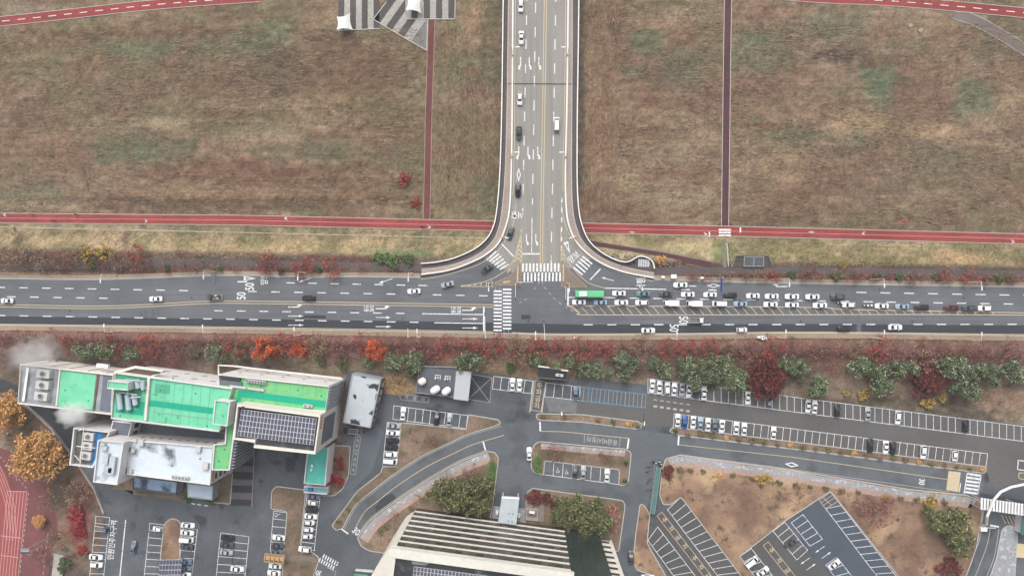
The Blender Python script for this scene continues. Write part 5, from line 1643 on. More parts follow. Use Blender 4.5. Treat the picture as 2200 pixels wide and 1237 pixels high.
# entrance canopy, monument, gate lions
en = empty('entrance_canopy', P(1093, 1095, LOT)); tag(en, 'pale flat entrance canopy in front of the striped office block', 'canopy')
adopt(poly('roof', [(1078, 1065), (1116, 1067.5), (1109, 1127), (1070, 1122)], 4.6, mat('canopy_sheet', (206, 216, 222), .05, .6, .6, .3, coarse=.04), None, .5), en)
adopt(ribbon('roof_edge', [(1078, 1068), (1115.5, 1070)], 4.62, .6, WHITE, None, h=.12), en)
for x, y in ((1080, 1068), (1113, 1070)):
    p = P(x, y, 4)
    adopt(MB().tube((p.x, p.y, LOT), (p.x, p.y, 4.2), .3, .3, 12).build('column', CONC), en)
for x, y in ((1093, 1101), (1101, 1102), (1091, 1117), (1099, 1118)):
    adopt(poly('roof_vent', [(x, y), (x + 2, y), (x + 2, y + 4), (x, y + 4)], 4.7, CONC_D, None, .1), en)
mo = empty('stone_monument', P(1147, 1100, LOT)); tag(mo, 'square stepped stone monument beside the office entrance', 'monument')
STN = mat('monument_stone', (150, 138, 132), .15, 1, .9, .2)
for k, (x0, x1, y0, y1, z) in enumerate(((1128, 1169, 1082, 1120, .5), (1130, 1156, 1091, 1118, .9), (1133, 1154, 1094, 1109, 1.4), (1137, 1149, 1099, 1103, 3.0))):
    adopt(poly(('plinth', 'tier', 'tier', 'stele')[k], [(x0, y0), (x1, y0 + (x1 - x0) * .1), (x1 - 1, y1 + 1), (x0 - 1, y1 - 2)], LOT + z, (STN, mat('monument_pale', (190, 178, 170)), STN, WHITE)[k], None, z), mo)
for x, y, lab in ((1068, 1102, 'left'), (1114.5, 1108, 'right')):
    p = P(x, y, LOT + 1)
    e = empty('stone_lion', (p.x, p.y, LOT)); tag(e, 'white stone guardian lion on the %s side of the entrance canopy' % lab, 'statue')
    MB().box(-.5, .5, -.8, .8, 0, .6).build('pedestal', WHITE, e)
    mb = MB().lathe((0, -.2, .6), [(.4, 0), (.5, .4), (.36, .9), (.1, 1.1)], 10).lathe((0, .35, 1.25), [(.05, -.3), (.3, -.15), (.34, .1), (.2, .35), (.02, .42)], 10)
    mb.tube((-.2, .55, .6), (-.2, .45, 1.2), .12, .14, 8).tube((.2, .55, .6), (.2, .45, 1.2), .12, .14, 8)
    mb.build('figure', WHITE, e, True)
# gate: slatted canopy with arch
gt = empty('gate_canopy', P(2160, 1085, LOT)); tag(gt, 'white slatted canopy over the gate drive at the lower right', 'canopy')
for k in range(19):
    x = 2108 + 6.6 * k; y = 1068.5 + .95 * k
    adopt(ribbon('slat', [(x + .8, y), (x, y + 25)], 4.2, .62, WHITE, None, h=.25), gt)
for a, b in (((2107, 1070), (2236, 1088)), ((2106, 1091), (2236, 1109))):
    adopt(ribbon('beam', [a, b], 3.7, .35, STEEL, None, h=.5), gt)
for x, y in ((2109, 1072), (2109, 1092), (2185, 1082), (2184, 1102)):
    p = P(x, y, 4)
    adopt(MB().tube((p.x, p.y, LOT), (p.x, p.y, 3.8), .22, .22, 10).build('post', STEEL), gt)
ar = empty('arch_beam', P(2150, 1075, LOT)); tag(ar, 'curved white tubular arch over the gate canopy', 'arch')
mb = MB()
pp = [P(x, y, z) for x, y, z in ((2119, 1125, 0), (2121, 1108, 5.2), (2136, 1072, 6.5), (2150, 1056, 6.8), (2172, 1046, 6.8), (2205, 1039, 6.6), (2230, 1040, 6.4))]
for u, v in zip(pp, pp[1:]):
    mb.tube(u, v, .42, .42, 10)
adopt(mb.build('tube', WHITE), ar)
pq = P(2116, 1136, 1)
adopt(MB().tube((pq.x, pq.y, LOT), (pp[0].x, pp[0].y, .2), .6, .5, 10).build('base', CONC), ar)
hb = empty('gate_house', P(2197, 1130, LOT)); tag(hb, 'small teal-roofed gate house at the picture edge', 'gate house')
adopt(poly('roof', [(2198, 1106), (2230, 1110), (2226, 1150), (2193, 1148)], 2.6, mat('teal_sheet', (70, 128, 122), .1, .6, .7, .3), None, .2), hb)
adopt(poly('wall', [(2200, 1109), (2230, 1112), (2227, 1148), (2196, 1146)], 2.4, WALLW, None, 3.9), hb)
bo = empty('barrier_cabinet', P(2117, 1137, LOT)); tag(bo, 'white control cabinet of the gate barrier', 'cabinet')
adopt(MB().box(*(lambda p: (p.x - 1.1, p.x + 1.1, p.y - .7, p.y + .7, LOT, LOT + 1.3))(P(2115, 1137, 0))).build('casing', WHITE), bo)
adopt(MB().box(*(lambda p: (p.x - .2, p.x + 3.6, p.y - .08, p.y + .08, LOT + 1.0, LOT + 1.15))(P(2118, 1134, 0))).build('boom', PAINT), bo)
# guard house with green canopy at the lower edge
gh = empty('guard_house', P(815, 1245, LOT)); tag(gh, 'small green-roofed booth at the lower edge by the zebra', 'booth')
adopt(poly('roof', [(758, 1226), (800, 1230), (798, 1262), (754, 1262)], 2.2, mat('dark_green_roof', (66, 92, 92), .1, .8, .7, .3), None, .25), gh)
adopt(poly('roof_light', [(760, 1231), (790, 1234), (789, 1238), (759, 1235)], 2.3, mat('green_strip', (120, 170, 150)), None, .08), gh)
adopt(poly('wall', [(760, 1229), (798, 1232), (796, 1262), (757, 1262)], 2.0, WALLW, None, 3.5), gh)
# solar carport
cp = solar('curved blue solar carport roof over the middle bays', [(344, 1202), (391, 1201), (386, 1256), (338, 1256)], 1.2, 7, 5, .9, .6, 'solar_carport')
cp['category'] = 'carport'
# wooden pergola
pg = empty('pergola', P(589, 1199, LOT)); tag(pg, 'small tan pergola roof with square openings over a parking bay', 'pergola')
WOOD = mat('tan_timber', (198, 160, 112), .15, 2, .8, .2)
for a, b in (((570, 1188), (611, 1193)), ((568, 1205), (608, 1209)), ((570, 1188), (568, 1205)), ((580, 1189), (578, 1206)), ((590, 1190.5), (588, 1207)), ((600, 1192), (598, 1208)), ((611, 1193), (608, 1209))):
    adopt(ribbon('beam', [a, b], 1.4, .5, WOOD, None, h=.2), pg)
for x, y in ((571, 1189), (610, 1194), (568, 1204), (607, 1208)):
    p = P(x, y, 1.2)
    adopt(MB().box(p.x - .1, p.x + .1, p.y - .1, p.y + .1, LOT, 1.42).build('post', WOOD), pg)
for k in range(4):
    adopt(poly('roof_panel', [(572 + 10 * k, 1192 + k), (578 + 10 * k, 1193 + k), (577 + 10 * k, 1202 + k), (571 + 10 * k, 1201 + k)], 1.5, mat('pergola_panel', (214, 176, 130), .1, 2, .8, .2), None, .05), pg)
# green cycle shelter
cs = empty('cycle_shelter', P(1408, 1040, LOT)); tag(cs, 'long narrow green translucent cycle shelter beside the sandy lawn', 'shelter')
GS = mat('green_sheet', (96, 138, 132), .08, 1, .5, .4, objvar=.08)
for k in range(16):
    t0, t1 = k / 16, (k + .9) / 16
    xa = lambda t: 1415.5 - 14.5 * t
    y0, y1 = 1003 + 101 * t0, 1003 + 101 * t1
    adopt(poly('roof_sheet', [(xa(t0) - 4.5, y0), (xa(t0) + 4.5, y0 + .5), (xa(t1) + 4.5, y1 + .5), (xa(t1) - 4.5, y1)], 1.0, GS, None, .06), cs)
for s in (-5, 5):
    adopt(ribbon('gutter', [(1415.5 + s, 1002), (1401 + s, 1104)], .98, .12, STEEL, None, h=.12), cs)
for k in range(5):
    p = P(1411.5 - 3.4 * k, 1005 + 24 * k, .6)
    adopt(MB().tube((p.x, p.y, LOT), (p.x, p.y, 1.0), .07, .07, 8).build('post', STEEL), cs)
adopt(ribbon('rack_rail', [(1407, 998), (1396, 1104)], -.6, .12, STEEL, None, h=.1), cs)
# steam from the annex
def steam(x, y, z, r, dens, label, rz=1.0):
    bm = bmesh.new()
    bmesh.ops.create_icosphere(bm, subdivisions=3, radius=1.0)
    me = bpy.data.meshes.new('steam'); bm.to_mesh(me); bm.free()
    o = bpy.data.objects.new('steam', me); col.objects.link(o)
    p = P(x, y, z); o.location = p; o.scale = (r * 1.35, r, r * rz)
    m = bpy.data.materials.new('steam_volume'); m.use_nodes = True
    nt = m.node_tree; nt.nodes.clear()
    out = nt.nodes.new('ShaderNodeOutputMaterial'); pv_ = nt.nodes.new('ShaderNodeVolumePrincipled')
    pv_.inputs['Color'].default_value = (1, 1, 1, 1)
    pv_.inputs['Anisotropy'].default_value = .2
    tc = nt.nodes.new('ShaderNodeTexCoord')
    ln = nt.nodes.new('ShaderNodeVectorMath'); ln.operation = 'LENGTH'
    nt.links.new(tc.outputs['Object'], ln.inputs[0])
    no = nt.nodes.new('ShaderNodeTexNoise'); no.inputs['Scale'].default_value = 2.2; no.inputs['Detail'].default_value = 4
    nt.links.new(tc.outputs['Object'], no.inputs['Vector'])
    ad = nt.nodes.new('ShaderNodeMath'); ad.operation = 'MULTIPLY_ADD'; ad.inputs[1].default_value = 1.5; ad.inputs[2].default_value = -.75
    nt.links.new(no.outputs['Fac'], ad.inputs[0])
    sm = nt.nodes.new('ShaderNodeMath'); sm.operation = 'ADD'
    nt.links.new(ln.outputs['Value'], sm.inputs[0]); nt.links.new(ad.outputs[0], sm.inputs[1])
    mr = nt.nodes.new('ShaderNodeMapRange'); mr.interpolation_type = 'SMOOTHSTEP'
    mr.inputs['From Min'].default_value, mr.inputs['From Max'].default_value = .25, .85
    mr.inputs['To Min'].default_value, mr.inputs['To Max'].default_value = dens, 0
    nt.links.new(sm.outputs[0], mr.inputs['Value'])
    nt.links.new(mr.outputs[0], pv_.inputs['Density'])
    nt.links.new(pv_.outputs[0], out.inputs['Volume'])
    me.materials.append(m)
    tag(o, label, 'steam', kind='stuff')
steam(75, 762, 17, 8.5, .1, 'faint grey plume of steam drifting over the trees behind the annex')
steam(158, 889, 15.5, 5.4, .42, 'dense white puff of steam at the lower wall of the annex')

def bed_litter():
    """Fallen leaves and dry tufts on the beds and lawns of the compound."""
    g = np.random.default_rng(23)
    C = []
    for n, x0, x1, y0, y1, inside in ((2600, 1425, 2110, 985, 1240, B8), (500, 830, 1070, 890, 1010, B3), (700, 790, 1060, 980, 1180, B4), (400, 585, 660, 1046, 1240, B1), (300, 1135, 1340, 1050, 1180, B6)):
        me = inside.data
        polys = [[me.vertices[i].co for i in p.vertices] for p in me.polygons if p.normal.z > .9]
        k = 0
        while k < n:
            k += 1
            p = P(g.uniform(x0, x1), g.uniform(y0, y1), ZB)
            for t in polys:
                s = [(t[i].x - t[i - 1].x) * (p.y - t[i - 1].y) - (t[i].y - t[i - 1].y) * (p.x - t[i - 1].x) for i in range(len(t))]
                if min(s) >= 0:
                    C.append((p.x, p.y, ZB + .03)); break
    m = bpy.data.materials.new('bed_leaves'); m.use_nodes = True
    return C
BED_LITTER = bed_litter()

# seams and drains on the flat roofs
SEAM = mat('roof_seam', (96, 190, 150), .1, 2, .8, .2)
for k in range(7):
    x = 338 + 19 * k
    on_roof(M1, 'roof_seam', [(x, 816 + 2.6 * k), (x + .7, 816 + 2.6 * k), (x - 8.5, 908 + 2.3 * k - 4), (x - 9.2, 908 + 2.3 * k - 4)], 19.0, SEAM, .012)
for k in range(6):
    x = 540 + 28 * k
    on_roof(C1, 'roof_seam', [(x, 813 + 2.7 * k), (x + .7, 813 + 2.7 * k), (x - 1.8, 838 + 3.3 * k), (x - 2.5, 838 + 3.3 * k)], 17.5, mat('roof_seam_grassy', (100, 180, 122), .1, 2, .8, .2), .012)
for e_, z_, pts in ((M1, 19.0, ((345, 838), (352, 905), (420, 845), (445, 915), (372, 812), (258, 893))), (C1, 17.5, ((560, 830), (640, 838), (690, 850), (470, 990), (482, 965))), (S1, 15.5, ((320, 960), (370, 1000), (430, 985))), (W1, 13.0, ((140, 838), (190, 860)))):
    for x, y in pts:
        p = P(x, y, z_)
        adopt(MB().lathe((p.x, p.y, z_ - .04), [(.28, 0), (.26, .1), (.1, .14)], 10).build('roof_drain', mat('drain_iron', (84, 92, 88), .1, 2, .8, .3)), e_)
mb = MB()
for u, v in (((330, 884), (455, 900)), ((455, 900), (457, 905))):
    mb.tube(P(*u, 19.15), P(*v, 19.15), .06, .06, 5)
adopt(mb.build('roof_cable', STEEL), M1)

# orange lettering high on two end walls
ORNG = mat('orange_sign', (232, 120, 70), .05, 2, .7, .3)
for e_, pts, z_ in ((T1, t1p, 21.2), (S1, s1p, 13.8)):
    a, b = facing(pts, 1, 0)
    d = (b - a).normalized(); nn = Vector((d.y, -d.x, 0)); end = b if b.y > a.y else a
    sg = -1 if end == b else 1
    if e_ is S1:
        end = a if end == b else b; sg = -sg
    for k in range(4):
        p = end + d * sg * (1.2 + 1.05 * k) + nn * .08
        boxobj('sign_letter', (p.x, p.y, z_), (.75, .12, 1.1), math.atan2(d.y, d.x), e_, ORNG)
# ================================================================ vehicles
CARGLASS = mat('car_glass', (40, 46, 54), .1, 1, .12, .6)
TYRE = mat('tyre_rubber', (36, 36, 38), .1, 3, .9, .2)
RIMM = mat('wheel_rim', (160, 162, 164), .05, 3, .4, .5)
HEADL = mat('headlamp', (232, 234, 232), .02, 3, .2, .5)
TAILL = mat('tail_lamp', (150, 28, 26), .02, 3, .3, .5)
CARPAINT = {
    'white': mat('car_white', (262, 263, 264), .03, .8, .35, .45, objvar=.04), 'silver': mat('car_silver', (186, 192, 198), .03, .8, .35, .5, objvar=.05),
    'light blue': mat('car_light_blue', (170, 192, 214), .03, .8, .35, .5), 'blue': mat('car_blue', (44, 104, 176), .03, .8, .35, .5),
    'black': mat('car_black', (44, 47, 53), .05, .8, .3, .5, objvar=.15), 'dark grey': mat('car_dark_grey', (82, 87, 94), .04, .8, .35, .5, objvar=.1),
    'blue grey': mat('car_blue_grey', (112, 126, 146), .04, .8, .35, .5), 'green': mat('bus_green', (112, 214, 150), .03, .8, .4, .45),
    'teal': mat('car_teal', (104, 150, 158), .03, .8, .35, .5), 'dark red': mat('car_dark_red', (98, 42, 44), .04, .8, .35, .5)}
# station: x, half width, sill z, belt z, top z, half width at top
SPEC = {
    'sedan': dict(st=[(2.36, .62, .34, .56, .58, .5), (2.22, .80, .24, .66, .70, .66), (1.55, .89, .2, .82, .86, .74), (.98, .91, .2, .90, .95, .76), (.22, .92, .2, .93, 1.40, .60),
                      (-.72, .92, .2, .94, 1.42, .61), (-1.55, .91, .2, .95, 1.02, .68), (-2.12, .87, .22, .94, .98, .70), (-2.33, .74, .34, .80, .84, .6)], ws=(3, 4), rw=(5, 6), side=(3, 4, 5, 6), wb=1.38),
    'suv': dict(st=[(2.32, .66, .4, .66, .70, .54), (2.2, .84, .3, .84, .90, .7), (1.5, .92, .26, 1.0, 1.05, .78), (1.02, .93, .26, 1.05, 1.1, .8), (.38, .93, .26, 1.06, 1.62, .66),
                    (-1.55, .93, .26, 1.08, 1.64, .66), (-2.08, .91, .28, 1.08, 1.14, .72), (-2.3, .82, .38, .86, .9, .64)], ws=(3, 4), rw=(5, 6), side=(3, 4, 5, 6), wb=1.36),
    'hatchback': dict(st=[(1.84, .6, .36, .62, .66, .5), (1.7, .75, .26, .78, .84, .62), (1.28, .8, .24, .92, .96, .68), (.88, .81, .24, .97, 1.02, .7), (.32, .81, .24, .98, 1.48, .58),
                          (-1.2, .81, .24, 1.0, 1.48, .58), (-1.62, .79, .26, 1.0, 1.06, .62), (-1.8, .7, .36, .8, .84, .55)], ws=(3, 4), rw=(5, 6), side=(3, 4, 5, 6), wb=1.12),
    'van': dict(st=[(2.55, .72, .4, .74, .78, .6), (2.44, .9, .3, .96, 1.02, .76), (2.0, .95, .28, 1.08, 1.14, .82), (1.2, .96, .28, 1.12, 1.90, .74), (-2.3, .96, .28, 1.14, 1.92, .76),
                    (-2.5, .92, .34, 1.1, 1.2, .8), (-2.56, .86, .4, .9, .94, .7)], ws=(2, 3), rw=(4, 5), side=(2, 3, 4, 5), wb=1.5)}
def loft(spec):
    st = spec['st']
    v, f = [], []
    sec = []
    for x, w_, zs, zb, zt, wt in st:
        h = [(w_ * .86, zs), (w_, zs + .16), (w_, zb - .16), (w_ * .955, zb), (wt, zt), (wt * .55, zt + .035), (0, zt + .05)]
        ring = [(x, y, z) for y, z in h] + [(x, -y, z) for y, z in h[-2::-1]]
        sec.append(len(v)); v += ring
    m = len(v) // len(st)
    for i in range(len(st) - 1):
        for k in range(m - 1):
            a, b = sec[i] + k, sec[i + 1] + k
            f.append((a, b, b + 1, a + 1))
        f.append((sec[i + 1], sec[i], sec[i] + m - 1, sec[i + 1] + m - 1))
    f.append(tuple(range(sec[0], sec[0] + m)))
    f.append(tuple(range(sec[-1] + m - 1, sec[-1] - 1, -1)))
    mb = MB().add(v, f)
    xw = st[spec['ws'][0]][0] - .12
    wv = st[spec['ws'][0]][1]
    zb = st[spec['ws'][0]][3]
    for s in (-1, 1):
        mb.box(xw - .12, xw + .1, min(s * wv, s * (wv + .17)), max(s * wv, s * (wv + .17)), zb, zb + .16)
    return mb
def lift_quad(c, d=.018):
    c = [Vector(p) for p in c]
    n = (c[1] - c[0]).cross(c[2] - c[0]).normalized()
    return [p + n * d for p in c]
MESH = {}
for kind, sp in SPEC.items():
    st = sp['st']
    M = {'body': loft(sp).mesh('car_body', CARPAINT['white'], False)}
    me = M['body']; me.polygons.foreach_set('use_smooth', [True] * len(me.polygons))
    me.set_sharp_from_angle(angle=R0(42))
    def slope(i, j, flip):
        a, b = st[i], st[j]
        k0, k1 = .9, .9
        lo = Vector((a[0], 0, a[4] + .03)); hi = Vector((b[0], 0, b[4] + .03))
        l2, h2 = lo.lerp(hi, .04), lo.lerp(hi, .93)
        wl, wh = (a[5] + (b[5] - a[5]) * .04) * k0, (a[5] + (b[5] - a[5]) * .93) * k1
        c = [(l2.x, wl, l2.z), (h2.x, wh, h2.z), (h2.x, -wh, h2.z), (l2.x, -wl, l2.z)]
        if flip:
            c = c[::-1]
        q = lift_quad(c, .03)
        return MB().add(q + [p - Vector((0, 0, .05)) for p in q], [(0, 1, 2, 3), (7, 6, 5, 4), (0, 4, 5, 1), (1, 5, 6, 2), (2, 6, 7, 3), (3, 7, 4, 0)]).mesh('car_window', CARGLASS)
    M['windscreen'] = slope(sp['ws'][0], sp['ws'][1], False)
    M['rear_window'] = slope(sp['rw'][1], sp['rw'][0], True)
    for s, nm in ((1, 'side_l'), (-1, 'side_r')):
        mb = MB()
        idx = sp['side']
        for i, j in zip(idx, idx[1:]):
            a, b = st[i], st[j]
            def e(t, u):
                x = a[0] + (b[0] - a[0]) * u
                yb, yt = [(q[1] * .955) for q in (a, b)], [q[5] for q in (a, b)]
                Y0 = yb[0] + (yb[1] - yb[0]) * u; Y1 = yt[0] + (yt[1] - yt[0]) * u
                Z0 = a[3] + (b[3] - a[3]) * u; Z1 = a[4] + (b[4] - a[4]) * u
                return (x, s * (Y0 + (Y1 - Y0) * t + .012), Z0 + (Z1 - Z0) * t)
            ua, ub = (.25 if a[4] - a[3] < .2 else .03), (.75 if b[4] - b[3] < .2 else .97)
            c = [e(.12, ua), e(.12, ub), e(.88, ub), e(.88, ua)]
            if s < 0:
                c = c[::-1]
            mb.add(c, [(0, 1, 2, 3)])
        M[nm] = mb.mesh('car_side_window', CARGLASS)
    MESH[kind] = M
wm = MB().tube((0, -.11, 0), (0, .11, 0), .32, .32, 14)
WHEEL = wm.mesh('wheel', TYRE)
RIM = MB().tube((0, -.118, 0), (0, .118, 0), .19, .19, 10).mesh('rim', RIMM)
LAMP = MB().box(-.05, .05, -.17, .17, -.06, .06).mesh('lamp', HEADL)
def make_car(kind):
    sp, M = SPEC[kind], MESH[kind]
    e = empty(kind if kind not in ('sedan', 'suv') else kind + '_car')
    inst('body', M['body'], e)
    inst('windscreen', M['windscreen'], e); inst('rear_window', M['rear_window'], e)
    inst('side_window', M['side_l'], e); inst('side_window', M['side_r'], e)
    st = sp['st']; wv = st[3][1]
    for sx in (1, -1):
        for sy in (1, -1):
            w_ = inst('wheel', WHEEL, e, (sx * sp['wb'], sy * (wv - .09), .32))
            inst('rim', RIM, w_)
    for sy in (1, -1):
        inst('headlight', LAMP, e, (st[1][0] + .03, sy * st[1][1] * .74, st[1][3] - .06))
        inst('tail_light', LAMP, e, (st[-2][0] - .1, sy * st[-2][1] * .74, st[-2][3] - .12), m=TAILL)
    return e
PROTO = {}
def set_paint(e, colour):
    for c in e.children:
        if c.name.split('.')[0] in ('body', 'cab'):
            c.material_slots[0].link = 'OBJECT'
            c.material_slots[0].material = CARPAINT[colour]
NAME = {'sedan': 'sedan', 'suv': 'SUV', 'hatchback': 'hatchback', 'van': 'van', 'truck': 'small truck', 'box_truck': 'box truck', 'pickup': 'pickup'}
FLATB = mat('truck_bed', (120, 122, 122), .12, 1, .7, .3)
BOXW = mat('cargo_box_white', (262, 262, 260), .04, .8, .5, .35)
def make_truck(kind):
    e = empty('box_truck' if kind == 'box_truck' else 'small_truck')
    cab = MB()
    st = [(2.55, .76, .4, .9, .95, .66), (2.5, .85, .32, 1.05, 1.1, .76), (2.1, .87, .32, 1.1, 1.9, .74), (1.1, .87, .32, 1.1, 1.92, .74), (1.0, .84, .4, 1.05, 1.85, .7)]
    sp = dict(st=st, ws=(1, 2), rw=(3, 4), side=(2, 3), wb=1.4)
    me = loft(sp).mesh('truck_cab', CARPAINT['white'])
    inst('cab', me, e)
    a, b = st[1], st[2]
    q = [(2.51, .7, 1.2), (2.14, .66, 1.84), (2.14, -.66, 1.84), (2.51, -.7, 1.2)]
    MB().add(lift_quad(q, .03), [(0, 1, 2, 3)]).build('windscreen', CARGLASS, e)
    for s in (1, -1):
        c = [(2.0, s * .86, 1.2), (1.2, s * .86, 1.2), (1.2, s * .78, 1.75), (2.0, s * .78, 1.75)]
        MB().add(c, [(0, 1, 2, 3)]).build('side_window', CARGLASS, e)
        inst('headlight', LAMP, e, (2.55, s * .62, .75))
    if kind == 'box_truck':
        MB().box(-2.6, .95, -.95, .95, .75, 2.45).build('cargo_box', BOXW, e)
        MB().box(.98, 1.9, -.7, .7, 1.95, 2.25).build('air_deflector', BOXW, e)
    else:
        MB().box(-2.5, .95, -.86, .86, .72, .82).build('bed_floor', FLATB, e)
        w_ = CARPAINT['white']
        for y0, y1 in ((-.86, -.8), (.8, .86)):
            MB().box(-2.5, .95, y0, y1, .82, 1.16).build('bed_side', w_, e)
        MB().box(-2.56, -2.5, -.86, .86, .72, 1.16).build('tailgate', w_, e)
        MB().box(.88, .95, -.8, .8, .82, 1.6).build('bed_headboard', FLATB, e)
    MB().box(-2.5, 2.2, -.35, .35, .42, .72).build('chassis', DARKM, e)
    for sx in (1.55, -1.5):
        for sy in (1, -1):
            w2 = inst('wheel', WHEEL, e, (sx, sy * .74, .32)); inst('rim', RIM, w2)
    return e
HEAD = {'W': 180, 'E': 0, 'N': 90, 'S': -90}
def car(kind, colour, x, y, deg, label, z=0.0, group=None, dy=0.0):
    """A vehicle centred on a pixel, heading deg (0 = towards the right of the picture)."""
    if kind not in PROTO:
        PROTO[kind] = make_truck(kind) if kind in ('truck', 'box_truck') else make_car('suv' if kind == 'pickup' else kind)
        e = PROTO[kind]
    else:
        e = copy_tree(PROTO[kind])
    p = P(x, y, z + .9)
    e.location = (p.x, p.y, z)
    e.rotation_euler = (0, 0, R0(deg))
    set_paint(e, colour)
    s = 1.0 + (rng.random() - .5) * .06
    e.scale = (s, s * 1.02, s)
    tag(e, label, 'truck' if 'truck' in kind else ('van' if kind == 'van' else 'car'), group)
    return e
RD = ZM
ROAD_G, LOT_G = 'vehicles on the main road', 'cars parked in the civic car parks'
for kind, colour, x, y, deg, lab in [
    ('sedan', 'white', 14, 646, 180, 'white sedan on the main road at the left picture edge'),
    ('sedan', 'white', 334, 642, 181, 'white sedan beside the double yellow line above the tyre marks'),
    ('sedan', 'black', 663, 640, 180, 'black sedan above the double yellow line, left of the turn arrows'),
    ('sedan', 'white', 889, 625.5, 183, 'white sedan in the middle lane below the left bridge wing'),
    ('sedan', 'silver', 961, 611, 194, 'silver sedan leaving the slip lane left of the crossing'),
    ('sedan', 'dark grey', 1046, 577, 215, 'dark grey sedan on the left slip lane just past its crosswalk'),
    ('sedan', 'dark grey', 1096.5, 501, 254, 'dark grey sedan turning off the bridge into the left slip lane'),
    ('sedan', 'black', 1113, 409, 268, 'black sedan on the bridge below the white diamond'),
    ('suv', 'dark grey', 1115, 286, 269, 'dark grey SUV on the bridge above the lower arrow row'),
    ('suv', 'white', 1117, 212, 269, 'white SUV on the bridge just below the expansion joint'),
    ('sedan', 'white', 1120, 81, 269, 'white sedan on the bridge above the upper arrow row'),
    ('suv', 'white', 1119, 12, 269, 'white SUV at the top edge of the bridge'),
    ('van', 'white', 1196, 267, 90, 'white van alone on the bridge heading away from the junction'),
    ('sedan', 'white', 1462, 612, 180, 'white sedan alone in the slip lane left of the diamond'),
    ('sedan', 'white', 1393, 710, 0, 'white sedan on the dark lane left of the big 50'),
    ('hatchback', 'white', 1594, 708.5, 0, 'small white hatchback on the dark lane right of the small truck'),
    ('sedan', 'black', 1814, 706, 0, 'black sedan on the dark lane ahead of a white sedan'),
    ('sedan', 'white', 1924, 703, 0, 'white sedan on the dark lane, rightmost one there'),
    ('truck', 'white', 1496, 688, 0, 'small white flatbed truck passing the 50 on the road')]:
    car(kind, colour, x, y, deg, lab, RD, ROAD_G)
q1 = [(1330, 630, 'sedan', 'white'), (1382, 631, 'sedan', 'teal'), (1430, 631.5, 'sedan', 'dark grey'), (1478, 632.5, 'sedan', 'white'), (1526, 633, 'sedan', 'white'), (1569, 634.5, 'sedan', 'black'),
      (1618, 635.5, 'sedan', 'white'), (1658.5, 636.5, 'sedan', 'white'), (1702, 637, 'sedan', 'white'), (1746, 637.5, 'sedan', 'white'), (1800, 637.5, 'suv', 'dark grey')]
for k, (x, y, kind, colour) in enumerate(q1):
    car(kind, colour, x, y, 180, '%s %s, %s car behind the green bus in its queue' % (colour, NAME[kind], ordinal(k + 1)), RD, ROAD_G)
q2 = [(1244, 649, 'sedan', 'white'), (1290, 649.5, 'sedan', 'light blue'), (1335, 650, 'sedan', 'white'), (1379, 650, 'suv', 'white'), (1441, 651, 'box_truck', 'white'), (1491, 652, 'box_truck', 'white'),
      (1546, 652.5, 'van', 'white'), (1591, 653, 'sedan', 'light blue'), (1656, 654, 'sedan', 'white'), (1702, 655, 'sedan', 'white'), (1762, 656, 'sedan', 'white'), (1824, 655, 'suv', 'white'),
      (1895, 657, 'sedan', 'white'), (1939, 658.5, 'sedan', 'light blue'), (1981, 660, 'sedan', 'black'), (2045, 661.5, 'sedan', 'dark red'), (2083, 662, 'suv', 'dark grey'), (2116, 662, 'suv', 'white')]
for k, (x, y, kind, colour) in enumerate(q2):
    car(kind, colour, x, y, 180, '%s %s, %s vehicle in the queue beside the yellow hatching' % (colour, NAME[kind], ordinal(k + 1)), RD, ROAD_G)
# loaded pickup left of the 50 markings
e = car('truck', 'dark grey', 462, 638, 180, 'dark small truck loaded with clutter left of the 50 markings', RD, ROAD_G)
for k in range(9):
    x, y = -2.2 + (k % 5) * .6, -.5 + (k // 5) * .9
    o = MB().box(-.24, .24, -.3, .3, 0, .5).build('load', (mat('load_green', (120, 128, 74)), mat('load_blue', (60, 90, 120)), mat('load_rust', (124, 80, 60)), UNIT)[k % 4], e)
    o.location = (x, y, .82); o.rotation_euler = (0, 0, k * .7)
# bus
def make_bus(x, y):
    p = P(x, y, 2.5)
    e = empty('city_bus', (p.x, p.y, RD), R0(180))
    tag(e, 'green city bus first in the queue at the stop line', 'bus', ROAD_G)
    st = [(4.98, 1.0, .4, 1.0, 2.6, .9), (4.9, 1.2, .34, 1.05, 2.95, 1.08), (4.6, 1.24, .32, 1.05, 3.02, 1.12), (-4.7, 1.24, .32, 1.05, 3.02, 1.12), (-4.95, 1.2, .36, 1.05, 2.95, 1.06)]
    me = loft(dict(st=st, ws=(1, 2), rw=(3, 4), side=(), wb=3)).mesh('bus_body', CARPAINT['green'])
    inst('body', me, e)
    MB().box(1.0, 3.6, -.82, .82, 3.06, 3.36).build('roof_unit', WHITE, e)
    for k in range(3):
        MB().lathe((2.9 - .5 * k, 0, 3.36), [(.14, 0), (.14, .03)], 10).build('roof_fan', FLATB, e)
    MB().box(4.9, 5.02, -1.05, 1.05, 1.2, 2.5).build('windscreen', CARGLASS, e)
    MB().box(-5.0, -4.92, -.95, .95, 1.5, 2.5).build('rear_window', CARGLASS, e)
    for s in (1, -1):
        for k in range(6):
            MB().box(-4.4 + 1.5 * k, -3.05 + 1.5 * k, min(s * 1.2, s * 1.25), max(s * 1.2, s * 1.25), 1.3, 2.4).build('side_window', CARGLASS, e)
        for x_ in (3.1, -2.9):
            w2 = inst('wheel', WHEEL, e, (x_, s * 1.08, .48), 0, (1.5, 1.2, 1.5)); inst('rim', RIM, w2)
        inst('headlight', LAMP, e, (4.98, s * .85, .8))
make_bus(1266.5, 631)
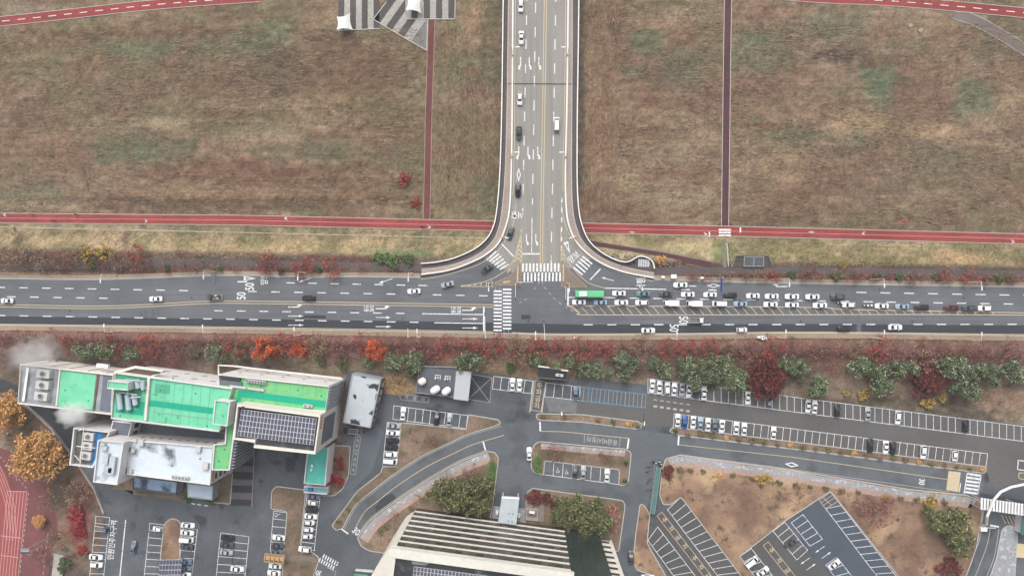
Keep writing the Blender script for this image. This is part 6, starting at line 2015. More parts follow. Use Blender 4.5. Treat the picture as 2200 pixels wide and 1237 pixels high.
# motorcycles in the queue
def motorcycle(x, y, deg, label, box=True, z=RD, m=None):
    p = P(x, y, z + .6)
    e = empty('motorcycle', (p.x, p.y, z), R0(deg)); tag(e, label, 'motorcycle', 'motorcycles')
    for sx in (.65, -.6):
        w2 = inst('wheel', WHEEL, e, (sx, 0, .3), 0, (.95, .5, .95))
    MB().tube((-.5, 0, .5), (.35, 0, .62), .16, .14, 8).tube((.35, 0, .6), (.62, 0, .3), .06, .05, 6).build('frame', m or DARKM, e)
    MB().box(-.6, .15, -.14, .14, .66, .8).build('seat', TYRE, e)
    MB().tube((.42, -.35, .98), (.42, .35, .98), .03, .03, 6).tube((.4, 0, .6), (.42, 0, .98), .04, .04, 6).build('handlebar', STEEL, e)
    if box:
        MB().box(-.95, -.4, -.28, .28, .8, 1.3).build('delivery_box', WHITE, e)
    MB().box(.38, .62, -.2, .2, .7, 1.05).build('fairing', m or WHITE, e)
motorcycle(1859, 656, 180, 'front one of two white motorcycles in the hatched-side queue')
motorcycle(1866.5, 655.5, 180, 'rear one of two white motorcycles in the hatched-side queue')
motorcycle(1803, 650, 180, 'dark motorcycle with white box between the two queues', True)
# ---- parked cars
def row(cars, a0, a1, deg, phrase, default='sedan', flip=()):
    """cars: (x or y position along the row, kind, colour); a0-a1 the pixel centre line of the bays."""
    ax = 0 if abs(a1[0] - a0[0]) > abs(a1[1] - a0[1]) else 1
    for k, (s, kind, colour) in enumerate(cars):
        t = (s - a0[ax]) / (a1[ax] - a0[ax])
        x, y = a0[0] + (a1[0] - a0[0]) * t, a0[1] + (a1[1] - a0[1]) * t
        d = deg + (rng.random() - .5) * 3 + (180 if rng.random() < .35 else 0)
        car(kind, colour, x + (rng.random() - .5) * .8, y + (rng.random() - .5) * 1.6, d, phrase % (colour + ' ' + NAME[kind], ordinal(k + 1)), LOT + .03, LOT_G)
S, U, T_, V = 'sedan', 'suv', 'hatchback', 'van'
row([(1401, S, 'white'), (1417, S, 'white'), (1433.5, U, 'white'), (1449, S, 'white'), (1465, S, 'silver'), (1480, S, 'white'), (1497, S, 'dark grey'), (1513, S, 'white'), (1607, S, 'white'), (1653, T_, 'light blue'), (1737, S, 'white'), (1751, S, 'white'),
     (1799.5, S, 'black'), (1865, S, 'silver'), (1929, U, 'white'), (2075, S, 'black')], (1392, 828.5), (2210, 933), 86.5, '%s, %s car from left in the upper long bay row')
row([(1455.7, S, 'white'), (1471.6, S, 'blue'), (1489, S, 'white'), (1505, S, 'light blue'), (1521, S, 'white'), (1536, S, 'blue grey'), (1551, S, 'white'), (1582, S, 'white'), (1599, S, 'white'), (1662, S, 'white'), (1870.6, S, 'black'), (1903.6, S, 'white'), (1919.5, S, 'black'), (1984, U, 'white'), (2051, T_, 'white')],
    (1447, 902.5), (2120, 989), 86.5, '%s, %s car from left in the row above the shrub median')
row([(1101, S, 'white'), (1116.5, S, 'white')], (1060, 821), (1143, 831), 86, '%s, %s of two cars right of the X-marked box')
row([(1237, S, 'blue grey')], (1172, 837), (1246, 845), 88, '%s parked next to the blue-lined bays')if False else car(S, 'blue grey', 1237, 843, 88, 'blue grey sedan parked at the end of the blue-lined bays', LOT + .03, LOT_G)
row([(866, S, 'white'), (938, S, 'black'), (965, S, 'silver')], (845, 885.5), (1003, 906), 85, '%s, %s car from left in the row above the wedge bed')
row([(914, S, 'silver'), (930, S, 'white'), (946, S, 'black'), (960, S, 'black'), (975, U, 'white'), (991, V, 'white')], (846, 914), (838, 991), -4, '%s, %s from top in the column left of the wedge bed')
row([(1235, S, 'dark grey'), (1253, S, 'silver'), (1304, S, 'white')], (1169, 1004.5), (1330, 1024), 86, '%s, %s car right of the wheelchair symbols')
row([(1067, S, 'blue grey'), (1080, T_, 'white'), (1094, S, 'black'), (1109, S, 'white'), (1122.6, T_, 'white'), (1137, T_, 'white'), (1151, T_, 'white'), (1180, U, 'white')], (674, 1067), (655, 1180), -5, '%s, %s from top in the column below the turquoise annex')
row([(1155, S, 'white'), (1171.5, S, 'dark grey'), (1186, S, 'blue grey'), (1215, S, 'white'), (1231, S, 'white')], (598.6, 1155), (588, 1231), 176, '%s, %s from top in the column with the wheelchair bay')
row([(1155, S, 'black'), (1170, S, 'dark grey'), (1186, S, 'silver')], (489, 1155), (485.7, 1186), 176, '%s, %s from top in the double block of bays, left side')
car(S, 'white', 509.5, 1221.7, -5, 'white sedan alone on the right side of the double block of bays', LOT + .03, LOT_G)
car(T_, 'white', 338.6, 1136, 174, 'white hatchback in the bays left of the sandy round-ended island', LOT + .03, LOT_G)
row([(1127.6, S, 'white'), (1143.5, S, 'white'), (1159, V, 'white'), (1175, S, 'dark grey'), (1207, U, 'blue grey'), (1219.6, S, 'blue grey'), (1234, S, 'white')], (403, 1127.6), (396, 1234), -5, '%s, %s from top right of the sandy round-ended island')
car('truck', 'blue grey', 218, 1136, -6, 'pale blue small truck in the leftmost bay column', LOT + .03, LOT_G)
row([(1196.6, S, 'white'), (1213, U, 'white')], (205, 1196.6), (206, 1213), -5, '%s, %s car below the pale truck in the leftmost column')
car(S, 'blue grey', 286, 1175.7, 84, 'blue grey sedan driving between the bays beside the lettering', LOT + .03, LOT_G)
car(S, 'white', 1137, 975, 92, 'white sedan standing beside the U-shaped bed with clipped shrubs', LOT + .03, LOT_G)
car(S, 'dark grey', 1356, 1197, 92, 'dark grey sedan parked along the narrow sandy bed', LOT + .03, LOT_G)
car('truck', 'black', 753, 926, 175, 'dark small truck with pale bed below the peeling shed', LOT + .03, LOT_G)
row([(1614, V, 'white'), (1639, S, 'white')], (1614, 1207), (1639, 1228), 38, '%s, %s car in the lower diagonal row beside the sandy lawn')
car(S, 'dark grey', 1699, 1166, 216, 'dark grey sedan in the diagonal bays left of the bluish lot', LOT + .03, LOT_G)
car(S, 'white', 1793, 1212, 37, 'white sedan alone in the bluish diagonal lot', LOT + .03, LOT_G)
car(S, 'white', 1392, 1240, 0, 'white car cut by the lower picture edge at the sandy bed tip', LOT + .03, LOT_G)
# bicycles and riders
BIKE_FR = {}
def bicycle(x, y, deg, label, z, m=DARKM):
    p = P(x, y, z + .5)
    e = empty('bicycle', (p.x, p.y, z), R0(deg)); tag(e, label, 'bicycle', 'bicycles')
    for sx in (.52, -.52):
        if 'w' not in BIKE_FR:
            mb = MB()
            for k in range(14):
                a, b = 2 * math.pi * k / 14, 2 * math.pi * (k + 1) / 14
                mb.tube((.33 * math.cos(a), 0, .33 * math.sin(a)), (.33 * math.cos(b), 0, .33 * math.sin(b)), .03, .03, 5, False)
            mb.tube((-.33, 0, 0), (.33, 0, 0), .012, .012, 4).tube((0, 0, -.33), (0, 0, .33), .012, .012, 4)
            BIKE_FR['w'] = mb.mesh('bicycle_wheel', TYRE)
        inst('wheel', BIKE_FR['w'], e, (sx, 0, .35))
    MB().tube((-.52, 0, .35), (-.1, 0, .3), .025).tube((-.1, 0, .3), (-.2, 0, .85), .025).tube((-.2, 0, .75), (.35, 0, .82), .025).tube((-.1, 0, .3), (.38, 0, .75), .025).tube((.52, 0, .35), (.33, 0, .95), .025).tube((-.52, 0, .35), (-.18, 0, .75), .02).build('frame', m, e)
    MB().box(-.32, -.06, -.08, .08, .85, .91).build('saddle', TYRE, e)
    MB().tube((.34, -.28, .97), (.34, .28, .97), .022).build('handlebar', STEEL, e)
    return e
SKIN = mat('skin', (196, 150, 124), .05, 3, .7, .3)
HAIR = mat('hair', (40, 34, 30), .1, 3, .8, .3)
def person(joints, radii, edges, loc, deg, cloth, label, legs=None):
    e = empty('person', loc, R0(deg)); tag(e, label, 'person', 'people')
    me = bpy.data.meshes.new('person_body')
    me.from_pydata(joints, edges, [])
    o = bpy.data.objects.new('body', me); col.objects.link(o); o.parent = e
    md = o.modifiers.new('skin', 'SKIN'); sv = me.skin_vertices[0].data
    for i, r in enumerate(radii):
        sv[i].radius = (r, r)
    sv[0].use_root = True
    sb = o.modifiers.new('subsurf', 'SUBSURF'); sb.levels = sb.render_levels = 1
    me.materials.append(cloth)
    dg = bpy.context.evaluated_depsgraph_get()
    m2 = bpy.data.meshes.new_from_object(o.evaluated_get(dg))
    o.modifiers.clear(); o.data = m2
    m2.polygons.foreach_set('use_smooth', [True] * len(m2.polygons))
    hd = joints[3]
    MB().lathe((hd[0], hd[1], hd[2] - .12), [(.02, 0), (.08, .03), (.105, .12), (.1, .2), (.05, .25), (.01, .26)], 10).build('head', SKIN, e, True)
    MB().lathe((hd[0] - .012, hd[1], hd[2] - .02), [(.108, 0), (.115, .06), (.1, .13), (.05, .17), (.01, .175)], 10).build('hair', HAIR, e, True)
    for i in (6, 9):
        h = Vector(joints[i])
        mb = MB().tube(h, h + Vector((.09, 0, -.02)), .045, .04, 6)
        for k in range(4):
            mb.tube(h + Vector((.08, -.03 + .02 * k, 0)), h + Vector((.15 - .01 * abs(k - 1), -.03 + .02 * k, -.04)), .011, .009, 5)
        mb.tube(h + Vector((.03, .04, 0)), h + Vector((.09, .065, .0)), .012, .01, 5)
        mb.build('hand', SKIN, e)
    return e
EDG = [(0, 1), (1, 2), (2, 3), (2, 4), (4, 5), (5, 6), (2, 7), (7, 8), (8, 9), (0, 10), (10, 11), (11, 12), (12, 13), (0, 14), (14, 15), (15, 16), (16, 17)]
RAD = [.15, .16, .1, .07, .075, .055, .04, .075, .055, .04, .1, .075, .05, .045, .1, .075, .05, .045]
RIDE = [(-.2, 0, .98), (-.06, 0, 1.2), (.08, 0, 1.42), (.16, 0, 1.62), (.08, .2, 1.38), (.26, .26, 1.15), (.34, .24, 1.0), (.08, -.2, 1.38), (.26, -.26, 1.15), (.34, -.24, 1.0),
        (-.16, .1, .95), (.2, .12, .78), (.0, .11, .38), (.14, .11, .32), (-.16, -.1, .95), (.14, -.12, .62), (-.08, -.11, .22), (.06, -.11, .17)]
STAND = [(0, 0, .95), (.01, 0, 1.15), (0, 0, 1.42), (.03, 0, 1.64), (0, .2, 1.38), (.02, .25, 1.1), (.1, .26, .86), (0, -.2, 1.38), (-.02, -.25, 1.1), (.04, -.26, .86),
         (0, .09, .9), (.08, .1, .5), (.06, .1, .08), (.2, .11, .04), (0, -.09, .9), (-.04, -.1, .5), (-.12, -.1, .1), (.0, -.11, .04)]
clA, clB, clC = mat('cloth_dark', (54, 54, 62)), mat('cloth_grey', (150, 148, 150)), mat('cloth_red', (150, 60, 60))
for x, y, d, cl_, lab in ((70, 460, 182, clB, 'leftmost on the upper lane of the long red path'), (165, 460.5, 181, clA, 'upper lane right of the leftmost rider'), (115, 473, 0, clC, 'lower lane at the left end of the red path'), (907.6, 487.5, 0, clA, 'near the foot of the maroon path')):
    p = PG(x, y, .1)
    bicycle(x, y, d, 'bicycle ridden ' + ('on the ' if 'lane' in lab and not lab.startswith('left') else '') + lab, p.z)
    q = P(x, y, p.z + .5)
    person(RIDE, RAD, EDG, (q.x, q.y, p.z), d, cl_, 'cyclist bent over the handlebar, ' + lab)
for k, (x, y) in enumerate(((1395, 1003), (1392, 1013), (1397, 1029), (1393, 1036), (1390, 1052), (1399, 1051))):
    bicycle(x, y, 5 + 9 * k, '%s bicycle from the top parked by the green shelter' % ordinal(k + 1), LOT + .03)
for k, (x, y, d) in enumerate(((1406, 992.5, -20), (1416, 994, 80), (1419, 999, 60))):
    motorcycle(x, y, d, '%s of three white scooters at the top of the green shelter' % ('leftmost', 'middle', 'rightmost')[k], False, LOT + .03)
# ================================================================ trees and shrubs
def leafmat(name, c1, c2, objvar=.12, rough=.9, c3=None):
    if name in MATS: return MATS[name]
    m = bpy.data.materials.new(name); m.use_nodes = True
    nt = m.node_tree; b = nt.nodes['Principled BSDF']
    b.inputs['Roughness'].default_value = rough; b.inputs['Specular IOR Level'].default_value = .15
    g = nt.nodes.new('ShaderNodeNewGeometry'); r = nt.nodes.new('ShaderNodeValToRGB')
    r.color_ramp.elements[0].color = (*alb(c1), 1); r.color_ramp.elements[1].color = (*alb(c2), 1)
    r.color_ramp.elements[0].position, r.color_ramp.elements[1].position = .1, .8
    if c3:
        e = r.color_ramp.elements.new(.97); e.color = (*alb(c3), 1)
    nt.links.new(g.outputs['Random Per Island'], r.inputs[0])
    oi = nt.nodes.new('ShaderNodeObjectInfo'); mr = nt.nodes.new('ShaderNodeMapRange')
    mr.inputs['To Min'].default_value, mr.inputs['To Max'].default_value = 1 - objvar, 1 + objvar
    nt.links.new(oi.outputs['Random'], mr.inputs['Value'])
    s = nt.nodes.new('ShaderNodeVectorMath'); s.operation = 'SCALE'
    nt.links.new(r.outputs[0], s.inputs[0]); nt.links.new(mr.outputs[0], s.inputs['Scale'])
    nt.links.new(s.outputs[0], b.inputs['Base Color'])
    MATS[name] = m
    return m
BARK = mat('bark', (92, 78, 68), .2, 3, .95, .1)
BARKR = mat('bark_reddish', (112, 84, 78), .2, 3, .95, .1)
def quads_mesh(name, C, size, m, g, flat=.0, n=None, asp=.6):
    """One small leaf face per centre, turned at random."""
    k = len(C)
    a = g.normal(size=(k, 3)); a[:, 2] *= (1 - flat)
    a /= np.linalg.norm(a, axis=1)[:, None]
    b = np.cross(a, g.normal(size=(k, 3))); b /= np.linalg.norm(b, axis=1)[:, None]
    s = size * (.6 + .8 * g.random(k))[:, None]
    u, v = a * s, b * s * asp
    V = np.stack([C - u, C + v * .9, C + u, C - v * .9], 1).reshape(-1, 3)
    me = bpy.data.meshes.new(name)
    me.vertices.add(len(V)); me.vertices.foreach_set('co', V.astype(np.float32).ravel())
    me.loops.add(4 * k); me.loops.foreach_set('vertex_index', np.arange(4 * k, dtype=np.int32))
    me.polygons.add(k); me.polygons.foreach_set('loop_start', np.arange(0, 4 * k, 4, dtype=np.int32)); me.polygons.foreach_set('loop_total', np.full(k, 4, dtype=np.int32))
    me.update(); me.materials.append(m)
    return me
def crown_points(g, n, clumps, r, h0, h1, cr, top=1.0):
    """Leaf centres in clumps spread over an uneven dome of radius 1*r between heights h0 and h1."""
    cc = []
    while len(cc) < clumps:
        p = g.uniform(-1, 1, 3)
        if .25 < np.linalg.norm(p) < 1.0 and p[2] > -.75:
            p /= max(np.linalg.norm(p), 1e-6); p *= g.uniform(.45, 1.0)
            cc.append(p)
    cc = np.array(cc)
    w_ = g.uniform(.6, 1.35, clumps)
    idx = g.integers(0, clumps, n)
    d = g.normal(size=(n, 3)); d /= np.linalg.norm(d, axis=1)[:, None]
    d *= (g.random(n) ** .45)[:, None] * (cr * w_[idx])[:, None]
    p = cc[idx] + d
    return np.stack([p[:, 0] * r, p[:, 1] * r, (h0 + h1) / 2 + p[:, 2] * (h1 - h0) / 2], 1)
def limbs(g, h, r, levels, spread, start=.35, first=6, up=.5, th=.16):
    """Trunk and forking limbs; returns the mesh builder and the twig ends."""
    mb = MB(); ends = []
    def grow(p, d, ln, rad, lv):
        q = p + d * ln
        mb.tube(p, q, rad, rad * .62, 5 if lv > 1 else 4, False)
        if lv == 0:
            ends.append(q); return
        for k in range(2 if lv < levels else 3):
            nd = (d + Vector((g.normal(), g.normal(), g.normal() * .5 + up * .4)) * spread).normalized()
            grow(q, nd, ln * (.62 + .22 * g.random()), rad * .58, lv - 1)
        ends.append(q)
    top = Vector((0, 0, h * start))
    mb.tube((0, 0, -.3), top, th, th * .75, 7, False)
    for k in range(first):
        t = 2 * math.pi * (k + g.random() * .6) / first
        d = Vector((math.cos(t), math.sin(t), up + g.random() * .5)).normalized()
        grow(top + Vector((0, 0, h * .12 * g.random())), d, r * .48, th * .5, levels)
    return mb, ends
KINDS_ = {}
def kind(name, **k):
    KINDS_[name] = k
PINE = leafmat('pine_needles', (76, 94, 64), (148, 163, 122), c3=(210, 217, 190))
OLIVE = leafmat('olive_conifer_needles', (72, 86, 56), (153, 156, 109), c3=(195, 190, 137))
ORANGE = leafmat('orange_leaves', (179, 84, 56), (246, 130, 86))
AMBER = leafmat('amber_leaves', (204, 150, 92), (270, 214, 146))
REDL = leafmat('red_leaves', (128, 66, 60), (206, 112, 98))
DULLR = leafmat('dull_red_leaves', (121, 84, 79), (184, 125, 116))
WINE = leafmat('wine_leaves', (88, 48, 48), (142, 82, 78))
YEL = leafmat('yellow_leaves', (160, 136, 72), (226, 194, 116))
GREENB = leafmat('shrub_green', (76, 98, 62), (132, 152, 100))
TOPI = leafmat('topiary_green', (79, 116, 61), (146, 186, 107))
BROWNL = leafmat('withered_leaves', (130, 107, 91), (195, 163, 135))
PINKB = leafmat('pinkish_leaves', (153, 107, 98), (228, 170, 153))
OLB = leafmat('small_shrub_leaves', (107, 107, 74), (172, 158, 116))
CRIM = leafmat('crimson_leaves', (139, 49, 56), (204, 86, 86))
def variants(name, count, r, h, n, clumps, size, m, barkm=BARK, cr=.34, base=.25, levels=2, spread=.55, flat=0.0, th=.16, bare=False, asp=.6, first=6):
    out = []
    for s in range(count):
        g = np.random.default_rng(hash(name) % 1000 + 31 * s) if False else np.random.default_rng(sum(map(ord, name)) * 7 + 31 * s)
        mb, ends = limbs(g, h, r, levels, spread, .3 if not bare else .28, first, th=th)
        tm = mb.mesh(name + '_trunk', barkm)
        if bare:
            E = np.array([tuple(e) for e in ends])
            idx = g.integers(0, len(E), n)
            C = E[idx] + g.normal(size=(n, 3)) * r * .10
            C = C[:]
        else:
            C = crown_points(g, n, clumps, r, h * base, h, cr)
        out.append((tm, quads_mesh(name + '_crown', C, size, m, g, flat, asp=asp)))
    return out
VAR = {}
VAR['pine'] = variants('pine', 5, 3.2, 6.5, 1500, 26, .36, PINE, cr=.33, base=.25, asp=.35)
VAR['olive'] = variants('olive', 4, 3.0, 8.0, 1500, 22, .34, OLIVE, cr=.34, base=.2, asp=.4)
VAR['orange'] = variants('orange', 3, 3.8, 6.5, 1500, 34, .34, ORANGE, cr=.26, base=.25)
VAR['amber'] = variants('amber', 3, 6.2, 11, 6500, 110, .34, AMBER, cr=.27, base=.25, th=.3)
VAR['wine'] = variants('wine', 2, 6.5, 7.5, 3600, 60, .40, WINE, cr=.26, base=.2, th=.25)
VAR['red'] = variants('red', 6, 3.4, 5.2, 520, 0, .26, REDL, BARKR, levels=3, spread=.62, bare=True, th=.13)
VAR['dull'] = variants('dull', 6, 3.4, 5.2, 300, 0, .26, DULLR, BARKR, levels=3, spread=.62, bare=True, th=.14)
VAR['brown'] = variants('brown', 4, 3.4, 5.4, 420, 0, .26, BROWNL, BARK, levels=3, spread=.62, bare=True, th=.14)
VAR['bare'] = variants('bare', 4, 3.0, 5.5, 40, 0, .2, BROWNL, mat('bark_grey', (104, 92, 84), .2, 3, .95, .1), levels=4, spread=.6, bare=True, th=.12)
def shrub_mesh(name, m, n, size, seed, dome=.8, cl=14, cr=.42):
    g = np.random.default_rng(seed)
    C = crown_points(g, n, cl, 1.0, .05, 1.5 * dome, cr)
    return quads_mesh(name, C, size, m, g)
SHR = {}
for nm, m in (('green', GREENB), ('topiary', TOPI), ('yellow', YEL), ('red', REDL), ('olive', OLB), ('pink', PINKB), ('crimson', CRIM), ('wine', WINE), ('brown', BROWNL), ('orange', AMBER), ('pine', PINE)):
    SHR[nm] = [shrub_mesh(nm + '_shrub', m, 420 if nm != 'topiary' else 700, .15 if nm != 'topiary' else .11, sum(map(ord, nm)) + 7 * s, .8, 16 if nm != 'topiary' else 60, .42 if nm != 'topiary' else .3) for s in range(3)]
STEMS = MB()
for k in range(5):
    t = k * 1.256
    STEMS.tube((.03 * math.cos(t), .03 * math.sin(t), -.1), (.4 * math.cos(t), .4 * math.sin(t), .7), .03, .012, 4, False)
STEM = STEMS.mesh('shrub_stem', BARK)
NOM = {'pine': ('pine_tree', 3.2, 6.5), 'olive': ('conifer_tree', 3.0, 8.0), 'orange': ('orange_tree', 3.8, 6.5), 'amber': ('amber_tree', 6.2, 11), 'wine': ('wine_red_tree', 6.5, 7.5),
       'red': ('red_street_tree', 3.4, 5.2), 'dull': ('street_tree', 3.4, 5.2), 'brown': ('withered_tree', 3.4, 5.4), 'bare': ('bare_tree', 3.0, 5.5)}
cnt = 0
def tree(kd, x, y, rpx, label, group=None, zs=1.0):
    """A tree whose crown is centred on a pixel, with a crown radius in pixels."""
    global cnt
    cnt += 1
    nm, r, h = NOM[kd]
    s = PX(rpx) / r
    s *= 1.06
    zz = s * zs
    q = PG(x, y)
    zc = q.z + h * zz * .62
    p = P(x, y, zc)
    z0 = gz(p.x, p.y)
    e = empty(nm, (p.x, p.y, z0), rng.random() * 6.28)
    tm, cm = VAR[kd][cnt % len(VAR[kd])]
    inst('trunk', tm, e, scale=(s, s, zz)); inst('crown', cm, e, scale=(s, s, zz))
    tag(e, label, 'tree', group)
    return e
def shrub(kd, x, y, rpx, label, group=None, zs=1.0, sx=1.0, z=None):
    global cnt
    cnt += 1
    s = PX(rpx) * 1.02
    if z is None:
        q = PG(x, y)
        z = q.z
        p = P(x, y, z + s * .6 * zs)
        z = gz(p.x, p.y)
    else:
        p = P(x, y, z + s * .6 * zs)
    e = empty(kd + '_shrub', (p.x, p.y, z), rng.random() * .6)
    inst('foliage', SHR[kd][cnt % 3], e, scale=(s * sx, s, s * zs)); inst('stem', STEM, e, scale=(s, s, s * zs))
    tag(e, label, 'shrub', group)
    return e
def numbered(lst, fmt, fn):
    for k, a in enumerate(lst):
        fn(k, a, fmt % ordinal(k + 1))
# evergreens of the belt
belt = [(182, 752, 22), (230, 750, 23), (281, 758, 18), (412, 755, 15), (464, 754, 22), (515, 757, 17), (787, 774, 13), (847, 777, 22), (888, 775, 22), (879, 800, 12), (1005, 777, 26), (1153, 772, 17), (1195, 789, 13), (1224, 770, 16),
        (1258, 796, 17), (1284, 798, 16), (1310, 801, 11), (1336, 774, 20), (1344, 801, 17), (1361, 778, 14), (1402, 778, 15), (1430, 797, 17), (1474, 783, 22), (1488, 812, 24), (1517, 784, 22), (1530, 806, 20), (1557, 786, 22), (1581, 815, 28),
        (1693, 784, 20), (1722, 791, 20), (1756, 829, 24), (1846, 787, 22), (1880, 790, 20), (1896, 825, 24), (1927, 793, 20), (1952, 793, 19), (2038, 790, 24), (2062, 786, 22), (2076, 834, 28), (2101, 796, 22), (2130, 804, 24), (2180, 798, 26)]
for k, (x, y, r) in enumerate(belt):
    tree('pine', x, y, r, 'grey-green evergreen tree, %s from left in the belt below the main road' % ordinal(k + 1), 'evergreens of the roadside belt', .9)
for (x, y, r), w_ in zip([(569, 747, 26), (647, 749, 21), (809, 751, 23)], ('large orange-red tree, leftmost of three in the roadside belt', 'orange-red tree, middle one of three in the roadside belt', 'orange-red tree left of the paired evergreens in the belt')):
    tree('orange', x, y, r, w_, 'orange trees of the belt')
tree('wine', 1651, 816, 44, 'big dark wine-red tree overhanging the upper bay row', None, .8)
e = tree('wine', 1993, 818, 36, 'dull wine-red tree between two evergreen groups', None, .7)
# street trees along the lower edge of the main road
x, k = 18, 0
while x < 2200:
    k += 1
    bright = 560 < x < 1320 or 1430 < x < 1500 or 1640 < x < 1700 or 30 < x < 60
    kd = 'red' if (bright and rng.random() < .7) or rng.random() < .14 else ('dull' if rng.random() < .75 else 'brown')
    yb = 727 + .009 * (x - 0) - (0 if x < 560 else 2)
    tree(kd, x + rng.uniform(-6, 6), yb + 8 + rng.uniform(-3, 5), 18 + rng.random() * 7, '%s, %s from left along the lower footway' % ({'red': 'red-leaved street tree', 'dull': 'dull reddish street tree', 'brown': 'withered brown street tree'}[kd], ordinal(k)), 'street trees below the main road', .85)
    x += 40 + rng.random() * 12
x, k = 30, 0
while x < 2150:
    k += 1
    while any(abs(x - bx) < br + 13 and by < 800 for bx, by, br in belt + [(569, 747, 20), (647, 749, 16), (809, 751, 18)]):
        x += 6
    kd = ('dull', 'brown', 'dull', 'bare', 'brown')[rng.randrange(5)]
    tree(kd, x + rng.uniform(-8, 8), 752 + .009 * x + rng.uniform(-4, 8), 15 + rng.random() * 9, 'muted %s tree, %s from left in the second row below the road' % ({'dull': 'reddish', 'brown': 'brown', 'bare': 'leafless'}[kd], ordinal(k)), 'second row of roadside trees', .85)
    x += 44 + rng.random() * 26
# loose bare trees behind them
k = 0
for x, y, r, kd in [(40, 745, 20, 'dull'), (110, 752, 22, 'brown'), (330, 755, 20, 'dull'), (375, 757, 18, 'bare'), (610, 762, 14, 'brown'), (700, 762, 18, 'dull'), (745, 768, 16, 'bare'), (930, 765, 16, 'dull'), (1060, 772, 18, 'brown'), (1110, 768, 16, 'dull'),
                    (855, 826, 20, 'brown'), (1640, 775, 16, 'dull'), (1790, 785, 20, 'dull'), (1800, 815, 14, 'bare'), (1990, 775, 20, 'dull'), (2010, 850, 16, 'bare')]:
    k += 1
    tree(kd, x, y, r, 'loose bare-branched tree, %s from left among the belt evergreens' % ordinal(k), 'bare trees in the belt', .9)
for k, (x, y, r) in enumerate([(600, 765, 14), (690, 770, 16), (735, 780, 14), (1095, 787, 13), (1140, 775, 11), (1168, 776, 10), (1240, 800, 10), (1530, 830, 9)]):
    shrub('green', x, y, r, 'low green bush, %s from left under the belt trees' % ordinal(k + 1), 'bushes under the belt', .8)
for k, (x, y, r) in enumerate([(1817, 843, 7), (1855, 849, 12), (1871, 837, 8), (1993, 864, 13), (2026, 856, 9)]):
    shrub('yellow', x, y, r, 'yellow shrub, %s from left above the upper bay row' % ordinal(k + 1), 'yellow shrubs by the bays', .8)
# levee side
north = [('brown', 40, 548, 18), ('dull', 45, 568, 16), ('brown', 92, 552, 20), ('dull', 130, 562, 18), ('brown', 155, 548, 15), ('dull', 258, 560, 16), ('red', 294, 545, 18), ('dull', 290, 562, 16), ('bare', 430, 563, 20), ('dull', 395, 573, 12),
         ('red', 578, 566, 20), ('bare', 550, 558, 16), ('red', 645, 574, 20), ('red', 655, 577, 16), ('red', 712, 578, 20), ('dull', 1747, 588, 16), ('red', 1655, 594, 13), ('dull', 1730, 590, 12), ('dull', 1830, 592, 15), ('red', 1850, 590, 10),
         ('dull', 1969, 596, 16), ('red', 2033, 590, 14), ('red', 2085, 596, 16), ('dull', 2110, 600, 14), ('dull', 2180, 598, 14), ('brown', 36, 505, 16), ('dull', 1490, 598, 10), ('dull', 1600, 592, 10)]
for x in range(8, 340, 24):
    north.append((('brown', 'dull', 'brown', 'bare')[rng.randrange(4)], x + rng.uniform(-6, 6), 566 + rng.uniform(-14, 8), 13 + 6 * rng.random()))
for x in list(range(360, 800, 52)) + list(range(1480, 2200, 40)):
    north.append((('dull', 'brown', 'dull')[rng.randrange(3)], x + rng.uniform(-10, 10), (578 if x < 900 else 594) + rng.uniform(-3, 3), 9 + 4 * rng.random()))
for k, (kd, x, y, r) in enumerate(sorted(north, key=lambda a: a[1])):
    tree(kd, x, y, r, '%s, %s from left along the levee top' % ({'red': 'red-leaved tree', 'dull': 'dull reddish tree', 'brown': 'withered brown tree', 'bare': 'leafless tree'}[kd], ordinal(k + 1)), 'trees along the levee', .75)
for k, (x, y, r) in enumerate([(357, 575, 9), (473, 576, 7), (600, 579, 10), (684, 577, 9), (1420, 561, 0), (1703, 590, 9), (1795, 592.6, 10), (1884, 592, 10), (1932, 594, 9), (2010.6, 595, 9), (2144, 598, 11), (2172, 599, 9)]):
    if r:
        shrub('green', x, y, r, 'round green shrub, %s from left beside the upper edge of the main road' % ordinal(k + 1), 'round shrubs above the main road', 1.0)
shrub('orange', 1420, 561, 12, 'orange bush on the riprap beside the bridge bulge')
shrub('yellow', 187, 548, 17, 'tall yellow-green bush at the left levee, left one of two', 'yellow bushes at the levee', 1.2)
shrub('yellow', 224, 543, 17, 'yellow bush at the left levee, right one of two', 'yellow bushes at the levee')
shrub('green', 196, 560, 14, 'green bush below the two yellow bushes on the levee')
for k, (x, y, r) in enumerate([(815, 552, 16), (842, 558, 16), (875, 556, 14)]):
    shrub('green', x, y, r, '%s of three low green bushes on the levee left of the bridge wing' % ('leftmost', 'middle', 'rightmost')[k], 'green bushes on the slope', .6)
shrub('red', 868, 383, 15, 'larger red shrub standing in the left meadow', None, .7)
shrub('red', 895, 437, 12, 'smaller red shrub beside the maroon footpath', None, .7)
shrub('yellow', 1812, 571, 8, 'yellow tuft on the right levee top')
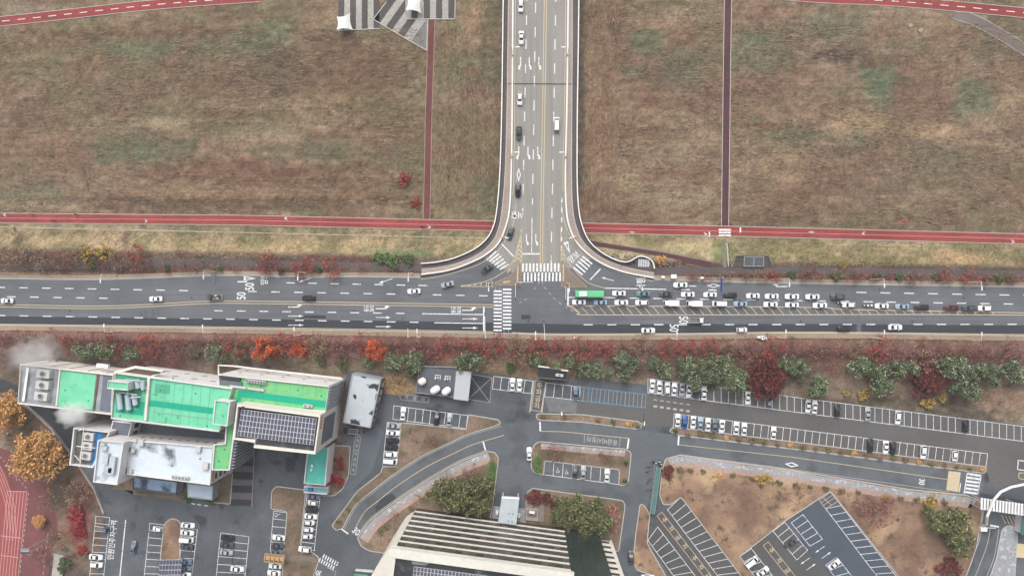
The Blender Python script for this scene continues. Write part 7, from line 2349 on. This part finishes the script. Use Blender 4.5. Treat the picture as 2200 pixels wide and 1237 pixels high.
# school corner
tree('amber', 80, 982, 48, 'big amber-leaved tree beside the sports court'); tree('amber', 14, 884, 38, 'amber-leaved tree cut by the left picture edge')
tree('amber', 84, 1120, 13, 'small orange-leaved tree at the court edge', None, .8)
for k, (x, y, r) in enumerate([(60, 925, 26), (30, 944, 18), (110, 946, 20), (130, 1045, 26), (165, 1060, 24), (105, 1075, 20), (95, 1130, 16), (120, 1160, 18), (80, 1190, 18)]):
    tree('brown' if k % 3 else 'bare', x, y, r, 'withered tree, %s from the top between court and service lane' % ordinal(k + 1), 'withered trees by the court')
for k, (x, y, r) in enumerate([(168, 1095, 14), (165, 1120, 18), (172, 1145, 14), (178, 1180, 12)]):
    shrub('crimson', x, y, r, 'crimson bush, %s from the top beside the leftmost bay column' % ordinal(k + 1), 'crimson bushes by the bays', .6)
for x, y, r, lab in ((141, 1208, 12, 'upper'), (130, 1222, 9, 'lower')):
    shrub('green', x, y, r, '%s of two dark green bushes by the pale spectator strip' % lab, 'bushes by the strip')
shrub('green', 402, 1071, 9, 'round green bush left of the pale blue porch roof'); shrub('green', 452, 1073, 10, 'round green bush right of the pale blue porch roof')
# compound planting
for k, (x, y, r) in enumerate(sorted([(944, 1056, 24), (982, 1044, 22), (1008, 1038, 20), (1030, 1043, 22), (975, 1082, 22), (1004, 1088, 20), (1030, 1090, 19), (996, 1062, 24), (1038, 1066, 18), (962, 1072, 20)])):
    tree('olive', x, y, r, 'olive conifer, %s from left in the clump left of the office entrance' % ordinal(k + 1), 'conifers left of the entrance', .9)
for k, (x, y, r) in enumerate(sorted([(1208, 1078, 17), (1221, 1090, 18), (1242, 1081, 20), (1260, 1093, 20), (1281, 1082, 17), (1198, 1108, 17), (1218, 1123, 16), (1238, 1112, 18), (1265, 1109, 20), (1264, 1131, 19), (1289, 1113, 18), (1303, 1122, 17), (1289, 1136, 15)])):
    tree('olive', x, y, r, 'olive conifer, %s from left in the clump right of the stone monument' % ordinal(k + 1), 'conifers right of the monument', .8)
for k, (x, y, r) in enumerate(sorted([(1993, 1098, 13), (2012, 1125, 18), (2030, 1117, 18), (2058, 1112, 22), (2064, 1146, 24), (2070, 1174, 22), (2040, 1140, 20), (2050, 1165, 18)])):
    tree('olive', x, y, r, 'conifer, %s from left in the clump beside the gate drive' % ordinal(k + 1), 'conifers by the gate', .8)
for k, (x, y, r) in enumerate([(1057, 1000, 9.6), (1055.5, 1020, 9.6), (1055, 1040, 9.2)]):
    shrub('topiary', x, y, r, 'clipped round green shrub, %s of three beside the entrance drive' % ('top', 'middle', 'bottom')[k], 'clipped shrubs left of the drive', .9, z=ZB)
for k, (x, y, r) in enumerate([(1155, 989, 9), (1155, 1005.5, 10)]):
    shrub('topiary', x, y, r, 'clipped round green shrub, %s of two in the U-shaped bed' % ('upper', 'lower')[k], 'clipped shrubs in the U-shaped bed', .9, z=ZB)
for k, (x, y, r) in enumerate([(1344, 994, 6), (1343, 1032, 6)]):
    shrub('green', x, y, r, '%s small green shrub at the right end of the U-shaped bed' % ('upper', 'lower')[k], 'small shrubs in the U-shaped bed', z=ZB)
for x, y, r, kd, lab, zs, sx in [(728, 995, 14, 'crimson', 'upper crimson bush beside the turquoise annex', .7, .8), (724, 1030, 16, 'crimson', 'lower crimson bush beside the turquoise annex', .7, .9),
                             (1149, 1071, 18, 'wine', 'wine-red hedge above the stone monument', .5, 1.1), (1182, 1074, 18, 'wine', 'wine-red hedge right of the stone monument', .7, 1.0),
                             (1316, 1093, 12, 'pink', 'upper pinkish bush right of the conifer clump', .7, 1), (1322, 1112, 11, 'pink', 'middle pinkish bush right of the conifer clump', .7, 1), (1320, 1134, 9, 'pink', 'lower pinkish bush right of the conifer clump', .7, 1),
                             (1433, 1018, 15, 'wine', 'wine-red bush at the corner of the sandy lawn', .5, .8), (1440, 1008, 9, 'wine', 'small wine-red bush beside the corner bush', .5, 1),
                             (1639, 1027, 13, 'yellow', 'yellow shrub along the top of the sandy lawn', .8, 1.2), (2001, 1078, 14, 'yellow', 'yellow shrub near the gate end of the sandy lawn', .8, 1.1), (1545, 1019, 6, 'orange', 'small orange shrub along the sandy lawn', .8, 1),
                             (1903, 1067, 8, 'yellow', 'small yellowish shrub above the reddish thicket', .7, 1), (1352, 912, 7, 'orange', 'orange shrub near the end of the short median', .8, 1.2),
                             (2041, 1224, 25, 'wine', 'broad wine-red bush at the lower edge beside the gate drive', .4, 1.1), (1167, 893, 6, 'olive', 'shrub at the left end of the short median', .7, 1), (1212, 895, 5, 'brown', 'brown shrub on the short median', .7, 1),
                             (1285, 902, 5, 'olive', 'shrub in the middle of the short median', .7, 1), (1318, 906, 6, 'green', 'green shrub right of middle on the short median', .7, 1), (1370, 916, 5, 'green', 'green shrub at the right end of the short median', .7, 1)]:
    shrub(kd, x, y, r, lab, None, zs, sx, z=ZB)
sx_ = [(1484, 1010), (1511, 1013), (1575, 1020), (1616, 1028), (1676, 1038), (1710, 1041), (1741, 1045), (1775, 1050), (1809, 1054), (1844, 1056), (1936, 1071), (1970, 1073), (1460, 1008), (2030, 1078)]
for k, (x, y) in enumerate(sorted(sx_)):
    shrub('olive', x, y, 5.5 + 2 * rng.random(), 'small round shrub, %s from left along the lawn footway' % ordinal(k + 1), 'shrubs along the lawn footway', .8, z=ZB)
for k in range(25):
    t = k / 24
    x, y = 1450 + 662 * t, 926 + 83.5 * t
    shrub(('olive', 'brown', 'olive', 'olive', 'orange')[k % 5] if k not in (0,) else 'green', x, y, 5 + 2 * rng.random(), 'small shrub, %s from left on the long median' % ordinal(k + 1), 'shrubs of the long median', .8, z=ZB)
for k, (x, y, r, kd) in enumerate(sorted([(1538, 1042, 16, 'bare'), (1601, 1082, 8, 'bare'), (1681, 1062, 26, 'bare'), (1720, 1050, 14, 'brown'), (1482, 1070, 9, 'bare'), (1860, 1085, 22, 'dull'), (1885, 1105, 26, 'dull'), (1934, 1117, 14, 'bare'), (1905, 1080, 18, 'dull'), (1917, 1150, 14, 'bare'),
                                   (1951, 1176, 10, 'bare'), (1919, 1192, 12, 'bare')])):
    tree(kd, x, y, r, 'thin-branched tree, %s from left on the sandy lawn' % ordinal(k + 1), 'leafless trees on the sandy lawn', .7)
for k, (x, y, r, kd) in enumerate(sorted([(895, 950, 16, 'bare'), (925, 945, 14, 'dull'), (880, 925, 12, 'bare'), (870, 975, 10, 'bare'), (818, 1022, 9, 'bare'), (770, 1075, 10, 'bare'), (787, 1062, 8, 'bare')])):
    tree(kd, x, y, r, 'thin leafless tree, %s from left in the wedge bed by the drive' % ordinal(k + 1), 'thin trees of the wedge bed', .6)
for k, (x, y, r, kd) in enumerate(sorted([(853, 1107, 16, 'bare'), (1012, 1015, 18, 'dull'), (960, 1030, 14, 'dull'), (900, 1068, 14, 'bare'), (1195, 970, 20, 'dull'), (1245, 975, 14, 'bare'), (1300, 980, 14, 'dull'), (1335, 985, 9, 'bare')])):
    tree(kd, x, y, r, 'thin branched tree, %s from left along the footways inside the drive' % ordinal(k + 1), 'thin trees inside the drive', .6)
for k, (x, y, r) in enumerate(sorted([(829, 1131, 7), (840, 1163, 7), (818, 1145, 5), (884, 1092, 6), (728, 1120, 6), (748, 1094, 6)])):
    shrub('olive', x, y, r, 'small olive shrub, %s from left around the curved drive' % ordinal(k + 1), 'shrubs around the curved drive', .9, z=ZB)
for k, (x, y, r) in enumerate([(640, 1110, 9), (635, 1160, 10), (645, 1220, 12), (620, 1235, 12)]):
    tree('bare', x, y, r, 'leafless tree, %s from top in the bed between car columns' % ordinal(k + 1), 'bare trees between the car columns', .6)

# ================================================================ street furniture
def lamp(x, y, side, label, h=9.0, z=-.02, arm=2.0, sign=True, group='street lamps along the main road', ang=None):
    p = P(x, y, z)
    e = empty('street_lamp', (p.x, p.y, z), R0(ang if ang is not None else (-90 if side == 'N' else 90)))
    tag(e, label, 'street lamp', group)
    MB().lathe((0, 0, 0), [(.34, 0), (.34, .35), (.14, .5), (.14, .9)], 10).build('base', mat('lamp_base_yellow', (214, 180, 120)), e)
    MB().tube((0, 0, .5), (0, 0, h), .11, .07, 8).build('pole', WHITE, e)
    MB().tube((0, 0, h), (arm, 0, h + .35), .06, .05, 6).build('arm', WHITE, e)
    MB().box(arm - .3, arm + 1.0, -.16, .16, h + .26, h + .44).build('lamp_head', WHITE, e)
    if sign:
        MB().box(-.05, .05, -.45, .45, h * .55, h * .55 + .7).build('sign_plate', WHITE, e)
for k, (x, y) in enumerate(((36, 588), (251, 591), (464, 583), (659, 586), (887, 588), (1674, 599), (1870, 600), (2071, 606))):
    lamp(x, y, 'N', 'white street lamp with arm, %s from left above the main road' % ordinal(k + 1))
for k, (x, y) in enumerate(((38, 707), (258, 711), (462, 713), (651, 718), (905, 722), (1150, 727), (1442, 726), (1667, 723.5), (1870, 724.5), (2071, 728.5))):
    lamp(x, y, 'S', 'white street lamp with arm, %s from left below the main road' % ordinal(k + 1))
lamp(1053, 608, 'N', 'white street lamp on the left traffic island', sign=False, z=.14); lamp(1219.5, 609, 'N', 'white street lamp on the right traffic island', sign=False, z=.14)
for x, y, a, lab in ((1101, 120, 0, 'left barrier near the upper arrows'), (1219, 120, 180, 'right barrier near the upper arrows'), (1099, 338, 0, 'left barrier near the lower arrows'), (1215, 338, 180, 'right barrier near the lower arrows'), (1079, 511, -20, 'left barrier at the slip lane'), (1235, 511, 200, 'right barrier at the slip lane')):
    lamp(x, y, '', 'bridge lamp on the ' + lab, 8.0, .7, 1.6, False, 'bridge lamps', a)
def signal(x, y, deg, arm, label, h=6.2, extra=None, z=.0):
    p = P(x, y, z)
    e = empty('traffic_signal', (p.x, p.y, z), R0(deg)); tag(e, label, 'traffic signal', 'signal masts of the junction')
    MB().tube((0, 0, 0), (0, 0, h + .3), .14, .1, 8).build('pole', WHITE, e)
    MB().tube((0, 0, h), (arm, 0, h + .25), .09, .06, 8).build('mast_arm', WHITE, e)
    hd = MB().box(arm - 1.5, arm - .1, -.15, .15, h - .12, h + .3).build('signal_head', DARKM, e)
    for k in range(4):
        MB().tube((arm - 1.32 + .35 * k, -.17, h + .1), (arm - 1.32 + .35 * k, -.15, h + .1), .13, .13, 8).build('lens', (mat('lens_red', (120, 40, 36)), mat('lens_amber', (130, 100, 40)), mat('lens_green', (50, 90, 70)), mat('lens_green', (50, 90, 70)))[k], hd)
    MB().box(-.2, .2, -.16, .16, .8, 1.8).build('control_box', STEEL, e)
signal(883, 722, 90, 4.6, 'signal mast reaching over the dark lane left of the stop line')
signal(1045, 724, 91, 9.0, 'long signal mast beside the left stop line')
signal(1170, 727, 94, 7.0, 'signal mast reaching over the dark lane right of the crossing')
signal(1108.5, 609, -91, 6.4, 'signal mast on the left traffic island reaching into the junction')
signal(1113, 607, 0, 6.8, 'signal mast along the lower bridge crosswalk', 6.0)
signal(1213.5, 618, -91, 5.6, 'signal mast on the right traffic island reaching into the junction')
def gantry(x, y, arm, label, w_=4.2):
    p = P(x, y, 0)
    e = empty('road_sign_gantry', (p.x, p.y, 0), R0(-90)); tag(e, label, 'road sign', 'blue direction signs')
    MB().tube((0, 0, 0), (0, 0, 7.0), .2, .14, 10).build('pole', STEEL, e)
    MB().tube((0, 0, 6.2), (arm, 0, 6.3), .09, .07, 8).tube((0, 0, 5.4), (arm, 0, 5.4), .09, .07, 8).build('mast_arm', STEEL, e)
    MB().box(arm - w_, arm, -.22, -.12, 4.9, 7.0).build('sign_panel', mat('sign_blue', (46, 104, 190)), e)
    MB().box(arm - w_ + .1, arm - .1, -.12, .0, 5.0, 6.9).build('sign_back', STEEL, e)
gantry(478, 585, 4.6, 'blue direction sign on a mast left of the 50 markings'); gantry(1541, 597, 5.0, 'blue direction sign on a mast over the diamond marking', 4.6)
# cabinets and bollards on the verges
for x, y, s, lab in ((1447, 594, .9, 'pair of grey service cabinets at the bridge wing end'), (1424, 595, .5, 'small white box beside the bridge wing end'), (1508, 597, .5, 'small white box left of the blue sign mast'), (1630, 724, .5, 'small pale box on the lower footway'), (1641, 725, .9, 'larger pale cabinet on the lower footway'), (1236, 725, .4, 'small green-topped bin on the lower footway')):
    p = P(x, y, .8)
    e = empty('service_cabinet', (p.x, p.y, .0)); tag(e, lab, 'cabinet')
    MB().box(-s, s, -s * .7, s * .7, -.1, 1.2).build('casing', CONC if s > .5 else WHITE, e)
    MB().box(-s * 1.08, s * 1.08, -s * .78, s * .78, 1.2, 1.28).build('lid', WHITE, e)
# floodlight mast at the court
pb, pt = P(121, 1147, SOUTH), None
fm = empty('floodlight_mast', (pb.x, pb.y, SOUTH), 0); tag(fm, 'tall grey floodlight mast leaning over the sports court', 'floodlight')
MB().tube((0, 0, 0), (0, 0, 15.0), .22, .14, 10).build('pole', STEEL, fm)
MB().box(-1.4, 1.4, -.5, .5, 15.0, 15.15).box(-1.4, 1.4, -.55, -.45, 15.15, 15.6).box(-1.4, 1.4, .45, .55, 15.15, 15.6).build('platform', STEEL, fm)
for k in range(4):
    MB().box(-1.3 + .75 * k, -.8 + .75 * k, -.9, -.55, 15.2, 15.7).build('floodlight', DARKM, fm)
gp = P(96, 1022, SOUTH)
go = empty('goal_frame', (gp.x, gp.y, SOUTH), R0(40)); tag(go, 'small pale goal frame half under the big amber tree', 'goal')
MB().tube((-1.5, 0, 0), (-1.5, 0, 2), .06).build('post', WHITE, go); MB().tube((1.5, 0, 0), (1.5, 0, 2), .06).build('post', WHITE, go)
MB().tube((-1.5, 0, 2), (1.5, 0, 2), .06).build('crossbar', WHITE, go)
MB().tube((-1.5, 0, 2), (-1.5, -1.2, 0), .05).tube((1.5, 0, 2), (1.5, -1.2, 0), .05).tube((-1.5, -1.2, 0), (1.5, -1.2, 0), .05).build('back_stay', WHITE, go)
for x, y, lab in ((1955, 56, 'left of two pale concrete blocks lying in the right meadow'), (1977, 66, 'right of two pale concrete blocks lying in the right meadow')):
    p = PG(x, y)
    e = empty('concrete_block', p, R0(35)); tag(e, lab, 'block')
    MB().box(-.75, .75, -.65, .65, -.1, .35).box(-.55, .55, -.45, .45, .35, .42).build('slab', mat('block_stone', (178, 168, 148), .15, 2, .9, .2), e)
# wall along the service lane and lamp posts of the compound
wl = ribbon('garden_wall', [(-40, 845), (40, 861), (62, 873), (114, 920), (157, 976), (204, 1046), (226, 1100)], SOUTH, .4, CONC, None, h=1.1)
tag(wl, 'low pale wall between the service lane and the school trees', 'wall')
for k, (x, y) in enumerate(((1205.5, 888), (1379, 909))):
    lamp(x, y, '', 'lamp post at the %s end of the short median' % ('left', 'right')[k], 5.0, ZB, .6, False, 'compound lamp posts', 90)
# dry grass tufts, too many to count
def tufts():
    g = np.random.default_rng(5)
    C = []
    for n, x0, x1, y0, y1 in ((5200, -20, 1030, 497, 556), (4200, 1560, 2220, 520, 572), (900, -20, 560, -20, 24), (900, 1900, 2220, -20, 6)):
        k = 0
        while k < n:
            x, y = g.uniform(x0, x1), g.uniform(y0, y1)
            k += 1
            if x1 < 600 and y > 22 - x * .1 - 14: continue
            p = PG(x, y)
            C.append((p.x, p.y, p.z + .1))
    me = quads_mesh('tuft', np.array(C), .26, leafmat('dry_tufts', (140, 124, 92), (206, 184, 142), 0), g, asp=.5)
    o = bpy.data.objects.new('dry_grass', me); col.objects.link(o)
    tag(o, 'dry grass tufts covering the levee slopes', 'grass', kind='stuff')
tufts()
def meadow():
    """Mown straw lying in rows and small tufts over the river meadow."""
    g = np.random.default_rng(77)
    V, n = [], 0
    Cs = []
    def row_of(x0, x1, y0, y1, along, count):
        for k in range(count):
            x, y = g.uniform(x0, x1), g.uniform(y0, y1)
            p = P(x, y, -4.52)
            if fbm(np.array([p.x]), np.array([p.y]), 16, 9, 3, 61.0)[0] < .47:
                continue
            ln, wd = g.uniform(.5, 2.2), g.uniform(.05, .13)
            a = (0 if along == 'x' else math.pi / 2) + g.normal() * .10 + .12 * math.sin(p.x * .02 + p.y * .05)
            u, v = Vector((math.cos(a), math.sin(a), 0)) * ln / 2, Vector((-math.sin(a), math.cos(a), 0)) * wd / 2
            c = Vector((p.x, p.y, gz(p.x, p.y) + .16))
            Cs.extend([c - u - v, c + u - v, c + u + v, c - u + v])
    row_of(-10, 908, 62, 456, 'x', 17000)
    row_of(935, 1072, 60, 470, 'y', 3200)
    row_of(1250, 1330, 5, 470, 'y', 1800)
    row_of(1330, 1548, 5, 470, 'x', 4200)
    row_of(1574, 2210, 50, 482, 'x', 13000)
    k = len(Cs) // 4
    me = bpy.data.meshes.new('straw')
    me.from_pydata([tuple(c) for c in Cs], [], [(4 * i, 4 * i + 1, 4 * i + 2, 4 * i + 3) for i in range(k)])
    me.materials.append(leafmat('mown_straw', (116, 94, 80), (182, 158, 132), 0))
    o = bpy.data.objects.new('mown_straw', me); col.objects.link(o)
    tag(o, 'mown straw lying in rows over the river meadow', 'straw', kind='stuff')
    C = []
    for x0, x1, y0, y1, n in ((-10, 908, 62, 456, 15000), (935, 1072, 60, 470, 2600), (1250, 1548, 5, 470, 5600), (1574, 2210, 50, 482, 12000)):
        xs_, ys_ = g.uniform(x0, x1, n), g.uniform(y0, y1, n)
        for x, y in zip(xs_, ys_):
            p = P(x, y, -4.52)
            C.append((p.x, p.y, gz(p.x, p.y) + .1))
    me = quads_mesh('meadow_tuft', np.array(C), .17, leafmat('meadow_tufts', (108, 92, 76), (164, 144, 120), 0), g, asp=.6)
    o = bpy.data.objects.new('meadow_grass', me); col.objects.link(o)
    tag(o, 'short withered grass tufts over the river meadow', 'grass', kind='stuff')
meadow()
def litter():
    g = np.random.default_rng(9)
    C = []
    for n, x0, x1, y0, y1 in ((7000, -20, 2220, 728, 800), (2200, -20, 905, 556, 592), (1600, 1410, 2220, 588, 604), (1500, 10, 200, 880, 1240)):
        for k in range(n):
            x, y = g.uniform(x0, x1), g.uniform(y0, y1)
            if 205 > x > 60 and y > 880 and x > 60 + (y - 870) * .8: continue
            if 30 < x < 745 and y > 778: continue
            p = PG(x, y)
            C.append((p.x, p.y, p.z + .03))
    me = quads_mesh('leaf', np.array(C), .22, leafmat('fallen_leaves', (116, 81, 74), (204, 151, 125), 0), g, flat=.95, asp=.6)
    o = bpy.data.objects.new('fallen_leaves', me); col.objects.link(o)
    tag(o, 'brown and red leaf litter under the roadside trees', 'leaves', kind='stuff')
litter()

me = quads_mesh('leaf', np.array(BED_LITTER), .2, leafmat('bed_leaf', (128, 100, 78), (206, 178, 146), 0), np.random.default_rng(3), flat=.95)
o = bpy.data.objects.new('fallen_leaves', me); col.objects.link(o)
tag(o, 'dry leaves scattered over the lawns and beds of the civic compound', 'leaves', kind='stuff')
# ================================================================ thin haze of the grey day
v, f = box_verts(-2600, 2600, -2600, 2600, -8.0, H + 6)
hz = mesh_obj('haze', v, f, None)
hm = bpy.data.materials.new('thin_haze'); hm.use_nodes = True
nt = hm.node_tree; nt.nodes.clear()
ho = nt.nodes.new('ShaderNodeOutputMaterial'); hv = nt.nodes.new('ShaderNodeVolumePrincipled')
hv.inputs['Color'].default_value = (.95, .97, 1.0, 1); hv.inputs['Density'].default_value = .0002; hv.inputs['Anisotropy'].default_value = .3
nt.links.new(hv.outputs[0], ho.inputs['Volume'])
hz.data.materials.append(hm)
tag(hz, 'thin pale haze of an overcast day', 'haze', kind='stuff')
